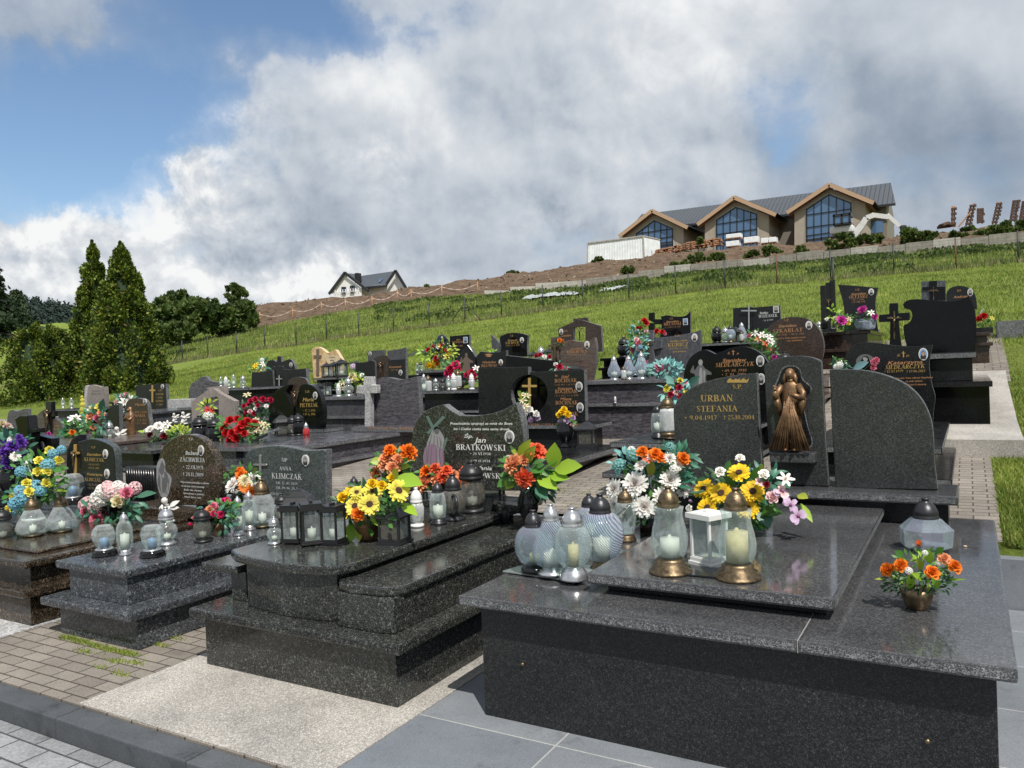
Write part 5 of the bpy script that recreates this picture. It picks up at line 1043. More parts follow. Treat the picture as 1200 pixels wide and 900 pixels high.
plate('cross',[(754,444,1),(755,412,1),(747,411,1),(747,401,1),(755,401,1),(756,387,1),(765,387,1),(765,398,1),(775,398,1),(775,408,1),(766,410,1),(767,444,1)],Y3-.06,.09,M['g_blue'],r4,.005,M['g_edge']); corpus(r4,760,399,14,22,Y3-.075)
r5=mon('brown-streaked headstone with curved sides beside a brass cross on a pillar',-6.0,10.2,.66)
tomb(r5,'g_striped',-6.5,-4.86,10.1,12.9,.60,[(1.10,0),(1.42,.06)])
hs=plate('headstone',[(661,446,1),(658,430),(656,412),(660,401,1),(668,398.5),(677,400),(686,401),(693,398),(697,395.5,1),(699,408),(698,425),(694,446,1)],Y3,.09,M['g_striped'],r5,.005,M['g_edge'])
inscription(hs,[('KNIEWSKA',676,413.6,3.2,24),('* 3.02. 1941 + 9. 11. 2016',676,416.4,1.6,20)],Y3,M['goldred']); italic(hs,[('Bronis\u0142awa',676,409.6,2,14)],Y3,M['goldred']); portrait(hs,688,404,6,9,Y3)
blk(r5,'cross_pillar',X(646,400,Y3),X(655,400,Y3),Y3-.02,Y3+.08,1.42,P(650,395,Y3).z,'g_striped',.004); crossp(r5,650,397.5,16,28,Y3-.05,.02,'brass','cross',.28,.09)
r6=mon('plain black block-shaped memorial with sloping top between the square stones',-6.8,10.6,.62)
tomb(r6,'g_black',-7.0,-6.0,10.3,12.8,.58,[(1.05,0),(1.33,.06)]); plate('headstone',[(592,450,1),(592,416.5,1),(646,422.5,1),(646,450,1)],11.4,.12,M['g_black'],r6,.005,M['g_dark'])
r7=mon('dark tomb with flame-shaped stone etched with a robed figure, beside a low stone',-7.2,10.2,.62)
tomb(r7,'g_dark',-7.70,-6.20,10.1,12.9,.58,[(1.06,0),(1.365,.06)],'g_edge')
hs=plate('headstone',[(540,446,1),(536,432),(535,422),(541,412),(548,404,1),(555,414),(559,424),(558,446,1)],Y3,.09,M['g_dark'],r7,.005,M['g_edge']); figure_etch(hs,546.5,413.5,15,23,Y3,('etch_b','etch_b'))
hs=plate('headstone',[(559,448,1),(557,424),(558,418),(563,412,1),(575,413),(586,412.5),(593,410.5,1),(593,432,1),(593,448,1)],Y3,.09,M['g_dark'],r7,.005,M['g_edge'])
inscription(hs,[('MIL\u0141OWSKI',573,429.8,3,18)],Y3,M['goldred']); italic(hs,[('W\u0142adys\u0142aw',573,425.6,2.6,16)],Y3,M['goldred']); portrait(hs,587,424.5,4.8,7,Y3)
etched(hs,[(0,[(568,415.5),(573,414.4),(577,415.6),(573,417)]),(0,[(569,417.5),(574,416.8),(575,418.4)])],Y3,['goldred'],'emblem')
r8=mon('grey granite double headstone around an arched middle stone with brass crucifix',-9.6,10.2,.55)
tomb(r8,'g_blue',-10.75,-7.75,10.1,12.9,.5,[(.98,0),(1.30,.06)],'g_edge')
plate('headstone',[(417,449,1),(416,425,1),(427,424.5),(434,422.5),(439,423.5,1),(440,449,1)],Y3,.09,M['g_dark'],r8,.004,M['g_edge'])
hs=plate('headstone',[(455,449,1),(455,422,1),(462,421.5),(470,421),(475,420.5,1),(475.5,449,1)],Y3,.09,M['g_dark'],r8,.004,M['g_edge']); inscription(hs,[('* 1942 + 2017',462,434.6,2,9)],Y3,M['goldred']); italic(hs,[('Franciszek',463,431,2.4,15)],Y3,M['goldred']); portrait(hs,469.5,436.5,4.2,6.5,Y3,True)
plate('middle_stone',[(438,449,1),(437,424),(441,418.5),(449,416.5),(455,420),(455.5,449,1)],Y3+.06,.05,M['g_rust'],r8,.004); corpus(r8,446.5,425,7,17,Y3+.04)
r9=mon('tall grey granite triple headstone with stepped shoulders and thin steel cross',-13.4,10.4,.5)
tomb(r9,'g_silver',-14.0,-12.2,10.3,12.9,.4,[(.88,0),(1.15,.06)],'g_edge')
plate('headstone',[(294,465,1),(295,436,1),(306,436),(316,433.5,1),(319,434,1),(321,465,1)],Y3,.10,M['g_dark'],r9,.004,M['g_edge'])
plate('headstone',[(331,465,1),(331,433,1),(340,433),(350,432.5),(358,431.5,1),(361,465,1)],Y3,.10,M['g_dark'],r9,.004,M['g_edge'])
plate('middle_stone',[(318,465,1),(318,433),(322,430),(327,429),(332,433),(333,465,1)],Y3+.06,.06,M['g_dark'],r9,.004); crossp(r9,327,440,7,13,Y3+.03,.015,'chrome','cross',.3,.10)
r10=mon('weathered grey carved headstone with rolled shoulder at left of the meadow edge',-16.2,10.4,.4)
tomb(r10,'g_silver',-16.9,-15.2,10.3,12.9,.3,[(.80,0),(1.05,.06)])
plate('headstone',[(222,485,1),(221,462),(224,450),(231,446),(235,442),(241,441.5),(246,446),(254,448),(262,448.5),(264,470),(264,485,1)],Y3,.10,M['g_purple'],r10,.005,M['g_edge'])
r11=mon('dark two-part headstone with gilt cross in front of the thujas',-19.0,10.6,.35)
tomb(r11,'g_dark',-20.2,-17.6,10.4,13,.2,[(.62,0),(.90,.07)],'g_edge')
plate('headstone',[(160,486,1),(159,452,1),(172,451,1),(173,486,1)],Y3+.05,.08,M['g_dark'],r11,.004)
hs=plate('headstone',[(172,486,1),(172,450.5,1),(194,449.5,1),(195.5,484,1)],Y3,.09,M['g_dark'],r11,.004,M['g_edge']); inscription(hs,[('\u015a.P.',188,458.5,2,5),('STANIS\u0141AW',187,463,2.2,9),('+ 1998',187,467,2,7),('ANTONINA',187,471,2.2,9),('+ 2011',187,475,2,7)],Y3,M['gold']); portrait(hs,190.5,453,3.6,5.6,Y3,True)
crossp(r11,178.3,451.5,6.5,20,Y3-.02,.015,'gold','cross',.3,.09)
r12=mon('pinkish stone headstone with scrolled top between the thujas and bouquets',-22.5,10.8,.3)
tomb(r12,'g_pink',-24.2,-21.4,10.6,13.1,.1,[(.5,0),(.75,.07)])
hs=plate('headstone',[(105,495,1),(102,470),(103,454),(107,451),(113,452),(119,453.5),(123,453,1),(124,470),(123,495,1)],Y3,.10,M['g_pink'],r12,.005); italic(hs,[('Rodzina',112.5,459,2.2,9),('NOWAK',112.5,462.8,2.6,11)],Y3,M['etch_d'],shear=0)
plate('side_stone',[(99,495,1),(99,457),(102,452),(104,456),(104,495,1)],Y3+.03,.06,M['g_white'],r12,.004)
# ================================================================= FOURTH ROW
Y4=16.1
def far(label,mat,x0,x1,zg,tiers,edge=None,yf=13.75): 
    r=mon(label,(x0+x1)/2,yf,zg); tomb(r,mat,x0,x1,yf,16.3,zg,tiers,edge); return r
f1=far('dark tomb with flared headstone and three slim pillars carrying a small crucifix','g_rust',-2.55,-1.32,1.3,[(1.78,0),(2.06,.03)])
hs=plate('headstone',[(987,396,1),(990,375),(988,355),(982,333.5,1),(1005,335),(1029,337.5,1),(1026,352),(1027,375),(1030,390,1)],Y4,.10,M['g_dark'],f1,.005,M['g_edge'])
inscription(hs,[('\u015a.P.',1005,340.8,2.4,6),('OLEJARZ',1006,349.4,3.6,22),('* 16. 7. 1961',1005,352,1.8,15),('+ 28. VIII. 2018',1006,354.6,1.8,16)],Y4,M['goldred']); italic(hs,[('Stanis\u0142aw',1006,345.4,2.6,18)],Y4,M['goldred']); portrait(hs,1021,342,6.5,8,Y4)
for i,(px,yt) in enumerate(((965,334.5),(971.3,331),(976.3,328))):
    a=P(px-2,392,Y4); b=P(px+2,yt,Y4); blk(f1,'pillar',a.x,b.x,Y4-.02,Y4+.06,a.z,b.z,'g_dark',.004)
corpus(f1,971,351,5,12,Y4-.04)
f2=far('tomb with square dark stone carrying a brass crucifix beside a round-topped named stone','g_rust',-.75,.32,1.35,[(1.78,0),(1.93,.03)])
blk(f2,'side_stone',.10,.34,14.4,16.0,1.9305,2.02,'g_dark',.004)
plate('cross_stone',[(1080,360,1),(1079.5,330,1),(1108,328.5,1),(1109,360,1)],Y4,.08,M['g_silver'],f2,.004,M['g_edge']); plate('cross',[(1090,360,1),(1089,340,1),(1081,340,1),(1081,336.5,1),(1089,336,1),(1089,329.5,1),(1098,329,1),(1098,336,1),(1107.5,336,1),(1108,351,1),(1099,351,1),(1099,360,1)],Y4-.02,.018,M['g_black'],f2,.002); crossp(f2,1094,336,12,16,Y4-.034,.012,'brass','crucifix',.3,.07,'brass')
hs=plate('headstone',[(1110,362,1),(1109,345),(1113,338),(1122,335),(1132,336),(1140,341),(1144,350),(1145,362,1)],Y4,.09,M['g_dark'],f2,.004,M['g_edge']); italic(hs,[('Andrzej',1126,349,3,17),('\u015a.P.',1124,341.5,2,5)],Y4,M['goldred'],shear=.1); portrait(hs,1137,342.5,6.5,9,Y4,True)
f3=far('black tomb with two square dark headstones, one lettered in white, and a steel cross','g_black',-4.2,-3.18,1.25,[(1.72,0),(1.98,.03)],'g_edge')
plate('headstone',[(859,395,1),(859,361,1),(882,359.8,1),(882,395,1)],Y4,.09,M['g_dark'],f3,.004,M['g_edge'])
hs=plate('headstone',[(882,395,1),(882,360.5,1),(913.5,357.8,1),(915,378,1),(914,395,1)],Y4-.002,.09,M['g_dark'],f3,.004,M['g_edge']); inscription(hs,[('WOJTANEK',900,371.8,3.4,22),('* 26. 11. 1949',900,376,1.8,12)],Y4-.002,M['silverlet']); italic(hs,[('Stefan',895,367.8,2.6,10)],Y4-.002,M['silverlet']); portrait(hs,909.5,362.5,6.5,8,Y4-.002,True,True)
crossp(f3,877.5,358,18,28,Y4-.05,.02,'chrome','cross',.22,.06)
f4=far('black tomb with wave-topped headstone and dark cross decked with red flowers','g_black',-6.1,-4.75,1.2,[(1.62,0),(1.80,.03)])
hs=plate('headstone',[(771,398,1),(775,388),(775,375),(774,371,1),(782,369.5),(792,371),(803,370),(809,364.5,1),(809,380),(809,398,1)],Y4,.09,M['g_black'],f4,.004,M['g_edge']); inscription(hs,[('BIELA\u0143SKI',788,381,3.2,20),('\u015a.P.',787,374.4,2,5),('* 1. 1. 1954 + 4. 12. 2017',788,384,1.6,19)],Y4,M['goldred']); italic(hs,[('Stanis\u0142aw',788,377.6,2.2,15)],Y4,M['goldred']); portrait(hs,803.3,377,5.5,7.5,Y4,False,True,M['paleblue'])
plate('cross',[(760,398,1),(760,378.5,1),(767,378.5,1),(760,375,1),(760,367,1),(766,366,1),(766,374,1),(774,374,1),(774,380,1),(766,380,1),(766,398,1)],Y4-.03,.09,M['g_black'],f4,.004)
f5=far('house-shaped dark brown headstone with square window and crucifix on the meadow edge','g_rust',-8.6,-7.0,1.1,[(1.50,0),(1.72,.03)])
plate('headstone',[(655,412,1),(654,385,1),(670,378,1),(676,374,1),(676,383,1),(672,384,1),(672,400,1),(676,412,1)],Y4,.10,M['g_rust'],f5,.004,M['g_edge']); plate('headstone',[(676,374,1),(682,375,1),(704,382,1),(706,412,1),(676,412,1),(672,402,1),(686,401,1),(686,383,1),(676,383,1)],Y4-.003,.10,M['g_rust'],f5,.004,M['g_edge'])
plate('ridge_stone',[(672,380,1),(672,373.5,1),(688,372,1),(689,377,1),(677,375,1)],Y4+.12,.08,M['g_rust'],f5,.004); corpus(f5,679.5,383.5,9,16,Y4-.01); portrait(f5,657.8,388.6,4.5,6.5,Y4-.004); italic(f5,[('Czes\u0142aw',663.5,394.4,2.6,12),('\u015a.P.',663,389,2,4)],Y4-.004,M['goldred'])
f6=far('black headstone with gently curved top on a black slab, alone against the meadow','g_black',-11.1,-9.7,1.0,[(1.40,0),(1.62,.03)])
hs=plate('headstone',[(588,418,1),(586,402),(585.5,394.5,1),(594,391),(604,390),(612,391),(618.5,393,1),(617.5,405),(618,418,1)],Y4,.09,M['g_black'],f6,.004,M['g_edge']); inscription(hs,[('\u015a.P.',600,394.6,2,4),('FILIPEK',600.5,403,2.6,16),('* 1932 + 2. 9. 1997',600.5,405.6,1.6,17)],Y4,M['gold']); italic(hs,[('Zygmunt',600.5,399.6,2,12)],Y4,M['gold']); portrait(hs,611.7,398.4,4.6,6.6,Y4)
f7=far('small square black headstone with picture, dark plastic bag heaped at its corner','g_black',-13.2,-11.7,.95,[(1.33,0),(1.52,.03)])
hs=plate('headstone',[(527,424,1),(527,394,1),(549.5,392,1),(551,424,1)],Y4,.09,M['g_black'],f7,.004,M['g_edge']); inscription(hs,[('WITKOWSKI',536.5,402,2.4,13)],Y4,M['goldred']); italic(hs,[('Jan',537,398.6,1.8,5),('* 1938 + 2006',537,406,1.4,10)],Y4,M['goldred']); portrait(hs,545.6,398.4,4.8,7,Y4,False,True,M['paleblue'])
f8=far('pair of grey streaked headstones rising behind the arched middle stone','g_blue',-17.2,-15.2,.75,[(1.1,0),(1.3,.03)])
plate('headstone',[(431,435,1),(431,412,1),(437,411),(450,410,1),(450,435,1)],Y4,.09,M['g_blue'],f8,.004,M['g_edge']); plate('headstone',[(454,435,1),(454,411,1),(462,410),(470,408.5),(475,407,1),(475.5,435,1)],Y4,.09,M['g_blue'],f8,.004,M['g_edge']); portrait(f8,433.8,414.6,3.4,5.4,Y4-.003,True)
f9=far('honey-coloured pitted sandstone headstone with split top and carved cross','g_dark',-21.6,-19.0,.55,[(.98,0),(1.18,.03)])
hs=plate('headstone',[(368,447,1),(366,425),(365,412),(367,408),(372,406.5),(378,409),(384,413.5),(390,411),(393,410),(397,416),(401,424),(400,436),(395,447,1)],Y4,.12,M['sand'],f9,.006,M['sandlight']); crossp(hs,372,409,9,31,Y4-.02,.018,'etch_b','cross',.28,.10); etched(hs,[(0,[(380,415),(389,417),(397,417),(399,425),(392,430),(383,424)])],Y4-.001,['sandlight'],'smooth_field'); italic(hs,[('Rodzina',389,419.5,1.8,7),('Maj',389,423,1.8,5)],Y4-.003,M['etch_d'])
f10=far('low dark headstone with crown-like carved top behind the triple grey stone','g_dark',-24.0,-21.4,.4,[(.8,0),(1.0,.03)])
plate('headstone',[(312,450,1),(312,428),(314,423),(320,422),(324,424),(325,417.5,1),(329,417.5,1),(330,424),(334,422.5),(340,421),(344,426),(346,434),(347,450,1)],Y4,.10,M['g_dark'],f10,.004,M['g_edge']); portrait(f10,341,427.5,3.4,5.6,Y4-.003,True)
# low grey block beyond the grass at the right edge, pale kerb block left of the meadow
b=thing('grave_curb','low grey stone block lying in the grass at the far right edge','curb',P(1185,392,16)); blk(b,'block',X(1168,385,16),X(1168,385,16)+1.6,16,16.35,P(1180,393,16).z-.25,P(1180,374,16).z-.03,'g_blue',.01,'g_edge')
b=thing('grave_curb','pale grey empty grave frame between the dark stones and the meadow','curb',P(208,478,12)); blk(b,'block',X(196,470,12.2),X(222,470,12.2),12.2,12.6,P(208,482,12.2).z-.4,P(208,468,12.2).z,'g_white',.01)
# ================================================================= LANTERNS
def shelf(label,x0,x1,py,Yf,Yb,mat='g_dark',px=True):
    a=P(x0,py,Yf); b=P(x1,py,Yf); zg=znear(a.x,Yf)-.05; r=mon(label,(a.x+b.x)/2,Yf,zg); zt=(a.z+b.z)/2; h=zt-zg
    tomb(r,mat,a.x,b.x,Yf,Yb,zg,[(zg+h*.55,0),(zt,.05)],'g_edge'); return r
shelf('dark two-step grave ledge bearing a row of clear lanterns at the meadow edge, left',247,291,455,11.0,13.3)
shelf('grey stone grave ledge with lanterns and the red and yellow bouquet at the meadow edge',485,527,434,13.7,15.9,'g_blue')
shelf('dark grave ledge carrying the three peaked black lanterns before the sandstone',364,408,442.5,13.6,15.8)
shelf('dark low grave ledge with two candle lanterns under the round thuja',61,92,479.5,11.7,13.9)
# broad tomb (slab z=.592, centre slab z=.688)
GT='lanterns on the broad grey tomb'
lantern('globe_dark',627,669,.612,72,'round iridescent glass lantern with dark dome lid, nearest the corner on a glass plate',GT)
lantern('globe_silver',673,678,.612,84,'round crackled glass lantern with silver lid and yellow candle, right one on the glass plate',GT)
lantern('teardrop',648,672,.612,82,'slim fluted glass lantern with silver dome between the two round ones',GT)
lantern('globe_wave',706,668,.592,90,'large bluish wave-patterned globe lantern with dark knobbed lid',GT)
lantern('globe_wave',692,640,.592,62,'smaller dark-lidded globe lantern half hidden behind the wavy one',GT)
lantern('slim_bronze',734,634,.592,62,'slim ribbed glass lantern with bronze dome beside the white chrysanthemums',GT)
lantern('vase_bronze',786,671,.688,102,'vase-shaped frosted glass lantern with bronze dome, left of the white one',GT)
lantern('vase_bronze_yellow',865,678,.688,107,'vase-shaped glass lantern with bronze dome and yellow candle, right of the white one',GT)
lantern('box_white',832,661,.688,64,'small white lacquered lantern with curved sides between the two bronze-domed ones',GT)
lantern('facet',1086,645,.592,62,'wide octagonal cut-glass lantern with dark dome behind the orange basket',GT)
lantern('box_flat',1101,611,.592,36,'black lantern with flat mushroom lid behind the octagonal glass one',GT)
# glass plate and black trays
def tray(label,pts,z,mat,feet=True,name='tray'):
    q=[Z(a,b,z) for a,b in pts]; c=sum(q,Vector())/len(q); r=thing(name,label,'tray',(c.x,c.y,z))
    spoly(r,'plate',[(p.x,p.y) for p in q],z+.006,z+.014,mat,.002)
    if feet:
        mb=MB()
        for p in q: mb.lathe([(.010,0),(.010,.0055)],10,((p.x*.9+c.x*.1),(p.y*.9+c.y*.1),z))
        mb.build('foot',M['chrome'],r)
    return r
M['plateglass']=plain('frosted_plate_glass',(.20,.225,.22),.12)
tray('square frosted glass plate under the round lanterns at the tomb corner',[(589,672),(675,684),(704,668),(640,656)],.592,'plateglass')
def oval_tray(label,x0,y0,x1,y1,z,d=.16):
    a=Z(x0,y0,z); b=Z(x1,y1,z); r=thing('tray',label,'tray',(a+b)/2); pts=[]
    dx=(b-a).normalized(); n_=Vector((-dx.y,dx.x,0)); 
    for i in range(9): t=PI/2+PI*i/8; q=a+(dx*math.cos(t)+n_*math.sin(t))*d/2; pts.append((q.x,q.y))
    for i in range(9): t=-PI/2+PI*i/8; q=b+(dx*math.cos(t)+n_*math.sin(t))*d/2; pts.append((q.x,q.y))
    spoly(r,'plate',pts,z+.001,z+.009,'blackgloss',.003); return r
oval_tray('black double-ended tray under the two bronze-domed lanterns',786,668,865,675,.6885,.165)
oval_tray('black tray under the three flat-lidded lanterns',346,632,395,637,.655,.15)
# flecked black tomb (z=.602)
GB='lanterns on the flecked black tomb'
lantern('jar_clear',322,637,.655,32,'little clear glass pot lantern with silver screw lid at the tomb corner',GB)
lantern('box_flat',345,634,.664,46,'square black lantern with clear panes and red-topped candle, left of the trio',GB,rz=.3)
lantern('box_flat',366,636,.664,50,'square black lantern with patterned panes, middle of the trio',GB,rz=.9)
lantern('box_flat',391,635,.664,46,'square black lantern with clear panes, right of the trio beside the sunflowers',GB,rz=.2)
lantern('box_pagoda',352,616,.655,46,'black pagoda-roofed lantern standing behind the trio of flat lids',GB,rz=.5)
lantern('smoke_jar',331,612,.655,34,'dark-lidded glass jar lantern left of the pagoda roof',GB)
lantern('box_bronze',463,636,.655,48,'weathered bronze box lantern with stepped black roof right of the sunflowers',GB,rz=.15)
lantern('votive_white',489,617,.655,46,'white and gold glass votive with white scalloped foot',GB)
lantern('jar_dark',514,614,.655,50,'round glass lantern with small black cross on its belly and dark dome',GB)
lantern('heart',532,609,.655,54,'dark lantern with oval metal rings around a glass body',GB)
lantern('smoke_jar',554,600,.655,60,'tall dark glass lantern with flat black lid below the wavy headstone',GB)
lantern('box_pagoda',574,586,.655,54,'black pagoda-lidded lantern left of the lime-leaved bouquet',GB,rz=.4)
lantern('box_flat',490,574,.705,40,'black lantern with broad flat lid behind the orange carnations',GB,rz=.4)
c=Z(592,614,.578); r=thing('votive_candle','short matt black cylinder candle on the side ledge','candle',c); MB().lathe([(.026,0),(.026,.085),(.024,.09),(.012,.09),(.011,.084),(1e-5,.084)],20,c).build('body',M['blackp'],r)
c=P(415,585,5.0); 
lantern('jar_dark',416,596,.655,38,'glossy black domed lantern behind the sunflowers',GB)
# slate card beside lantern
c=Z(570,600,.655); r=thing('memorial_plaque','small dark slate plaque engraved with white flowers leaning by the lanterns','plaque',c); mb=MB(); mb.obox(c+Vector((0,0,.045)),Vector((.045,.015,0)),Vector((.002,-.006,0)),Vector((.014,.01,.045))); mb.build('plate',M['g_dark'],r)
# silver tomb (z=.485)
GS='lanterns on the silver-flecked tomb'
lantern('crystal',123,651,.485,37,'cut crystal cup lantern on a dark ornate foot, leftmost of the corner three',GS)
lantern('jar_silver',147,650,.485,50,'slim glass lantern with silver dome between the two crystal cups',GS)
lantern('crystal',179,652,.485,38,'cut crystal cup lantern on a dark ornate foot, rightmost of the corner three',GS)
lantern('jar_clear',196,638,.485,44,'clear square-bodied glass lantern holding a yellow candle near the white angel',GS)
lantern('smoke_jar',238,635,.485,40,'hexagonal glass lantern with flat black lid and black base',GS)
lantern('jar_silver',280,627,.485,46,'ribbed glass lantern with silver dome, left of the pair below the green-grey headstone',GS)
lantern('jar_silver',293,621,.485,46,'ribbed glass lantern with silver dome, right of the pair below the green-grey headstone',GS)
lantern('pear_brown',308,617,.485,56,'wide clear glass lantern with dark dome and white candle below the etched cross',GS)
lantern('black_jar',242,597,.49,36,'small glossy black urn-shaped lantern beside the boulder headstone')
# brown tomb
GN='lanterns on the brown granite tomb'
lantern('pear_brown',39,628,.492,46,'wide pear-shaped clear lantern with bronze lid, left of the pair on brown granite',GN)
lantern('pear_brown',73,623,.492,44,'wide pear-shaped clear lantern with bronze lid, right of the pair on brown granite',GN)
lantern('candle_gold',45,625,.492,12,'little white candle standing before the pear-shaped lantern',GN,name='votive_candle',cat='candle')
lantern('crystal',86,590,.52,36,'crystal cup lantern at the foot of the paired dark headstones')
lantern('smoke_jar',4,635,.46,40,'glass lantern on a flat black plate at the very left edge')
# white angel figurines
def angel(px,yb,hp,label,z=None,Y=None,mat='plaster',name='angel_figurine'):
    c=P(px,yb,Y) if Y else Z(px,yb,z); h=hp*mpp(c); r=thing(name,label,'figurine',c); mb=MB(); H=lambda x,y,q:c+Vector((x,y,q))*h
    mb.lathe([(.26*h,0),(.27*h,.05*h),(.2*h,.1*h)],16,c)
    mb.tube([H(.0,0,.05),H(.02,-.02,.25),H(-.03,0,.5),H(0,0,.66)],[.21*h,.2*h,.16*h,.09*h],12); mb.ball(H(-.03,-.05,.80),.12*h,8)
    for s in (-1,1): mb.tube([H(s*.13,0,.58),H(s*.22,-.12,.42),H(s*.05,-.22,.55),H(-.02,-.16,.66)],[.07*h,.06*h,.05*h,.035*h],8)
    mb.tube([H(-.1,-.1,.18),H(.1,-.26,.16),H(.16,-.2,.08)],[.1*h,.09*h,.06*h],8)
    mb.build('body',M[mat],r)
    for s in (-1,1):
        w=MB(); leafshape(w,H(s*.05,.08,.55),Vector((s*.8,.3,.6)),Vector((0,-1,.2)),.42*h,.2*h); leafshape(w,H(s*.05,.09,.5),Vector((s*.9,.3,.1)),Vector((0,-1,.2)),.34*h,.16*h); w.build('wing',M[mat],r)
    return r
angel(196,612,32,'seated white angel figurine by the brown boulder headstone',z=.56)
angel(139,520,22,'white kneeling angel figurine on the striped tomb',Y=8.2)
angel(216,497,16,'pale mauve praying angel figurine before the house-shaped stone',Y=8.4)
angel(205,495,12,'tiny grey angel figurine left of the mauve one',Y=8.5)
# second row
lantern('jar_dark',771,512,.95,38,'pale glass lantern with dark dome beside the quarter-round stone, left of two')
lantern('candle_gold',783,512,.95,48,'square-shouldered glass lantern with golden dome beside the quarter-round stone, right of two')
tray('small dark glass tray under the golden-domed lantern',[(764,514),(792,516),(797,509),(770,508)],.95,'blackgloss',False)
lantern('box_bronze',688,524,.70,32,'dark bronze box lantern with domed roof on the corner of the polished black slab',rz=.2)
lantern('jar_dark',576,480,.946,10,'tiny dark glass lantern at the foot of the square black stone')
for i,(kd,px,py,hp,Y,lb) in enumerate([
 ('box_pagoda',331,507,26,8.4,'half-round topped glass lantern with candle before the S-curved stones'),
 ('smoke_jar',343,507,24,8.4,'dark ornamental lantern left of the red votive'),
 ('black_jar',350,506,26,8.45,'black ornamental lantern right behind the red votive'),
 ('votive_red',359,508,17,8.3,'small red votive with silver lid before the S-curved stones'),
 ('black_jar',235,520,34,7.6,'bulbous glossy black lantern pot, left of two beside the red roses'),
 ('black_jar',252,521,32,7.6,'bulbous glossy black lantern pot, right of two beside the red roses'),
 ('candle_gold',243,516,24,7.9,'tall white candle between the two black lantern pots'),
 ('jar_clear',129,518,22,8.0,'small clear glass lantern left of the white kneeling angel'),
 ('jar_silver',74,478,12,12.0,'clear glass lantern with white candle on dark slab under the round thuja, left one'),
 ('jar_silver',84,477,13,12.0,'clear glass lantern with white candle on dark slab under the round thuja, right one'),
]): lantern(kd,px,py,0,hp,lb,Y=Y)
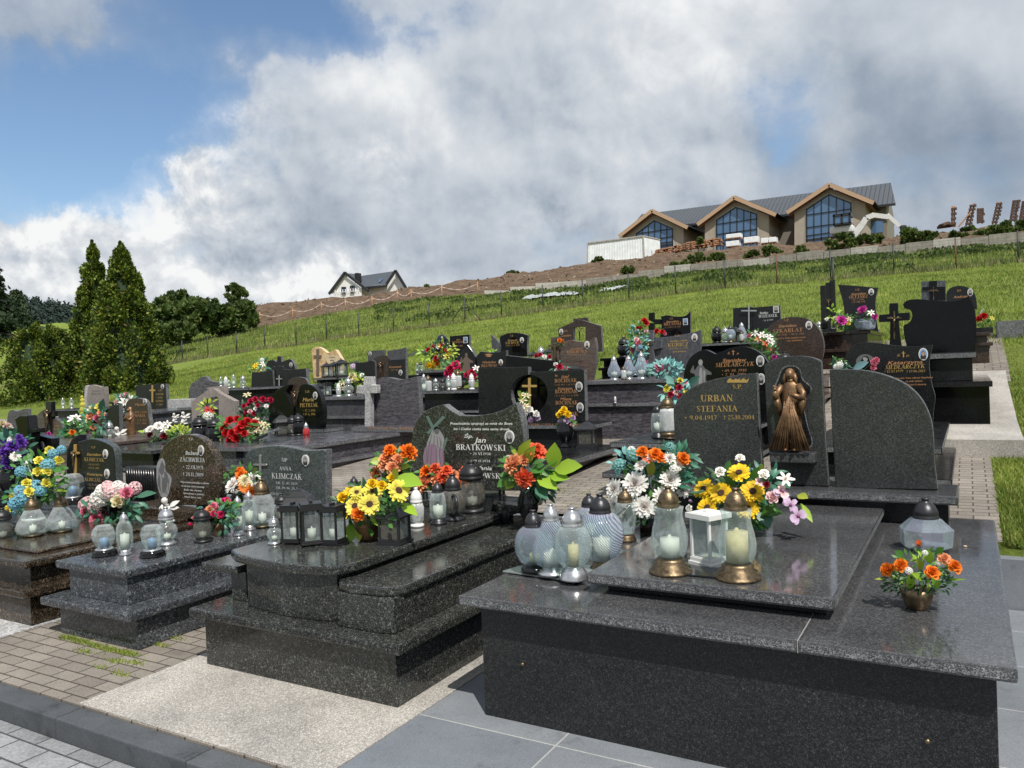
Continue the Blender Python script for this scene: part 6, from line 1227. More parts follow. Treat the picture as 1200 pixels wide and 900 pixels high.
# third row and ledges (planes a little in front of the stones)
def rowL(items):
    for kd,px,py,hp,Y,lb in items: lantern(kd,px,py,0,hp,lb,Y=Y)
rowL([('teardrop',720,441,28,10.6,'drop-shaped pale blue glass lantern, left of the three on the purple ledge'),
('teardrop',737,440,28,10.7,'drop-shaped pale blue glass lantern, middle of the three on the purple ledge'),
('teardrop',752,440,32,10.6,'largest drop-shaped pale blue glass lantern, right of the three on the purple ledge'),
('candle_gold',731,443,16,10.4,'short golden-lidded votive between the blue drop lanterns'),
('votive_white',721,471,8,10.05,'little amber-filled glass votive on the lower purple ledge'),
('box_black',673,440,20,11.4,'blue-lidded glass lantern before the brown-streaked headstone'),
('jar_silver',666,436,10,11.5,'small silver-topped lantern before the brown-streaked headstone'),
('jar_silver',497,457,24,10.6,'clear glass lantern with silver lid, left pair on the ledge behind the wavy stone, first'),
('candle_gold',502,456,22,10.7,'clear glass lantern with golden lid, left pair on the ledge behind the wavy stone, second'),
('jar_clear',511,458,14,10.5,'small dark blue glass pot lantern on the black ledge'),
('smoke_jar',519,457,14,10.5,'low dark lantern on the black ledge before the pink peonies'),
('jar_silver',526,456,17,10.5,'glass lantern with grey lid below the pink peonies'),
('candle_gold',527.5,456,20,10.9,'tall glass lantern with golden lid below the pink peonies'),
('votive_white',532,457,20,10.4,'white slender votive lantern below the pink peonies, left of two white'),
('candle_gold',537,456,23,10.6,'amber glass lantern with golden lid between the white votives'),
('votive_white',553,455,19,10.4,'white slender votive lantern beside the right peony bunch'),
('black_jar',541,453,10,11,'low dark pot between the peony bunches'),
('black_jar',731,408,24,14.2,'black ornamental lantern against the meadow left of the red rose garland'),
('box_black',625,415,17,14.4,'small black lantern with silver knob, leftmost beside the curved black headstone'),
('jar_clear',634,413,22,14.4,'round smoky glass lantern between the two black ones by the curved headstone'),
('box_black',644,415,20,14.2,'black lantern with blue-black roof before the brass cross'),
('jar_silver',489,432,14,14.2,'brown glass lantern at the left end of the grey ledge by the meadow'),
('jar_dark',493,432,15,14.3,'pinkish glass lantern near the left end of the grey ledge by the meadow'),
('jar_clear',501,433,14,14.2,'clear glass pot lantern in the middle of the grey ledge by the meadow'),
('jar_clear',507,433,15,14.2,'clear blue glass pot lantern right of the middle of the grey ledge'),
('jar_clear',521,431,16,14.0,'rounded pale green glass lantern right of the red and yellow bouquet'),
('box_black',383,441,18,14.0,'black lantern with peaked roof, left of the three before the sandstone'),
('box_black',392,441,19,13.9,'silver-grey lantern with peaked roof, middle of the three before the sandstone'),
('box_black',400.5,441,22,13.8,'larger black lantern with domed roof and white candle, right of the three before the sandstone'),
('box_black',374,466,20,10.9,'blue-grey domed lantern on the ledge below the sandstone, left end'),
('box_flat',384,466,17,10.6,'wide glass box lantern with white votives inside, below the sandstone'),
('votive_white',397,466,16,10.4,'white praying figure votive on the ledge below the sandstone'),
('jar_clear',409,465,22,10.6,'clear square glass lantern below the cream roses'),
('jar_silver',259,453,12,11.4,'clear lantern with silver lid, first from the left on the dark ledge by the meadow'),
('votive_white',265,454,14,11.3,'lantern with white pointed lid, second from the left on the dark ledge by the meadow'),
('jar_silver',268.5,454,10,11.2,'small clear lantern, third from the left on the dark ledge by the meadow'),
('jar_silver',274,452,16,11.4,'tall clear lantern with white knob, fourth on the dark ledge by the meadow'),
('jar_clear',285,453,14,11.3,'round clear lantern at the right end of the dark ledge by the meadow'),
('black_jar',840,398,20,14.0,'dark rounded lantern with black hat-like lid, left end of the black tomb'),
('jar_clear',850,397,18,13.9,'clear patterned glass lantern beside the dark one on the black tomb'),
('globe_wave',856,396,20,13.85,'clear cut-glass lantern in the middle of the black tomb'),
('box_pagoda',861,389,20,14.6,'black pagoda-roofed lantern behind the cut-glass lantern'),
('teardrop',869,383,24,14.8,'tall engraved glass lantern against the square dark stone'),
('candle_gold',869,397,12,13.8,'small amber votive at the right end of the black tomb'),
('black_jar',919,420,30,11.0,'large dark urn lantern with gilt finial before the oval headstone'),
('black_jar',908,420,16,10.9,'low dark pot lantern left of the large urn'),
('jar_clear',960,388,14,14.0,'small clear votive at the left end by the three pillars'),
('globe_wave',1007,387,18,13.8,'round clear glass lantern, left of two before the flared headstone'),
('facet',1016,388,22,13.75,'round faceted clear lantern, right of two before the flared headstone'),
])
c=P(975,386,13.9); r=thing('photo_plaque','small portrait tile propped before the magenta flowers','plaque',c); portrait(r,977,381.5,6,7,13.85,False,True)
c=P(965,386,13.9); r=thing('memorial_plaque','small dark tile propped left of the portrait tile','plaque',c); a=P(962,386,13.85); b=P(970,378,13.85); blk(r,'plate',a.x,b.x,13.85,13.88,a.z,b.z,'g_dark',.002)
lantern('jar_clear',310,480,0,12,'small clear votive beside the steel cross of the grey stone',Y=12.0)
# dark bag heaped behind stone
c=P(515,408,16.0); r=thing('plastic_bag','crumpled dark blue plastic bag heaped behind the square black headstone','bag',c); mb=MB()
for i in range(9): mb.ball(c+Vector((rnd.uniform(-.14,.14),rnd.uniform(-.1,.1),rnd.uniform(-.05,.22))),rnd.uniform(.08,.13),6)
mb.build('bag',M['bag'],r)
# open book / sloped plaque
c=P(325,515,7.2); r=thing('memorial_plaque','sloped grey stone book plaque lying beside the yellow lilies','plaque',c); mb=MB(); mb.obox(P(313,509,7.5),Vector((.11,.02,.045)),Vector((-.02,.13,.03)),Vector((-.006,-.01,.015))); mb.build('plate',M['g_silver'],r,bevel=.004)
# fluted dark planter between boulder stone and double stones
c=P(160,580,5.0); r=thing('planter','ribbed dark stone planter behind the boulder headstone','planter',c); mb=MB()
a=P(149,575,5.0); b=P(181,548,5.0); n_=12
for i in range(n_): mb.tube([(a.x+(b.x-a.x)*(i+.5)/n_,5.0,a.z-.1),(a.x+(b.x-a.x)*(i+.5)/n_,5.0,b.z)],(b.x-a.x)/n_*.52,8)
mb.box(a.x,b.x,5.0,5.2,a.z-.1,b.z-.01); mb.build('body',M['g_dark'],r)
# butterfly / leaf shaped stone by the curved black headstone, and pale spire
c=P(581,413,15.6); r=thing('memorial_plaque','blue-grey angel-wing stone left of the curved black headstone','plaque',c); plate('plate',[(576,413,1),(576,402),(575,392,1),(580,396),(584,400),(586,405),(586,413,1)],15.6,.05,M['g_blue'],r,.003)
# ================================================================= FLOWERS
GF='artificial flower bouquets'
bouquet('orange and aqua bouquet over big white chrysanthemums left of the quarter-round stone',765,628,.592,
 [('peony','orange',753,530,8),('peony','orange',768,533,9),('rose','orange',775,537,8),('peony','orange',800,538,9),('daisy','coral',760,537,8),('mum','white',765,535,8,.12),('hydrangea','aqua',741,533,9),('hydrangea','aqua',726,545,9),('hydrangea','white',740,528,6),('mum','white',785,537,8),('mum','white',750,546,7),('mum','white',794,546,6),('mum','white',720,573,13,.1),('mum','white',744,568,17,.14),('mum','white',755,594,14,.16),('mum','white',785,563,13,.1),('mum','white',776,582,12,.12),('mum','white',722,592,10,.05),('hydrangea','aqua',785,524,7),('hydrangea','white',790,550,7),('mum','white',800,575,9,.0)],
 leaf=[('teal',60,16,790,545,26,22),('green',70,16,765,560,30,26),('aqua',26,14,735,540,24,12),('darkgreen',70,14,758,592,30,28)],big=[('ygreen',762,558,764,540,11),('ygreen',772,590,781,566,12),('lime',766,596,776,570,12),('teal',795,560,812,553,5),('teal',795,565,814,562,5),('teal',792,568,810,572,5)],group=GF,pot=('block',22,36,'blackgloss'))
bouquet('sunflowers with white roses and trailing mauve orchids on the centre slab',850,622,.688,
 [('sunflower','yellow',866,554,13,.10),('sunflower','yellow',825,573,13,.05),('sunflower','yellow',845,578,14,.14),('sunflower','yellow',882,576,14,.14),('sunflower','yellow',829,595,13,.16),('sunflower','yellow',876,596,13,.16),('rose','white',844,553,7),('rose','white',867,537,6),('rose','white',895,556,7),('lily','white',920,562,10),('rose','palepink',905,583,8),('orchid','palepink',917,576,9),('orchid','lilac',926,592,10,.12),('orchid','lilac',935,605,11,.14),('orchid','lilac',914,577,8),('bud','lilac',811,588,5),('rose','burgundy',898,568,5),('rose','white',808,596,5),('orchid','palepink',890,565,6)],
 leaf=[('darkgreen',80,16,860,575,42,24),('teal',34,18,895,568,20,16),('green',70,17,870,600,36,18)],big=[('green',857,580,855,540,12),('green',872,580,888,548,13),('ygreen',890,560,893,545,9),('teal',890,590,902,618,20),('teal',880,600,893,622,18),('ygreen',935,580,946,583,10),('ygreen',938,590,952,611,8),('green',885,600,906,598,14)],group=GF)
bouquet('small basket of orange roses with dark fir sprigs and white gypsophila in a bronze bowl',1075,713,.592,
 [('bud','orange',1077,640,9),('rose','orange',1040,668,9),('rose','orange',1056,663,9,.1),('rose','peach',1106,655,8),('rose','orange',1118,664,9),('rose','orange',1092,671,9,.13),('bud','orange',1048,665,7),('hydrangea','white',1065,669,5,.12),('hydrangea','white',1115,668,4),('hydrangea','white',1084,648,4),('hydrangea','white',1100,660,4)],
 leaf=[('darkgreen',110,9,1075,684,44,11),('green',46,11,1075,665,34,18),('lime',26,10,1078,668,32,18)],big=[('lime',1066,690,1068,672,10),('lime',1082,680,1070,672,9),('lime',1100,690,1094,674,10),('lime',1090,660,1088,645,10),('lime',1080,668,1076,655,9),('green',1060,655,1050,646,11),('green',1098,652,1104,642,11),('ygreen',1040,678,1026,678,3),('ygreen',1108,680,1130,678,3)],pot=('bowl',24,36,'brass'),group=GF)
bouquet('sunflowers and orange roses with bright ivy leaves in a basket on flecked black tomb',432,632,.655,
 [('sunflower','lemon',416,593,12,.14),('sunflower','lemon',433,591,13,.14),('sunflower','lemon',437,575,12,.05),('sunflower','lemon',467,575,14,.12),('sunflower','lemon',418,577,9),('rose','orange',420,603,9,.16),('rose','yellow',404,602,7),('rose','yellow',402,583,8),('rose','yellow',436,567,7),('rose','yellow',447,569,7),('daisy','yellow',410,575,8),('rose','yellow',459,560,6)],
 leaf=[('darkgreen',90,15,430,590,38,22),('green',60,16,430,600,40,22)],big=[('lime',412,612,409,637,16),('lime',420,612,421,634,10),('lime',440,600,445,616,17),('lime',463,560,493,566,20),('lime',470,590,488,602,12),('ygreen',462,560,465,550,12)],pot=('bowl',24,34,'bronze'),group=GF)
bouquet('orange carnations and peach roses rising behind the sunflowers',457,600,.655,
 [('carnation','orange',457,529,9),('carnation','orange',478,531,12,.1),('rose','peach',460,549,9,.1),('rose','peach',441,554,9),('rose','peach',452,538,9),('carnation','peach',466,539,8),('carnation','peach',450,545,8)],
 leaf=[('green',40,15,458,548,22,16)],big=[('lime',448,540,434,541,11),('lime',468,548,480,546,9),('green',455,560,448,566,12)],pot=('vase',46,24,'blackgloss'),group=GF)
bouquet('long spray of orange carnations lying at the foot of the wavy headstone',515,590,.655,
 [('carnation','orange',500,553,9),('carnation','peach',497,567,12,.12),('carnation','coral',510,550,8),('carnation','peach',513,562,10),('carnation','coral',523,552,8),('carnation','peach',530,560,11,.1),('carnation','coral',545,553,8),('carnation','coral',551,551,8),('carnation','peach',540,566,10,.1),('carnation','coral',557,556,7),('carnation','orange',493,575,9),('carnation','coral',518,560,8)],
 leaf=[('green',50,14,520,560,40,14)],big=[('ygreen',517,560,520,545,8),('red',520,570,522,590,8),('red',498,590,492,600,8)],group=GF)
bouquet('coral carnations with very large lime green leaves in a tall black vase',620,622,.578,
 [('carnation','coral',628,530,13),('carnation','peach',603,545,14,.1),('carnation','coral',615,560,13,.12),('carnation','peach',614,540,9),('carnation','coral',632,535,8)],
 leaf=[('green',34,22,618,550,26,16),('teal',24,18,635,570,12,12)],big=[('ygreen',608,540,620,516,15),('ygreen',614,544,626,523,14),('lime',648,548,650,520,19),('lime',650,550,680,545,20),('lime',645,556,665,560,16),('lime',630,555,652,572,20),('green',605,555,582,570,16),('lime',600,562,594,573,14),('green',622,548,636,552,14),('ygreen',606,532,600,528,8),('teal',630,568,640,584,16)],pot=('vase',52,28,'blackgloss'),group=GF,dy=.0)
# silver tomb
bouquet('white and orange chrysanthemum bouquet in a dark vase below the etched cross',280,612,.485,
 [('mum','white',273,568,11,.1),('peony','orange',283,558,8),('peony','orange',294,577,8,.1),('mum','white',297,562,9),('peony','yellow',305,573,7),('daisy','orange',286,570,8,.12),('mum','cream',287,563,8,.1),('peony','orange',281,552,6)],
 leaf=[('darkgreen',40,14,285,572,20,12),('green',26,12,284,556,18,8)],big=[('green',270,556,276,548,9),('green',296,556,300,548,9)],pot=('tall',34,16,'blackgloss'),group=GF)
bouquet('low bunch of hot pink rosebuds with grey-green leaves in a clay pot',256,628,.485,
 [('rose','hotpink',262,589,6),('rose','pink',250,594,6,.05),('rose','hotpink',258,603,5,.05),('rose','hotpink',250,602,4),('rose','peach',246,598,6),('bud','hotpink',226,615,6,.1),('bud','pink',229,608,5),('rose','hotpink',266,586,4),('rose','pink',240,601,5)],
 leaf=[('teal',60,12,254,606,24,16),('green',30,12,262,598,18,12)],pot=('bowl',14,13,'bronze'),group=GF)
bouquet('wide oval spray of pale pink hydrangeas with cream and pink roses and teal leaves',128,608,.492,
 [('hydrangea','palepink',103,592,12),('hydrangea','white',116,585,12),('hydrangea','palepink',132,577,11),('hydrangea','white',144,574,9),('hydrangea','palepink',158,572,9),('hydrangea','palepink',126,570,8),('hydrangea','white',138,570,8),('rose','pink',148,578,8,.14),('rose','cream',138,588,8.5,.16),('rose','pink',101,599,8,.05),('rose','pink',114,608,9,.1),('hydrangea','palepink',113,594,11,.08),('hydrangea','white',120,575,9)],
 leaf=[('teal',60,15,130,595,36,16),('darkgreen',40,14,135,598,26,12)],big=[('teal',160,582,180,576,9),('teal',155,590,163,600,7),('teal',98,595,88,606,10),('teal',122,605,130,615,12),('teal',142,600,140,612,9),('teal',148,600,152,614,9)],pot=('block',22,44,'blackgloss'),group=GF)
# blue and yellow basket at far left
r=bouquet('cascading pale blue and yellow rose arrangement in a white hooped basket',38,622,.47,
 [('hydrangea','sky',72,527,6),('hydrangea','sky',62,532,7),('rose','lemon',58,528,6),('rose','lemon',46,540,6),('rose','lemon',68,540,6),('hydrangea','sky',56,545,9,.08),('rose','lemon',44,553,6,.1),('rose','lemon',55,552,6,.1),('hydrangea','sky',25,553,8),('rose','lemon',31,566,6,.12),('rose','lemon',54,566,6,.1),('hydrangea','sky',42,570,9,.05),('rose','lemon',34,576,6,.12),('hydrangea','sky',28,585,10,.1),('rose','lemon',16,582,6),('hydrangea','sky',18,590,9,.1),('rose','lemon',10,597,6,.05),('hydrangea','sky',12,600,7),('hydrangea','sky',24,575,8),('hydrangea','sky',48,575,7),('rose','palepink',23,576,5)],
 leaf=[('green',60,13,45,560,30,28),('teal',34,12,20,585,16,14),('green',30,13,62,575,14,10)],big=[('lime',60,575,76,573,4),('lime',50,570,64,567,4),('green',10,580,2,585,5),('green',60,548,72,552,8)],group=GF)
mb=MB(); Yb=r.location.y
mb.tube([P(31,540,Yb),P(33,546,Yb),P(38,560,Yb),P(41,580,Yb),P(43,602,Yb)],.006,6); mb.tube([P(31,540,Yb),P(29,545,Yb),P(31,560,Yb),P(33,590,Yb)],.005,6)
mb.build('basket_handle',M['whitep'],r); mb=MB(); a=P(41,612,Yb); mb.lathe([(.06,0),(.09,.07),(.10,.09)],14,(a.x,a.y,a.z-.05)); mb.build('basket',M['whitep'],r)
bouquet('purple carnations with teal ferns and cream blossoms in a dark pot at left edge',14,590,.50,
 [('carnation','purple',8,530,10),('carnation','purple',15,524,9),('carnation','purple',24,520,8),('carnation','purple',29,534,7),('carnation','purple',11,543,9),('carnation','purple',2,545,7),('carnation','purple',28,545,5),('carnation','purple',3,520,8),('mum','white',18,535,6,.1),('lily','cream',24,528,6),('hydrangea','white',13,516,5),('carnation','purple',22,513,5)],
 leaf=[('teal',60,14,14,528,22,22),('darkgreen',40,14,14,555,20,16)],big=[('teal',8,515,6,500,6),('teal',14,515,18,502,6)],pot=('vase',46,30,'blackgloss'),group=GF)
# second row of flowers
def fl(label,px,py,Y,blooms,leaf=None,pot=None,big=None): return bouquet(label,px,py,0,blooms,Y=Y,leaf=leaf,pot=pot,big=big,group=GF)
fl('dense mound of crimson roses with cream buds before the house-shaped stone',275,521,7.5,
 [('rose','red',x,y,r_) for x,y,r_ in ((263,501,6),(270,493,6.5),(278,491,5),(284,497,6),(272,508,6.5),(265,508,6),(280,504,6),(290,495,6.5),(298,497,6),(276,514,5.5),(286,508,5),(268,516,4))]+[('rose','cream',261,515,4),('rose','cream',293,505,4)],
 leaf=[('green',40,12,276,504,22,14)],big=[('teal',270,515,272,525,7)])
fl('loose bunch of red and white roses with one white lily, above the crimson mound',293,500,8.3,
 [('rose','crimson',x,y,r_) for x,y,r_ in ((286,476,3.5),(294,470,4),(299,468,4),(308,468,4.5),(317,469,4),(289,483,3.5),(297,485,3),(285,487,3),(302,475,3),(291,474,3))]+[('rose','palepink',293,482,3),('rose','white',299,479,2.5),('lily','cream',290,463,5),('rose','white',312,476,3)],
 leaf=[('darkgreen',40,10,298,486,18,16),('green',20,10,296,492,18,8)])
fl('yellow and cream lilies with dark ribbon beside the sloped stone plaque',300,512,7.7,[('lily','cream',x,y,4.5) for x,y in ((306,497),(301,503),(308,506),(312,499),(304,511),(297,506),(300,492))],leaf=[('green',24,9,303,505,12,8),('darkgreen',26,10,290,515,14,5)])
fl('white and burgundy blossoms lying low on the dark slab before the brown headstone',182,520,8.0,
 [('mum','white',176,503,6),('mum','white',186,499,6),('lily','white',196,497,5),('lily','white',192,503,5),('rose','burgundy',176,510,4),('rose','burgundy',192,511,4.5),('rose','burgundy',200,508,4),('rose','cream',199,513,3.5),('mum','white',170,505,4)],leaf=[('green',34,9,188,508,20,8)],big=[('ygreen',170,506,161,505,3)])
fl('low clump of olive green heather in the dark planter',208,518,7.9,[('daisy','ygreen',208,505,2.5)],leaf=[('ygreen',70,7,210,506,14,6),('green',50,7,210,509,15,5)])
fl('white hydrangea with one red lily and lime sprigs inside the house-shaped stone',244,503,8.5,[('hydrangea','white',244,488,7),('lily','red',244,480,5),('lily','red',248,482,4),('hydrangea','white',235,489,4)],leaf=[('ygreen',18,10,244,478,8,8),('green',20,9,246,492,12,6)])
fl('tall mixed bouquet of cream and dusty pink roses in a golden tube vase',118,515,7.8,
 [('rose','cream',109,480,6),('rose','lemon',116,477,5),('rose','peach',118,484,5),('rose','pink',113,490,4.5),('rose','peach',106,488,5),('rose','cream',104,493,4),('rose','pink',102,504,5),('rose','peach',109,500,4),('rose','orange',105,511,3.5),('rose','cream',112,505,4)],leaf=[('teal',40,11,113,492,14,16),('green',30,11,106,508,12,8)],pot=('tall',24,8,'brass'),big=[('teal',118,482,121,468,8)])
fl('white lily and orange posy with aqua fillers left of the golden vase',84,522,7.8,[('lily','white',86,492,7),('lily','white',89,490,6),('rose','orange',85,507,4),('rose','peach',82,514,4),('hydrangea','aqua',78,509,4.5),('hydrangea','aqua',80,516,4),('rose','white',93,500,3)],leaf=[('green',40,11,86,504,12,10),('teal',20,10,78,512,9,7)])
fl('upright spike of lemon yellow snapdragon',97,500,9.6,[('hydrangea','lemon',97,486,4),('hydrangea','lemon',97,480,3.8),('hydrangea','lemon',97,474,3.3),('hydrangea','lemon',96.5,469,2.6),('hydrangea','lemon',96,465,1.8)],leaf=[('green',16,8,97,490,5,6)])
fl('white lilies and pink roses with teal leaves before the two-part dark stone',146,488,10.5,[('lily','white',146,472,6),('lily','white',152,468,6),('rose','palepink',144,464,4),('rose','palepink',137,471,4),('lily','white',140,478,5),('rose','pink',148,463,3.5),('lily','white',148,480,5)],leaf=[('teal',34,10,145,475,12,11)])
fl('cream and pink carnations at the far left edge',4,515,9.0,[('carnation','cream',3,497,5),('carnation','palepink',9,500,5),('carnation','cream',1,503,5),('carnation','white',12,503,3.5)],leaf=[('green',20,10,5,506,10,6)])
fl('scattered magenta and mauve blossoms at the foot of the quarter-circle stones',50,522,8.9,[('rose','magenta',57,508,2.6),('rose','lilac',48,509,2.6),('rose','lilac',45,512,2.4),('rose','magenta',61,511,2.4)],leaf=[('darkgreen',20,7,52,512,12,5)])
fl('white lilies tied to the brass cross inside the round opening',616,495,8.85,[('lily','cream',617,464,5.5),('lily','cream',613,470,5),('lily','cream',615,476,5),('lily','cream',611,462,4),('rose','white',616,483,5,.05),('rose','white',620,480,5,.04),('rose','white',628,485,4.5),('carnation','lilac',622,492,4),('carnation','lilac',630,490,4),('rose','white',613,487,4.5)],leaf=[('green',24,9,613,474,5,14)],big=[('ygreen',612,470,608,458,3),('teal',612,485,611,478,8)])
fl('yellow chrysanthemums with pale mauve fillers in a broad black vase',663,527,8.4,[('peony','yellow',660,483,6),('peony','yellow',656,486,5),('peony','yellow',665,486,5),('peony','yellow',661,480,4.5),('carnation','lilac',657,493,4),('carnation','lilac',664,493,4.5),('carnation','lilac',671,490,4),('rose','palepink',670,498,3)],leaf=[('green',22,9,663,496,8,6)],pot=('vase',30,24,'blackgloss'))
fl('cerise and cream rose posy with big aqua leaves above the golden-domed lantern',790,490,7.8,[('rose','crimson',786,462,4.5),('rose','crimson',796,454,4.5),('rose','crimson',784,470,4),('rose','crimson',798,465,4.5),('rose','lemon',797,446,4),('mum','lemon',782,455,6),('rose','hotpink',806,451,4),('rose','lemon',804,460,4),('rose','palepink',792,460,3.5),('rose','crimson',797,447,3)],leaf=[('aqua',26,12,793,458,16,12),('green',20,8,793,456,12,10)],big=[('teal',806,452,819,441,9),('aqua',790,466,800,478,9),('aqua',782,462,774,470,8),('aqua',790,450,780,440,8)],pot=('tall',18,8,'blackgloss'))
fl('white blossom, pale blue leaf and pink carnations on top behind the blank quarter-round stone',1012,436,8.8,[('hydrangea','white',984,428,5),('hydrangea','white',980,430,4),('carnation','pink',1024,425,5),('carnation','pink',1023,431,4),('carnation','pink',1027,422,4)],leaf=[('green',14,7,982,425,6,5)],big=[('teal',976,432,977,418,3)])
r_=fl('slender white candle spikes and sea-green leaf beside the pink carnations',990,434,8.7,[('bud','white',991,426,3),('bud','white',987,424,3)],leaf=[('teal',10,7,990,430,5,3)],big=[('aqua',1000,432,1017,424,9)])
fl('dusty pink peony with many aqua leaves on the right of the purple ledge',780,443,10.6,[('peony','pink',772,431,6.5),('rose','pink',768,438,3)],leaf=[('aqua',60,10,780,432,20,9),('teal',20,10,770,440,14,5)])
fl('tall garland of red roses, pink roses and aqua leaves climbing the blue-grey cross',744,440,11.3,[('rose','red',755,376,4.5),('rose','red',757,379,4.5),('rose','red',749,385,4.5),('rose','white',751,389,3.5),('rose','pink',748,402,4),('rose','palepink',749,408,4),('rose','pink',742,410,4.5),('hydrangea','sky',750,407,4),('hydrangea','sky',752,417,4),('rose','palepink',746,398,3.5),('hydrangea','sky',746,415,4),('rose','palepink',757,388,3),('rose','palepink',742,423,2.6),('rose','pink',757,424,2.6)],leaf=[('aqua',60,9,747,405,10,22),('green',30,9,748,395,10,16)])
fl('red roses tucked against the wave-topped black headstone',772,392,15.6,[('rose','red',770,388,4),('rose','red',776,389,3.5),('rose','pink',779,391,2.5)],leaf=[('darkgreen',12,6,773,390,6,4)])
fl('white and salmon lilies with ferns on the rust stone before the oval headstone',898,408,11.3,[('lily','white',885,391,5),('lily','white',893,393,5),('lily','peach',889,397,5),('lily','coral',898,402,4.5),('lily','white',903,400,5),('lily','white',901,395,4.5),('carnation','pink',878,394,3.5),('lily','coral',901,408,4),('lily','white',906,404,4)],leaf=[('green',40,9,892,398,16,9)])
fl('pink bloom with dark leaves low before the urn lantern',906,420,10.6,[('rose','magenta',907,418,3.5)],leaf=[('green',16,8,905,412,6,8)])
fl('magenta and cream blossoms beside the three slim pillars',985,388,13.8,[('peony','magenta',986,376,6.5),('rose','lemon',994,379,3),('rose','cream',979,373,3),('lily','cream',995,374,3.5),('rose','white',969,374,2.4)],leaf=[('green',30,9,990,376,9,8),('lime',16,9,976,368,6,8)])
fl('magenta peony and white lily leaning out before the flared headstone',1012,384,13.7,[('peony','magenta',1011,363.5,6),('lily','white',1021,366.5,4),('peony','magenta',1025,371,4)],leaf=[('green',16,8,1010,371,10,5)])
fl('bright red gladioli with a pale tip at the right edge beside the blank black stone',1148,388,13.6,[('carnation','red',1153,371,5),('carnation','red',1148,374,4.5),('lily','lemon',1162,373,3)],leaf=[('green',12,7,1152,375,6,5)],big=[('white',1148,368,1152,362,2)])
fl('deep pink peonies left of the flame-shaped stone',530,446,10.9,[('peony','crimson',528,433,6),('peony','hotpink',534,428,6),('peony','hotpink',525,437,5.5),('peony','crimson',536,434,5.5),('peony','hotpink',530,438,5)],leaf=[('green',20,9,531,432,10,8)])
fl('deep pink peonies with a white bud right of the flame-shaped stone',552,448,10.8,[('peony','hotpink',547,439,4.5),('peony','crimson',553,437,5),('peony','hotpink',556,441,4.5),('peony','hotpink',552,444,4),('lily','white',558,432,5)],leaf=[('green',14,8,552,441,8,6)])
fl('red, white and yellow lily bouquet with dark leaves against the meadow',515,432,14.0,[('lily','lemon',517,405,4.5),('lily','white',524,406,4.5),('lily','yellow',526,415,4),('rose','red',502,410,3.5),('rose','red',518,405,3.5),('rose','crimson',508,406,3),('rose','red',511,420,4),('rose','yellow',510,423,4),('rose','yellow',503,428,4.5),('rose','yellow',507,429,4),('rose','orange',512,426,3),('lily','lemon',523,418,4),('rose','white',513,407,3),('rose','red',523,411,2.6)],leaf=[('darkgreen',44,9,515,412,15,10),('ygreen',24,9,522,412,12,10),('lime',12,10,498,415,5,8)])
fl('red and white roses on the black block behind the square headstones',636,420,13.9,[('rose','crimson',629,417,3.5),('rose','crimson',633,416,3.2),('rose','crimson',644,418,3),('rose','white',638,418,3)],leaf=[('darkgreen',12,6,636,418,9,3)])
fl('crimson rose and white bud at the foot of the brown-streaked headstone',658,438,11.3,[('rose','crimson',656,430,4.5),('rose','white',651,427,3),('rose','crimson',665,433,3),('rose','pink',663,431,2.6),('rose','white',652,434,2.6)],leaf=[('teal',14,7,656,431,8,5)])
fl('cream roses with lime leaves in a golden pot left of the pale cross',417,466,10.7,[('rose','cream',413,441,5.5),('rose','cream',416,444,4.5),('rose','white',424,440,3)],leaf=[('green',24,10,420,447,9,6),('ygreen',14,10,424,446,6,5)],pot=('tall',14,7,'brass'))
fl('white lilies standing upright beside the glass lanterns below the sandstone',401,466,10.6,[('lily','cream',401,449,4),('lily','cream',398,453,4),('lily','cream',403,455,3.5)],leaf=[('green',14,9,401,456,4,8)])
fl('mauve hydrangea ball between sandstone and grey headstones',414,434,13.6,[('hydrangea','lilac',414,430,4.5)],leaf=[('green',8,6,414,435,4,3)])
fl('yellow and white lilies with a silvery spike behind the triple grey stone',302,438,13.8,[('lily','yellow',296,431,4),('lily','yellow',300,428,4),('lily','yellow',303,433,3.5),('lily','white',308,427,3.5),('hydrangea','white',307,422,3),('rose','cream',308,433,3)],leaf=[('teal',16,10,308,428,5,8),('green',14,8,299,433,7,4)])
fl('small blue silk flowers and leaves at the feet of the curved black headstone',578,418,14.6,[('hydrangea','sky',577,414,2.4)],leaf=[('lime',14,6,577,414,6,3)])
fl('orange rose tied to the pillar of the brass cross',655,404,12.4,[('rose','orange',656,399,3.2),('rose','orange',659,400,2.6)],leaf=[('darkgreen',8,5,656,402,4,3)])

c=Z(1131,641,.592); r=thing('pebble','tiny beige pebble lying on the right side of the broad grey tomb','pebble',c); mb=MB(); mb.ball(c+Vector((0,0,.004)),.008,5,sz=(1.3,.9,.6)); mb.build('stone',M['sandlight'],r)
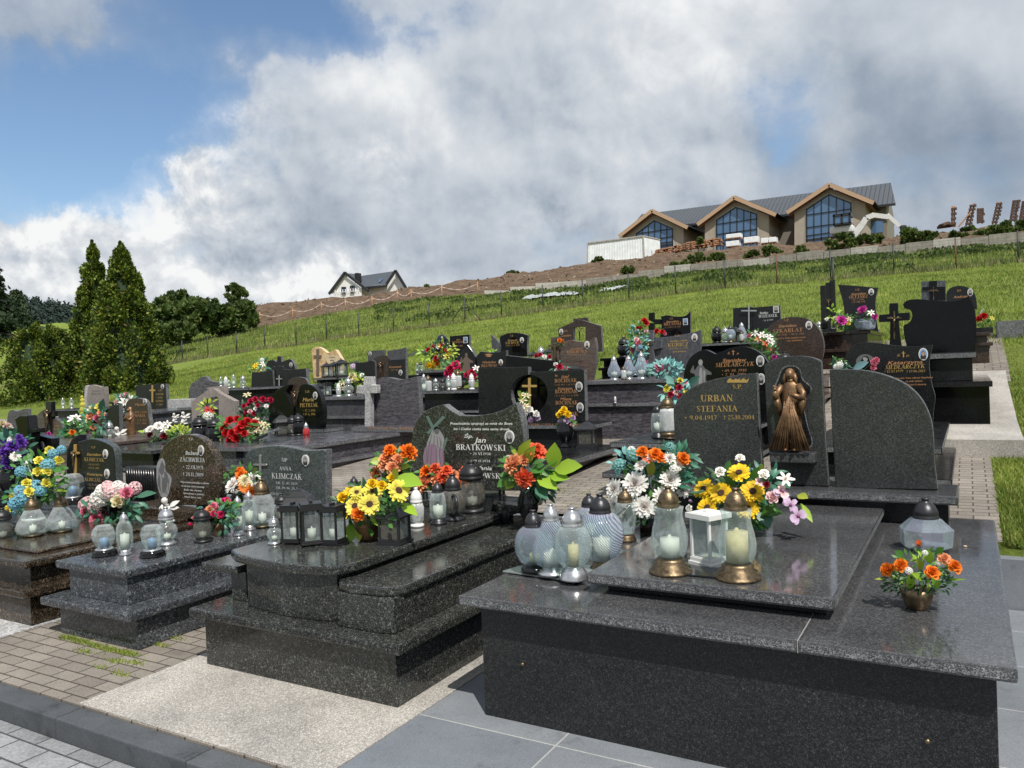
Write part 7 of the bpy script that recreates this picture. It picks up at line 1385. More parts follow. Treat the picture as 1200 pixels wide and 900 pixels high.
# ================================================================= TREES
M['thuja']=leafmat('thuja_scales',[(0,(.02,.045,.008)),(.3,(.055,.10,.014)),(.65,(.13,.19,.026)),(.93,(.22,.27,.04)),(1,(.18,.11,.05))],.6,.2,1.6)
M['hedge']=leafmat('shrub_leaves',[(0,(.03,.06,.015)),(.5,(.065,.11,.028)),(.85,(.12,.17,.05)),(1,(.18,.21,.08))],.6,.2,.5)
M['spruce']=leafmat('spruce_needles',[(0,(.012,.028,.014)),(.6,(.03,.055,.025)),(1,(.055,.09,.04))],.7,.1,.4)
M['weed']=leafmat('weed_leaves',[(0,(.04,.08,.02)),(.5,(.085,.14,.03)),(.9,(.15,.20,.055)),(1,(.22,.23,.09))],.6,.25,.8)
M['bark']=plain('bark',(.10,.07,.05),.9,bump=1,bscale=20,var=.4)
def leafcloud(name,centres,sizes,mat,parent,off,seed=1,aspect=.45,updir=.5):
    """centres (n,3), outward (n,3) -> one small folded leaf clump each (two triangles)"""
    r=np.random.default_rng(seed); c=np.array([x[0] for x in centres],dtype=float)-np.array(off); o=np.array([x[1] for x in centres],dtype=float); n=len(c); s=np.array(sizes)[:,None]
    d=o+r.normal(0,.55,(n,3)); d[:,2]+=updir; d/=np.linalg.norm(d,axis=1)[:,None]
    a=np.cross(d,r.normal(0,1,(n,3))); a/=np.linalg.norm(a,axis=1)[:,None]; nn=np.cross(d,a)
    v=np.zeros((n,4,3)); v[:,0]=c-d*s*.5; v[:,1]=c+a*s*aspect+nn*s*.12; v[:,2]=c+d*s*.75; v[:,3]=c-a*s*aspect+nn*s*.12
    me=bpy.data.meshes.new(name); me.vertices.add(4*n); me.vertices.foreach_set('co',v.reshape(-1)); me.loops.add(4*n); me.loops.foreach_set('vertex_index',np.arange(4*n,dtype=np.int32)); me.polygons.add(n); me.polygons.foreach_set('loop_start',np.arange(0,4*n,4,dtype=np.int32)); me.update(); me.validate(); me.materials.append(mat)
    ob=bpy.data.objects.new(name,me); COL.objects.link(ob); ob.parent=parent; return ob
def thuja(label,px,ybase,ytop,wpx,Y,shape,n,seed,gp):
    b=P(px,ybase,Y); k=mpp(b); h=(ybase-ytop)*k; Rm=wpx*k/2; b.z-=.2; root=thing('thuja',label,'tree',b,gp)
    q=random.Random(seed); cs=[];sz=[]
    # sub-plumes: upright sprays that give the uneven outline
    pl=[]
    for i in range(210):
        z=q.random()**1.1; a=q.uniform(0,2*PI); r=Rm*shape(z)*q.uniform(.62,1.10); pl.append((math.cos(a)*r,math.sin(a)*r,z*h*.96,q.uniform(.08,.20)*Rm*1.5,q.uniform(.5,1.1)))
    pl=[(x,y,z,r*(1.12-.80*z/h),e) for x,y,z,r,e in pl]+[(0,0,h*(.90+.012*k),Rm*.055*(1-k/9),1) for k in range(9)]
    for i in range(n):
        x,y,z,r,el_=pl[q.randrange(len(pl))]; u=Vector((q.gauss(0,1),q.gauss(0,1),q.gauss(0,1.0))).normalized(); rad=q.random()**.4
        p=Vector((x,y,z))+Vector((u.x*r*rad,u.y*r*rad,u.z*r*1.7*rad))
        if p.z<.1: p.z=.1+q.random()*.4
        cs.append((b+p,Vector((x,y,.1)).normalized()*.5+u*.7)); sz.append(.10*q.uniform(.6,1.4)*max(h/7,.75))
    leafcloud('crown',cs,sz,M['thuja'],root,b,seed,.42,.55)
    mb=MB(); mb.tube([b,b+Vector((.02,0,h*.5)),b+Vector((0,0,h*.92))],[Rm*.10,Rm*.07,.01],8)
    for i in range(26):
        x,y,z,_,_=pl[i*3]; mb.tube([b+Vector((0,0,max(z-h*.12,.1))),b+Vector((x*.6,y*.6,max(z-h*.03,.2))),b+Vector((x*.92,y*.92,z))],[.035,.022,.008],5)
    mb.build('trunk',M['bark'],root)
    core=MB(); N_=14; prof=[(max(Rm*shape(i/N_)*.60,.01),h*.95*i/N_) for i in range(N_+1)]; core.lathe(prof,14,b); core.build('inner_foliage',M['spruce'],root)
cone=lambda z:(1-z)**.76*(1.04+.10*min(z*4,1))+.01
egg=lambda z:math.sqrt(max(0,1-((z-.32)/.70)**2))*.98
TG='thujas at the left of the graves'
thuja('tall narrow thuja with pointed top, left one of the touching pair',117,472,277,72,19.5,cone,30000,1,TG)
thuja('tall broad thuja with pointed top, right one of the touching pair',150,474,278,96,18.5,cone,42000,2,TG)
thuja('shorter rounded thuja left of the tall pair',50,480,371,84,17.0,egg,30000,3,TG)
def shrub(label,px,ybase,ytop,wpx,Y,n,seed,mat='hedge',name='shrub',cat='bush',gp=None,trunk=True,squash=.8,leaf=.16,z=None,open_=0):
    b=P(px,ybase,Y); 
    if z is not None: b.z=z
    k=mpp(b); h=(ybase-ytop)*k; Rm=wpx*k/2; root=thing(name,label,cat,b,gp); q=random.Random(seed); lobes=[]
    for i in range(max(14,int(n/130))):
        a=q.uniform(0,2*PI); t=q.random()**.7; z_=q.uniform(.12,.86); rr_=Rm*math.sqrt(max(0,1-((z_-.35)/.75)**2))*t; lobes.append((Vector((math.cos(a)*rr_,math.sin(a)*rr_*.7,z_*h)),q.uniform(.12,.24)*min(h,Rm*1.6)*(1-open_*.45)))
    cs=[];sz=[]
    for i in range(n):
        c,r=lobes[q.randrange(len(lobes))]; u=Vector((q.gauss(0,1),q.gauss(0,1),q.gauss(0,1))).normalized(); p=c+u*r*q.random()**.35; p.z=max(p.z,.05*h*q.random()); cs.append((b+p,u)); sz.append(leaf*q.uniform(.6,1.4))
    leafcloud('crown',cs,sz,M[mat],root,b,seed)
    if trunk:
        mb=MB()
        for c,r in lobes[:10]: mb.tube([b,b+Vector((c.x*.3,c.y*.3,c.z*.5)),b+c],[.05*h*.3+.01,.02*h*.4+.008,.006],5)
        mb.build('trunk',M['bark'],root)
    return root
HG='bushes along the left edge of the meadow'
hz=[(190,398,350,40,38,'dark dense bush directly right of the tall thujas'),(222,392,352,46,40,'dark green bush, second of the row right of the thujas'),(210,368,342,44,47,'taller airy bush behind the row, left of the rounded tree'),(255,392,356,46,42,'mid green bush in the middle of the row left of the clay bank'),(240,372,350,40,48,'bush behind the row with pale top, middle'),(282,388,352,40,44,'bush at the right end of the row beside the clay bank'),(205,402,378,60,35,'low scrub at the foot of the bushes near the thujas')]
for i,(px,yb,yt,w,Y,lb) in enumerate(hz): shrub(lb,px,yb,yt,w,Y,5200,20+i,gp=HG,leaf=.30)
shrub('small rounded tree with open crown rising above the bushes',277,365,330,36,46,4200,40,name='tree',cat='tree',leaf=.26,open_=1)
# big spruce at the left edge
def spruce(label,px,ybase,ytop,wpx,Y,seed):
    b=P(px,ybase,Y); k=mpp(b); h=(ybase-ytop)*k; Rm=wpx*k/2; root=thing('spruce',label,'tree',b); q=random.Random(seed); cs=[];sz=[]; mb=MB(); mb.tube([b,b+Vector((0,0,h))],[h*.02,.02],8)
    for i in range(120):
        z=q.uniform(.06,.98); r=Rm*(1-z)**.8*q.uniform(.75,1.1)+.15; a=q.uniform(0,2*PI); e=Vector((math.cos(a)*r,math.sin(a)*r,z*h-r*.28)); s=Vector((0,0,z*h)); mb.tube([b+s,b+(s+e)/2+Vector((0,0,.1)),b+e],[.05,.03,.01],4)
        for j in range(int(60+130*(1-z))):
            t=q.random()**.7; p=s.lerp(e,t)+Vector((q.gauss(0,.22),q.gauss(0,.22),-abs(q.gauss(0,.28)))); cs.append((b+p,Vector((math.cos(a),math.sin(a),-.9)))); sz.append(.34*q.uniform(.6,1.3))
    leafcloud('crown',cs,sz,M['spruce'],root,b,seed,.3,-.3); mb.build('trunk',M['bark'],root)
spruce('dark drooping spruce at the left edge of the picture',-6,420,300,74,42,5)
spruce('second dark spruce behind at the left edge, shorter',22,400,338,34,55,6)
# wooded hill far left
def hz_(x,y): return 0
hv=[];hf=[]
HP=[(-420,352),(-200,350),(-60,345),(0,352),(40,356),(70,362),(100,368),(140,372),(200,380),(260,388)]
mb=MB(); 
for j,Y in enumerate((150,190,230,300)):
    for (px,py) in HP:
        p=P(px,py+({0:26,1:12,2:0,3:4}[j]),Y); hv.append(p)
n=len(HP)
for j in range(3):
    for i in range(n-1): hf.append((j*n+i,j*n+i+1,(j+1)*n+i+1,(j+1)*n+i))
mb.add(hv,hf,0,True); M['farhill']=plain('far_wood_floor',(.022,.035,.028),1,spec=.1,var=.3); o=mb.build('hills',M['farhill']); tag(o,kind='structure')
q=random.Random(9); cs=[];sz=[]
for i in range(2600):
    j=q.random()*2.2; px=q.uniform(-100,250); f_=min(j,1.99); j0=int(f_); t=f_-j0
    py=interp([(a,b) for a,b in HP],px); Ys=(150,190,230,300); Y=Ys[j0]*(1-t)+Ys[j0+1]*t; off=[26,12,0,4][j0]*(1-t)+[26,12,0,4][j0+1]*t; p=P(px,py+off,Y)
    hh=q.uniform(3,6)
    for k in range(14):
        z=q.random(); a=q.uniform(0,6.28); r=(1-z)*hh*.28; cs.append((p+Vector((math.cos(a)*r,math.sin(a)*r,z*hh-1)),Vector((math.cos(a),math.sin(a),0)))); sz.append(q.uniform(.7,1.4))
M['farwood']=leafmat('distant_conifers',[(0,(.018,.032,.028)),(1,(.045,.07,.055))],.9,0)
wood=leafcloud('forest',cs,sz,M['farwood'],None,(0,0,0),3); tag(wood,'distant dark conifer wood covering the hill at far left','forest',kind='stuff')
# ================================================================= WIRE FENCE
fx=[205,213,243,277,310,347,383,421,462,504,546,589,638,685,739,794,852,913,976,1050,1123,1196,1268]
M['post']=plain('dark_steel_post',(.045,.05,.045),.5,metal=.4); M['rustpost']=plain('rusty_post',(.13,.06,.035),.8,var=.3)
fr=None; tops=[]
Y0,z0=lineat(FENCE,700); fr=thing('wire_fence','long wire mesh fence on thin dark posts crossing the meadow below the clay bank','fence',(P(700,356,Y0).x,Y0,z0))
prev=None; wires=MB()
for i,px in enumerate(fx):
    Y,z=lineat(FENCE,px); b=P(px,400,Y); b.z=tz(b.x,b.y)-.1; hh=1.42*(Y/41)**.3
    if i==0: prev=(b,hh); continue
    mb=MB(); mb.tube([b,b+Vector((0,0,hh+.1))],.034,6); mb.build('post',M['rustpost'] if px in (913,1123) else M['post'],fr)
    if px in (213,1050,546): 
        for s in (-1,1):
            mb=MB(); x2=b.x+s*1.0; mb.tube([(x2,b.y,tz(x2,b.y)),b+Vector((0,0,hh*.85))],.022,5); mb.build('brace',M['post'],fr)
            if px==213: break
    if prev:
        for k in range(9):
            t=.12+k*.11; wires.tube([prev[0]+Vector((0,0,prev[1]*t)),b+Vector((0,0,hh*t))],.0045,3,cap=False)
        for k in range(14):
            t=(k+.5)/14; a=prev[0].lerp(b,t); wires.tube([a+Vector((0,0,.1)),a+Vector((0,0,hh*.98))],.0035,3,cap=False)
    prev=(b,hh)
wires.build('wire_mesh',M['post'],fr)
# posts of an older fence in front of it at left, rail behind the third row
r=thing('rail','weathered grey timber rail running behind the grey and sandstone headstones','rail',P(440,425,16.9)); mb=MB()
for a,b in (((345,437),(372,434)),((398,428),(420,424)),((474,417),(500,411))): mb.bar(P(*a,16.9),P(*b,16.9),.05,.05)
mb.build('beam',M['kerb'],r)
# tall thin steel mast near three pillars
r=thing('fence_post','single thin dark steel post rising above the three slim pillars','post',P(976,345,30)); mb=MB(); a=P(976,340,30); mb.tube([(a.x,30,tz(a.x,30)-.1),P(976,302,30)],.035,6); mb.build('pole',M['post'],r)
# ================================================================= CONCRETE BLOCK WALL at the foot of the bank
M['concrete']=plain('weathered_concrete',(.27,.25,.215),.9,bump=.6,bscale=12,var=.22); M['concrete2']=plain('pale_concrete',(.42,.40,.36),.9,bump=.5,bscale=12,var=.15)
wl=[(568,348,341,53.5),(600,345,337.5,55.5),(640,341.5,332,57),(700,336,326,58),(760,328,317,59),(800,321,310,59.5),(850,316,306,59.5),(900,311,301,59.5),(950,306,295,59.5),(1000,302,290.5,59.5),(1050,298,286,59.5),(1100,293,281,59.5),(1150,290,277,59.5),(1200,285,271,59.5),(1260,280,265,59.5)]
w=thing('retaining_wall','long low wall of weathered concrete blocks stepping up along the clay bank','wall',P(900,311,59.5))
mb=MB(); mp=MB(); 
def wlat(px):
    for a,b in zip(wl,wl[1:]):
        if px<=b[0]: t=(px-a[0])/(b[0]-a[0]); return [a[i]+(b[i]-a[i])*t for i in range(4)]
    return list(wl[-1])
px=568; k=0
while px<1255:
    st=30 if px<700 else 26+px*.006; a=wlat(px); b=wlat(min(px+st-.6,1260)); top=(a[2]+b[2])/2+((k*37)%5-2)*.3
    p0=P(a[0],a[1]+3,a[3]); p1=P(b[0],b[1]+3,b[3]); q0=P(a[0],a[2],a[3]); q1=P(b[0],b[2],b[3]); zt=(q0.z+q1.z)/2+((k*37)%5-2)*.03
    tgt=mp if k%7 in (0,3) or px<640 else mb
    v=[p0,p1,Vector((p1.x,p1.y,zt)),Vector((p0.x,p0.y,zt))]; v+= [x+Vector((0,.6,0)) for x in v]; tgt.add(v,[(0,1,2,3),(5,4,7,6),(3,2,6,7),(0,3,7,4),(1,5,6,2)]); px+=st; k+=1
mb.build('block_row',M['concrete'],w); mp.build('pale_block',M['concrete2'],w)
# ================================================================= CONSTRUCTION HALL on the hill
YB=112.0
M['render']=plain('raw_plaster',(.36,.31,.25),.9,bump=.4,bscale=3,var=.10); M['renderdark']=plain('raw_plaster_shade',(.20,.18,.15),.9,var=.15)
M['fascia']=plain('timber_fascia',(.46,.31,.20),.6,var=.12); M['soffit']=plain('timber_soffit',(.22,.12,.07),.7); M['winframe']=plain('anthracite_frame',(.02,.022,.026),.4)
def winmat():
    m,nt,b=newmat('reflecting_window'); b.inputs['Base Color'].default_value=(.10,.19,.32,1); b.inputs['Roughness'].default_value=.06; b.inputs['Specular IOR Level'].default_value=1; b.inputs['Metallic'].default_value=.35; return m
M['win']=winmat()
def metalroof():
    m,nt,b=newmat('standing_seam_roof'); L=nt.links; g=nd(nt,'ShaderNodeNewGeometry'); sx=nd(nt,'ShaderNodeSeparateXYZ'); L.new(g.outputs['Position'],sx.inputs[0])
    mm=nd(nt,'ShaderNodeMath',operation='MODULO'); L.new(sx.outputs['X'],mm.inputs[0]); mm.inputs[1].default_value=.6; ab=nd(nt,'ShaderNodeMath',operation='ABSOLUTE'); L.new(mm.outputs[0],ab.inputs[0])
    c=ramp(nt,ab.outputs[0],[(0,(.03,.033,.038)),(.07,(.03,.033,.038)),(.12,(.10,.11,.125)),(1,(.085,.095,.11))]); L.new(c,b.inputs['Base Color']); b.inputs['Roughness'].default_value=.45; b.inputs['Metallic'].default_value=.3; return m
M['roof']=metalroof()
hall=thing('community_hall','long unfinished building with three glazed timber-edged gables under a dark seamed roof on the hilltop','building',P(890,290,YB))
def Q(px,py,d=0): return P(px,py,YB+d)
def poly(part,pts,mat,d=0,parent=hall,thick=0): 
    q_=[P(a,b,YB+d) for a,b in pts]; mb=MB(); ar=sum(q_[i-1].x*q_[i].z-q_[i].x*q_[i-1].z for i in range(len(q_)))
    if ar<0: q_.reverse()
    n=len(q_); mb.add(q_,[tuple(range(n))])
    if thick: mb.add([(p.x,p.y,p.z) for p in q_]+[(p.x,p.y+thick,p.z) for p in q_],[(i,i+n,(i+1)%n+n,(i+1)%n) for i in range(n)]); mb.add([(p.x,p.y+thick,p.z) for p in q_],[tuple(range(n-1,-1,-1))])
    return mb.build(part,M[mat],parent)
# main roof: front slope between eaves and ridge
e0=Q(735,285,6.5); e1=Q(1052,243,6.5); r0=P(752,251,YB+13); r1_=P(1044,214,YB+13); k0=P(736,270,YB+6.2); k1=P(1049.5,238.5,YB+6.2); b0=P(740,266,YB+20); b1_=P(1036,236,YB+20)
mb=MB(); mb.add([k0,k1,r1_,r0],[(0,1,2,3)]); mb.add([r0,r1_,b1_,b0],[(0,1,2,3)]); mb.add([k1+Vector((0,0,-.3)),k1,r1_,b1_],[(0,1,2,3)]); mb.build('roof',M['roof'],hall)
mb=MB(); a=Q(742,300,7.0); b=Q(1040,292,7.0); z1=P(742,269,YB+7).z; z2=P(1035,239,YB+7).z
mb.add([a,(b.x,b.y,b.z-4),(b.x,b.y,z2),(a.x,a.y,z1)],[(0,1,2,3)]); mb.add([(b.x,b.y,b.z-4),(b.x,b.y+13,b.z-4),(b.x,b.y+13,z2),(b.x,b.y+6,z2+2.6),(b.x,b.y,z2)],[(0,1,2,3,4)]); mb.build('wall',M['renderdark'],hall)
mb=MB(); mb.bar(k0+Vector((0,-.1,-.12)),k1+Vector((0,-.1,-.12)),.2,.3); mb.build('gutter',M['winframe'],hall)
def gable(pk,le,re,wl_,wr,base,win,gy=0):
    # pk apex px, le/re eave px, wall outline, window outline
    poly('gable_wall',[(wl_,base[0]),(wl_,le[1]-1.5),(pk[0],pk[1]+4),(wr,re[1]-.5),(wr,base[1])],'render',0,thick=7)
    for p in (le,re):
        a=Q(pk[0],pk[1],-.9); b=Q(p[0],p[1],-.9); mb=MB(); mb.bar(a,b,.12,.62,up=Vector((0,1,0)).cross((b-a).normalized())); 
        dd=(b-a); up=Vector((0,1,0)).cross(dd).normalized(); up=up if up.z>0 else -up
        mb2=MB(); A=[a-up*.30+Vector((0,-.08,0)),b-up*.30+Vector((0,-.08,0)),b+up*.22+Vector((0,-.08,0)),a+up*.22+Vector((0,-.08,0))]
        n0=(A[1]-A[0]).cross(A[2]-A[0]); 
        if n0.y>0: A.reverse()
        mb2.add(A,[(0,1,2,3)]); B=[x+Vector((0,.25,0)) for x in A]; mb2.add(A+B,[(0,4,5,1),(1,5,6,2),(2,6,7,3),(3,7,4,0)]); mb2.build('fascia',M['fascia'],hall)
        rf=MB(); c0=a+up*.25; c1=b+up*.25; rf.add([c0,c1,c1+Vector((0,9.5,0)),c0+Vector((0,9.5,0))],[(0,1,2,3)]); rf.build('gable_roof',M['roof'],hall)
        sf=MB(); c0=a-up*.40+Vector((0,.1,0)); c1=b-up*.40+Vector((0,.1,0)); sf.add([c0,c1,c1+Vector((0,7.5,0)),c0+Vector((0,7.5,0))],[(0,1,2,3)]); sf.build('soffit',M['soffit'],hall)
    wp=poly('window',win,'win',-.06)
    # surround and glazing bars
    xs_=[p[0] for p in win]; x0,x1=min(xs_),max(xs_); fr_=MB(); D_=-.14
    def line(a,b,w=.11): fr_.bar(Q(a[0],a[1],D_),Q(b[0],b[1],D_),.05,w,up=Vector((0,1,0)).cross((Q(*b)-Q(*a)).normalized()))
    n=len(win)
    for i in range(n): line(win[i],win[(i+1)%n],.16)
    def yat(x,top=True):
        ys_=[]
        for i in range(n):
            a,b=win[i],win[(i+1)%n]
            if abs(a[0]-b[0])>1e-6 and min(a[0],b[0])<=x<=max(a[0],b[0]): ys_.append(a[1]+(b[1]-a[1])*(x-a[0])/(b[0]-a[0]))
        return min(ys_) if top else max(ys_)
    for i in range(1,6): x=x0+(x1-x0)*i/6; line((x,yat(x)),(x,yat(x,False)))
    yb=yat((x0+x1)/2,False); yt=min(p[1] for p in win); sl_=-.135
    for i,f_ in enumerate((.30,.52,.66,.74)):
        y=yt+(yb-yt)*f_; xa,xb=x0,x1; mid=(x0+x1)/2
        if yat(x0+.1)>y+sl_*(x0-mid): 
            for t in range(60):
                xa=x0+(x1-x0)*t/60
                if yat(xa)<=y+sl_*(xa-mid): break
            for t in range(60):
                xb=x1-(x1-x0)*t/60
                if yat(xb)<=y+sl_*(xb-mid): break
        line((xa,y+sl_*(xa-mid)),(xb,y+sl_*(xb-mid)),.13 if i!=3 else .3)
    fr_.build('glazing_bar',M['winframe'],wp)
    sr=MB()
    for i in range(n):
        if i==n-1 : continue
        a,b=win[i],win[(i+1)%n]; A=Q(a[0],a[1],-.02); B=Q(b[0],b[1],-.02); sr.bar(A,B,.06,.5,up=Vector((0,1,0)).cross((B-A).normalized()))
    sr.build('window_surround',M['concrete2'],hall)
gable((764,246.5),(725,277),(806,266.5),731,801,(300,292),[(745.5,300),(745.5,274),(766.5,258.5),(788,268),(788.5,300)])
gable((860,231),(817,263),(909.5,251.5),826,901,(300,288),[(840,298),(839.5,258),(862,243),(886.5,251),(887.5,298)])
gable((971.5,216),(922,249),(1024,237.5),931,1014,(300,288),[(945.5,296),(945,245.5),(971.5,228),(997,238),(997.5,296)])
# side wing window and downpipe
poly('window',[(1015,274),(1015,260),(1035,258),(1035.5,272)],'win',6.85); 
for px_,ya,yb_ in ((802.5,268,283),(829,266,288),(931,252,282)): 
    mb=MB(); mb.tube([Q(px_,ya,3),Q(px_,yb_,3)],.09,6); mb.build('downpipe',M['winframe'],hall)
# ================================================================= things on the bank
YC=88.0
def H_(px,py,Y=YC): return P(px,py,Y)
# white container
M['contw']=plain('white_container_paint',(.82,.86,.86),.6,var=.10,bscale=6)
c=thing('storage_container','long off-white storage container on the crest of the clay bank','container',H_(727,300)); mb=MB(); p=[H_(688.5,308),H_(755,303),H_(754,276.5),H_(689,285)]; bk=[x+Vector((.6,4,0)) for x in p]
mb.add(p+bk,[(0,1,2,3),(1,5,6,2),(3,2,6,7),(4,0,3,7)]); mb.build('body',M['contw'],c)
mb=MB(); 
for a,b in ((0,1),(1,2),(2,3),(3,0)): mb.bar(p[a]+Vector((0,-.05,0)),p[b]+Vector((0,-.05,0)),.14,.14,up=Vector((0,1,.01)))
mb.bar(p[2]+Vector((0,-.05,0)),bk[2],.12,.12); mb.build('frame',M['concrete2'],c)
mb=MB()
for i in range(1,22): t=i/22; mb.bar(p[0].lerp(p[1],t)+Vector((0,-.02,.1)),p[3].lerp(p[2],t)+Vector((0,-.02,-.1)),.05,.03,up=Vector((0,1,.01)))
mb.build('corrugation',M['contw'],c)
# stacks of formwork timber
M['timber']=plain('rough_timber',(.42,.22,.12),.8,var=.3,bscale=8); M['formw']=plain('brown_formwork',(.085,.05,.038),.8,var=.3,bscale=8)
def stack(label,x0,y0,x1,y1,rows,Y=YC,seed=0):
    r=thing('timber_stack',label,'timber',H_((x0+x1)/2,(y0+y1)/2,Y),'stacks of timber on the clay bank'); mb=MB(); q=random.Random(seed)
    for j in range(rows):
        for i in range(3):
            t0=q.uniform(0,.12)+i*.3; t1=t0+q.uniform(.25,.42); a=H_(x0+(x1-x0)*t0,y0+(y1-y0)*t0-j*2.2,Y); b=H_(x0+(x1-x0)*min(t1,1),y0+(y1-y0)*min(t1,1)-j*2.2,Y); mb.bar(a,b,.9,.13); 
            for s in (0,.5,1): m_=a.lerp(b,s); mb.box(m_.x-.08,m_.x+.08,Y-.5,Y+.5,m_.z-.13,m_.z-.06)
    mb.build('boards',M['timber'],r); mb=MB()
    for i in range(6): t=i/5; a=H_(x0+(x1-x0)*t,y0+(y1-y0)*t+2,Y); mb.tube([a+Vector((0,-.55,-.5)),a+Vector((0,-.55,rows*.22))],.04,5)
    mb.build('stake',M['formw'],r)
stack('long low stack of reddish formwork timber right of the container',766,299,806,291,3,seed=1)
stack('stack of sawn timber boards before the middle gable',803,292,846,286,4,seed=2)
# wrapped pallets
M['wrap']=plain('plastic_wrapped_bricks',(.80,.82,.84),.35,var=.10,bscale=12,bump=.6)
for i,(x0,x1,yt,yb,lb) in enumerate(((852,869,273.5,281.5,'wrapped brick pallet, upper one of the two stacked left of the middle gable'),(852,867,282,291,'wrapped brick pallet, lower one of the two stacked before the middle gable'),(873,889,277,287,'wrapped brick pallet, second from the left before the middle gable'),(893,901,279,287,'narrow wrapped pallet of bricks, third from the left'),(902,910.5,278,286,'wrapped pallet of bricks at the right end of the row'))):
    a=H_(x0,yb); b=H_(x1,yt); r=thing('brick_pallet',lb,'pallet',((a.x+b.x)/2,YC,a.z),'wrapped pallets before the hall'); blk(r,'load',a.x,b.x,YC-.5,YC+.5,a.z+.12,b.z,'wrap',.05); mb=MB()
    for s in (0,.45,.9): mb.box(a.x+(b.x-a.x)*s,a.x+(b.x-a.x)*(s+.1),YC-.45,YC+.45,a.z,a.z+.09)
    mb.box(a.x,b.x,YC-.5,YC+.5,a.z+.085,a.z+.118)
    mb.build('pallet',M['timber'],r)
# excavator
M['exc']=plain('white_machine_paint',(.66,.67,.66),.45,var=.15)
ex=thing('excavator','white excavator with folded arm standing before the right gable','excavator',H_(990,285)); 
mb=MB(); a=H_(974,277); b=H_(1002,264); mb.box(a.x,b.x,YC-1.2,YC+1.2,a.z,b.z); mb.build('body',M['exc'],ex,bevel=.35,seg=3)
mb=MB(); a=H_(980,266); b=H_(998,252.5); mb.box(a.x,b.x,YC-1.5,YC+.5,a.z,b.z); mb.build('cab',M['win'],ex,bevel=.12)
mb=MB(); mb.box(a.x-.1,b.x+.1,YC-1.6,YC+.56,b.z-.2,b.z+.08); mb.box(a.x-.1,b.x+.1,YC-1.6,YC+.56,a.z-.05,a.z+.12); 
for x in (a.x,(a.x+b.x)/2,b.x): mb.box(x-.09,x+.09,YC-1.6,YC-1.5,a.z,b.z)
mb.build('cab_frame',M['winframe'],ex)
mb=MB(); pts=[H_(1001,277),H_(1011,264),H_(1016,256),H_(1024,253)]
for i in range(3): mb.bar(pts[i]+Vector((0,-.3,0)),pts[i+1]+Vector((0,-.3,0)),.45,.62-.06*i,up=Vector((0,1,0)).cross((pts[i+1]-pts[i]).normalized()))
mb.bar(H_(1022,252.5)+Vector((0,-.3,0)),H_(1042,255)+Vector((0,-.3,0)),.4,.45); mb.build('boom',M['exc'],ex)
mb=MB(); mb.bar(H_(1040,252)+Vector((0,-.3,0)),H_(1055,266)+Vector((0,-.3,0)),.35,.38); mb.build('stick',M['exc'],ex)
mb=MB(); 
for s in (-1,1): mb.tube([H_(1050+s,262)+Vector((s*.1,-.3,0)),H_(1057,268)+Vector((0,-.3,0))],.08,6)
mb.build('hydraulic_ram',M['winframe'],ex)
mb=MB(); mb.box(H_(1055,266).x,H_(1063,266).x,YC-.9,YC+.3,H_(1059,272).z,H_(1059,265).z); mb.build('bucket',M['winframe'],ex,bevel=.15)
mb=MB(); a=H_(973,281); b=H_(1003,275); 
for s in (-1,1): mb.box(a.x,b.x,YC+s*.9-.3,YC+s*.9+.3,a.z,b.z)
mb.build('track',M['winframe'],ex,bevel=.25,seg=3)
# trestles and bundles of formwork at right skyline
def trestle(label,x,yb,yt,w,lean,seed,rungs=5,mat='formw'):
    Y=84; r=thing('formwork_rack',label,'rack',P(x,yb,Y),'formwork racks on the skyline at right'); q=random.Random(seed); mb=MB()
    for s in (0,1):
        for d in (-.5,.5): mb.bar(P(x+w*s,yb,Y+d),P(x+w*s+lean,yt+q.uniform(-2,1),Y+d),.10,.14)
    mb.build('leg',M['timber'],r); mb=MB()
    for i in range(rungs):
        t=(i+.6)/rungs; y=yb+(yt-yb)*t; mb.bar(P(x+lean*t-1.5,y,Y-.65),P(x+w+lean*t+1.5+q.uniform(0,2),y-1,Y-.65),.28,.20)
    mb.build('panel',M[mat],r); return r
trestle('thin upright timber rack, first at left on the skyline',1115.5,266,243,2.5,.5,1,4)
trestle('leaning timber rack with two long props, second on the skyline',1132,265,240,4,6,2,6)
trestle('dark square bundle of boards, third on the skyline',1146,262,245,5,0,3,6)
trestle('leaning ladder-like rack, fourth on the skyline',1163,263,238,4,6,4,6)
trestle('tall double rack, fifth on the skyline',1184,260,235,5,4,5,7)
trestle('rack at the right end of the skyline row',1195,260,236,5,4,6,7)
r=thing('timber_stack','low pile of reddish boards at the left foot of the skyline racks','timber',P(1105,268,84),'stacks of timber on the clay bank'); mb=MB()
for i in range(6): mb.bar(P(1098+i,267-i*.6,84-.4*i),P(1120-i*2,264-i*.6,84-.2*i),.4,.2)
mb.build('boards',M['formw'],r)
r=thing('timber_prop','single long plank leaning towards the second rack','timber',P(1122,266,83)); mb=MB(); mb.bar(P(1123,266,83),P(1138,248,83),.15,.12); mb.build('plank',M['timber'],r)
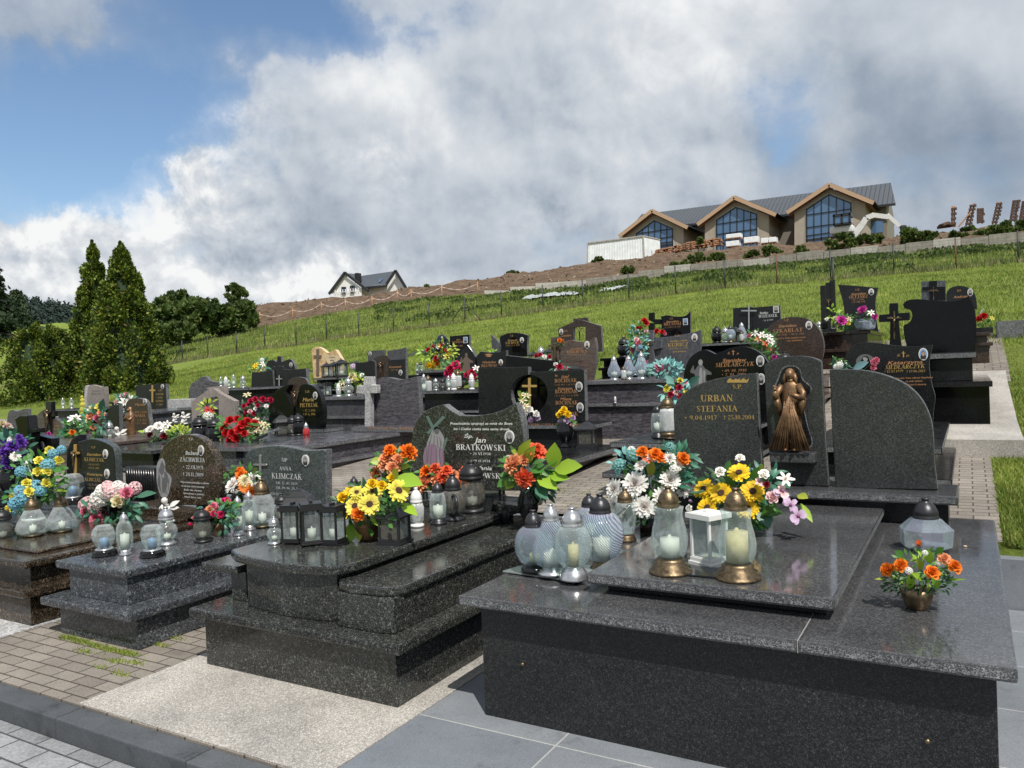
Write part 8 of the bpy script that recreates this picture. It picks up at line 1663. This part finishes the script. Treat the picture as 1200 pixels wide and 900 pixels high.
# weeds along the bank
wd=[(735,320,10,14,61,'a'),(795,313,9,20,64,'b'),(815,308,14,26,66,'c'),(840,305,10,18,64,'d'),(880,302,10,14,66,'e'),(905,298,13,18,66,'f'),(938,297,10,16,64,'g'),(985,292,22,30,64,'h'),(1010,290,18,26,66,'i'),(1030,284,12,20,68,'j'),(1062,285,22,26,64,'k'),(1085,284,18,20,64,'l'),(1135,272,8,14,78,'m'),(1160,278,20,30,66,'n'),(1185,274,18,28,66,'o'),(1120,280,10,20,66,'p'),(602,322,6,14,78,'q'),(700,305,5,12,84,'r'),(1200,270,16,22,66,'s'),(500,338,5,10,72,'t'),(820,283,5,8,86,'u')]
desc=['tuft of weeds','rounded clump of weeds','dark leafy clump','spreading weed clump']
side=['near the white container','below the timber stack','below the sawn boards','below the left pallets','below the middle gable','between middle and right gables','left below the right gable','large one before the excavator body','right beside the excavator tracks','under the excavator boom','tall one under the excavator bucket','right of the excavator bucket','at the foot of the leaning rack','large one below the skyline racks','under the last rack at right','between bucket and first rack','on the bare crest far left of the container','at the left foot of the container','at the far right edge of the bank','on the crest right of the white house','on top of the bank before the hall']
for i,(px,yb,h_,w_,Y,_) in enumerate(wd):
    b=P(px,yb,Y); shrub(desc[i%4]+' on the clay bank, '+side[i],px,yb+3,yb-h_*.8,w_*1.15,Y,1500,60+i,'weed','weed_clump','weeds','weed clumps on the clay bank',False,leaf=.22)
# weed belt between fence and wall
q=random.Random(11); cs=[];sz=[]
while len(cs)<22000:
    px=q.uniform(440,1230); Yf,_=lineat(FENCE,px); Yb,_=lineat(BANK,px); t=q.random()**.75; Y=Yf+1+(Yb-Yf-1)*t; u=P(px,400,1).x; x=u*Y
    if hash2(x,Y,.28)+.45*t<.42: continue
    hh=q.random()*(.42-.12*t)*(1.0 if px>600 else .6); cs.append((Vector((x,Y,tz(x,Y)+hh)),Vector((0,-.3,.8)))); sz.append(q.uniform(.08,.2))
b=leafcloud('weeds',cs,sz,M['weed'],None,(0,0,0),12); tag(b,'thick belt of nettles and weeds below the concrete block wall','weeds',kind='stuff')
# pale plastic sheeting lying in the weeds
M['sheetp']=plain('pale_plastic_sheet',(.42,.46,.46),.4,bump=1,bscale=4,var=.2)
for i,(x0,y0,x1,y1,Y,lb) in enumerate(((612,366,674,360,44,'long crumpled pale plastic sheet lying in the weeds behind the fence'),(700,356,732,352,46,'shorter crumpled pale plastic sheet lying right of the long one'))):
    r=thing('plastic_sheet',lb,'sheet',P((x0+x1)/2,(y0+y1)/2,Y),'plastic sheets in the weeds'); vs=[];fs=[]; n=24
    for a in range(n+1):
        for b_ in range(4):
            p=P(x0+(x1-x0)*a/n,y0+(y1-y0)*a/n,Y); vs.append((p.x,Y+b_*.5,tz(p.x,Y+b_*.5)+.15+.25*math.sin(b_*1.1+.4)*q.uniform(.5,1.3)))
    for a in range(n):
        for b_ in range(3): k=a*4+b_; fs.append((k,k+4,k+5,k+1))
    mb=MB(); mb.add(vs,fs,0,True); mb.build('sheet',M['sheetp'],r)
# warning tape on stakes along the clay at left
tp=[(305,380),(343,368),(377,367),(405,362),(436,355),(466,353),(482,350),(518,348),(560,344)]
r=thing('barrier_tape','red and white barrier tape strung on timber stakes along the clay bank','barrier',P(430,362,52)); pr=None; mb=MB()
for i,(px,py) in enumerate(tp):
    Y=50+ (px-300)*.02; b=P(px,py,Y); g_=tz(b.x,b.y); m2=MB(); m2.tube([(b.x,b.y,g_-.3),(b.x,b.y,max(b.z+.25,g_+.9))],.045,5); m2.build('stake',M['timber'],r); tp_=Vector((b.x,b.y,max(b.z,g_+.7)))
    if pr: 
        for k in range(10):
            a=pr.lerp(tp_,k/10); c_=pr.lerp(tp_,(k+1)/10); a=a-Vector((0,0,.35*math.sin(PI*k/10))); c_=c_-Vector((0,0,.35*math.sin(PI*(k+1)/10))); mb.bar(a,c_,.01,.06,mi=k%2)
    pr=tp_
M['tapew']=plain('tape_white',(.6,.55,.5),.5); M['taper']=plain('tape_red',(.50,.30,.24),.5); mb.build('tape',[M['tapew'],M['taper']],r)
# ================================================================= WHITE HOUSE
YH=96.0
hs_=thing('house','white gabled house with dark L-shaped roof behind the clay crest','house',P(430,345,YH)); M['hwall']=plain('white_house_render',(.84,.84,.82),.8,var=.04); M['hroof']=plain('anthracite_tiles',(.055,.062,.075),.5,var=.1,bscale=8); M['hedge_']=plain('dark_trim',(.02,.02,.023),.5)
def hp(part,pts,mat,parent=hs_): 
    q_=[P(a,b,YH+d) for a,b,d in pts]; n=len(q_); mb=MB(); mb.add(q_,[tuple(range(n))]); return mb.build(part,M[mat],parent)
hp('wall',[(391,358,0),(391,340,0),(404.5,323.5,0),(424,338,0),(424,358,0)],'hwall'); hp('wall',[(424,350,2),(424,335,2),(452,333,2),(452,350,2)],'hwall'); hp('wall',[(452,350,3),(452,334.5,3),(463.5,318.6,3),(474,336,3),(474,350,3)],'hwall')
hp('roof',[(404,320,-.25),(418,321,14),(432,338,14),(431.5,340.5,-.25)],'hroof'); hp('roof',[(404,320,-.25),(385.5,344.5,-.25),(390,344,10),(410,320.5,14)],'hroof')
hp('roof',[(421,323.5,9),(463.5,317.5,9),(451.5,335,1),(428,336.5,1)],'hroof'); hp('roof',[(463.5,317.5,2.5),(475.5,337,2.5),(474,337,12),(462,318.5,12)],'hroof')
mb=MB(); 
for a,b,d in (((404,319.5),(385.5,344.5),-.3),((404,319.5),(431.8,341),-.3),((463.5,317.2),(451.2,335.5),2.3),((463.5,317.2),(475.8,337.5),2.3)): 
    A=P(*a,YH+d); B=P(*b,YH+d); mb.bar(A,B,.2,.42,up=Vector((0,1,0)).cross((B-A).normalized()))
A=P(424,337.5,YH+.8); B=P(452,335.3,YH+.8); mb.bar(A,B,.2,.3); mb.build('verge',M['hedge_'],hs_)
mb=MB(); A=P(418,325,YH+6); B=P(421,320,YH+6); mb.box(A.x,B.x,YH+5.5,YH+6.5,A.z-1,B.z); mb.build('chimney',M['hedge_'],hs_)
for i,(x0,x1,yt,yb) in enumerate(((400.5,405,336.5,344),(410.5,415,335,343))):
    w_=hp('window',[(x0,yb,-.1),(x0,yt,-.1),(x1,yt-.3,-.1),(x1,yb-.3,-.1)],'win'); mb=MB(); 
    for a,b in (((x0,yb),(x0,yt)),((x1,yb),(x1,yt)),((x0,yt),(x1,yt)),((x0,yb),(x1,yb)),(((x0+x1)/2,yb),((x0+x1)/2,yt))): mb.bar(P(*a,YH-.15),P(*b,YH-.15),.08,.14,up=Vector((0,1,.3)))
    mb.build('frame',M['hedge_'],w_)
mb=MB()
for i in range(10): a=P(393+i*3.0,346.5-i*.25,YH-1.2); mb.tube([a,a+Vector((0,0,.9))],.05,4)
mb.bar(P(392,343,YH-1.2),P(421,340.5,YH-1.2),.08,.08); mb.build('balcony_rail',M['hwall'],hs_)
hp('skylight',[(443,330.5,3),(446,326.5,5),(448.5,326,5),(445.5,330.2,3)],'win')
# ================================================================= tidy up: the unit-size lantern prototypes are not part of the place
for p in PR.values():
    for ch in list(p.children): bpy.data.objects.remove(ch)
    bpy.data.objects.remove(p)
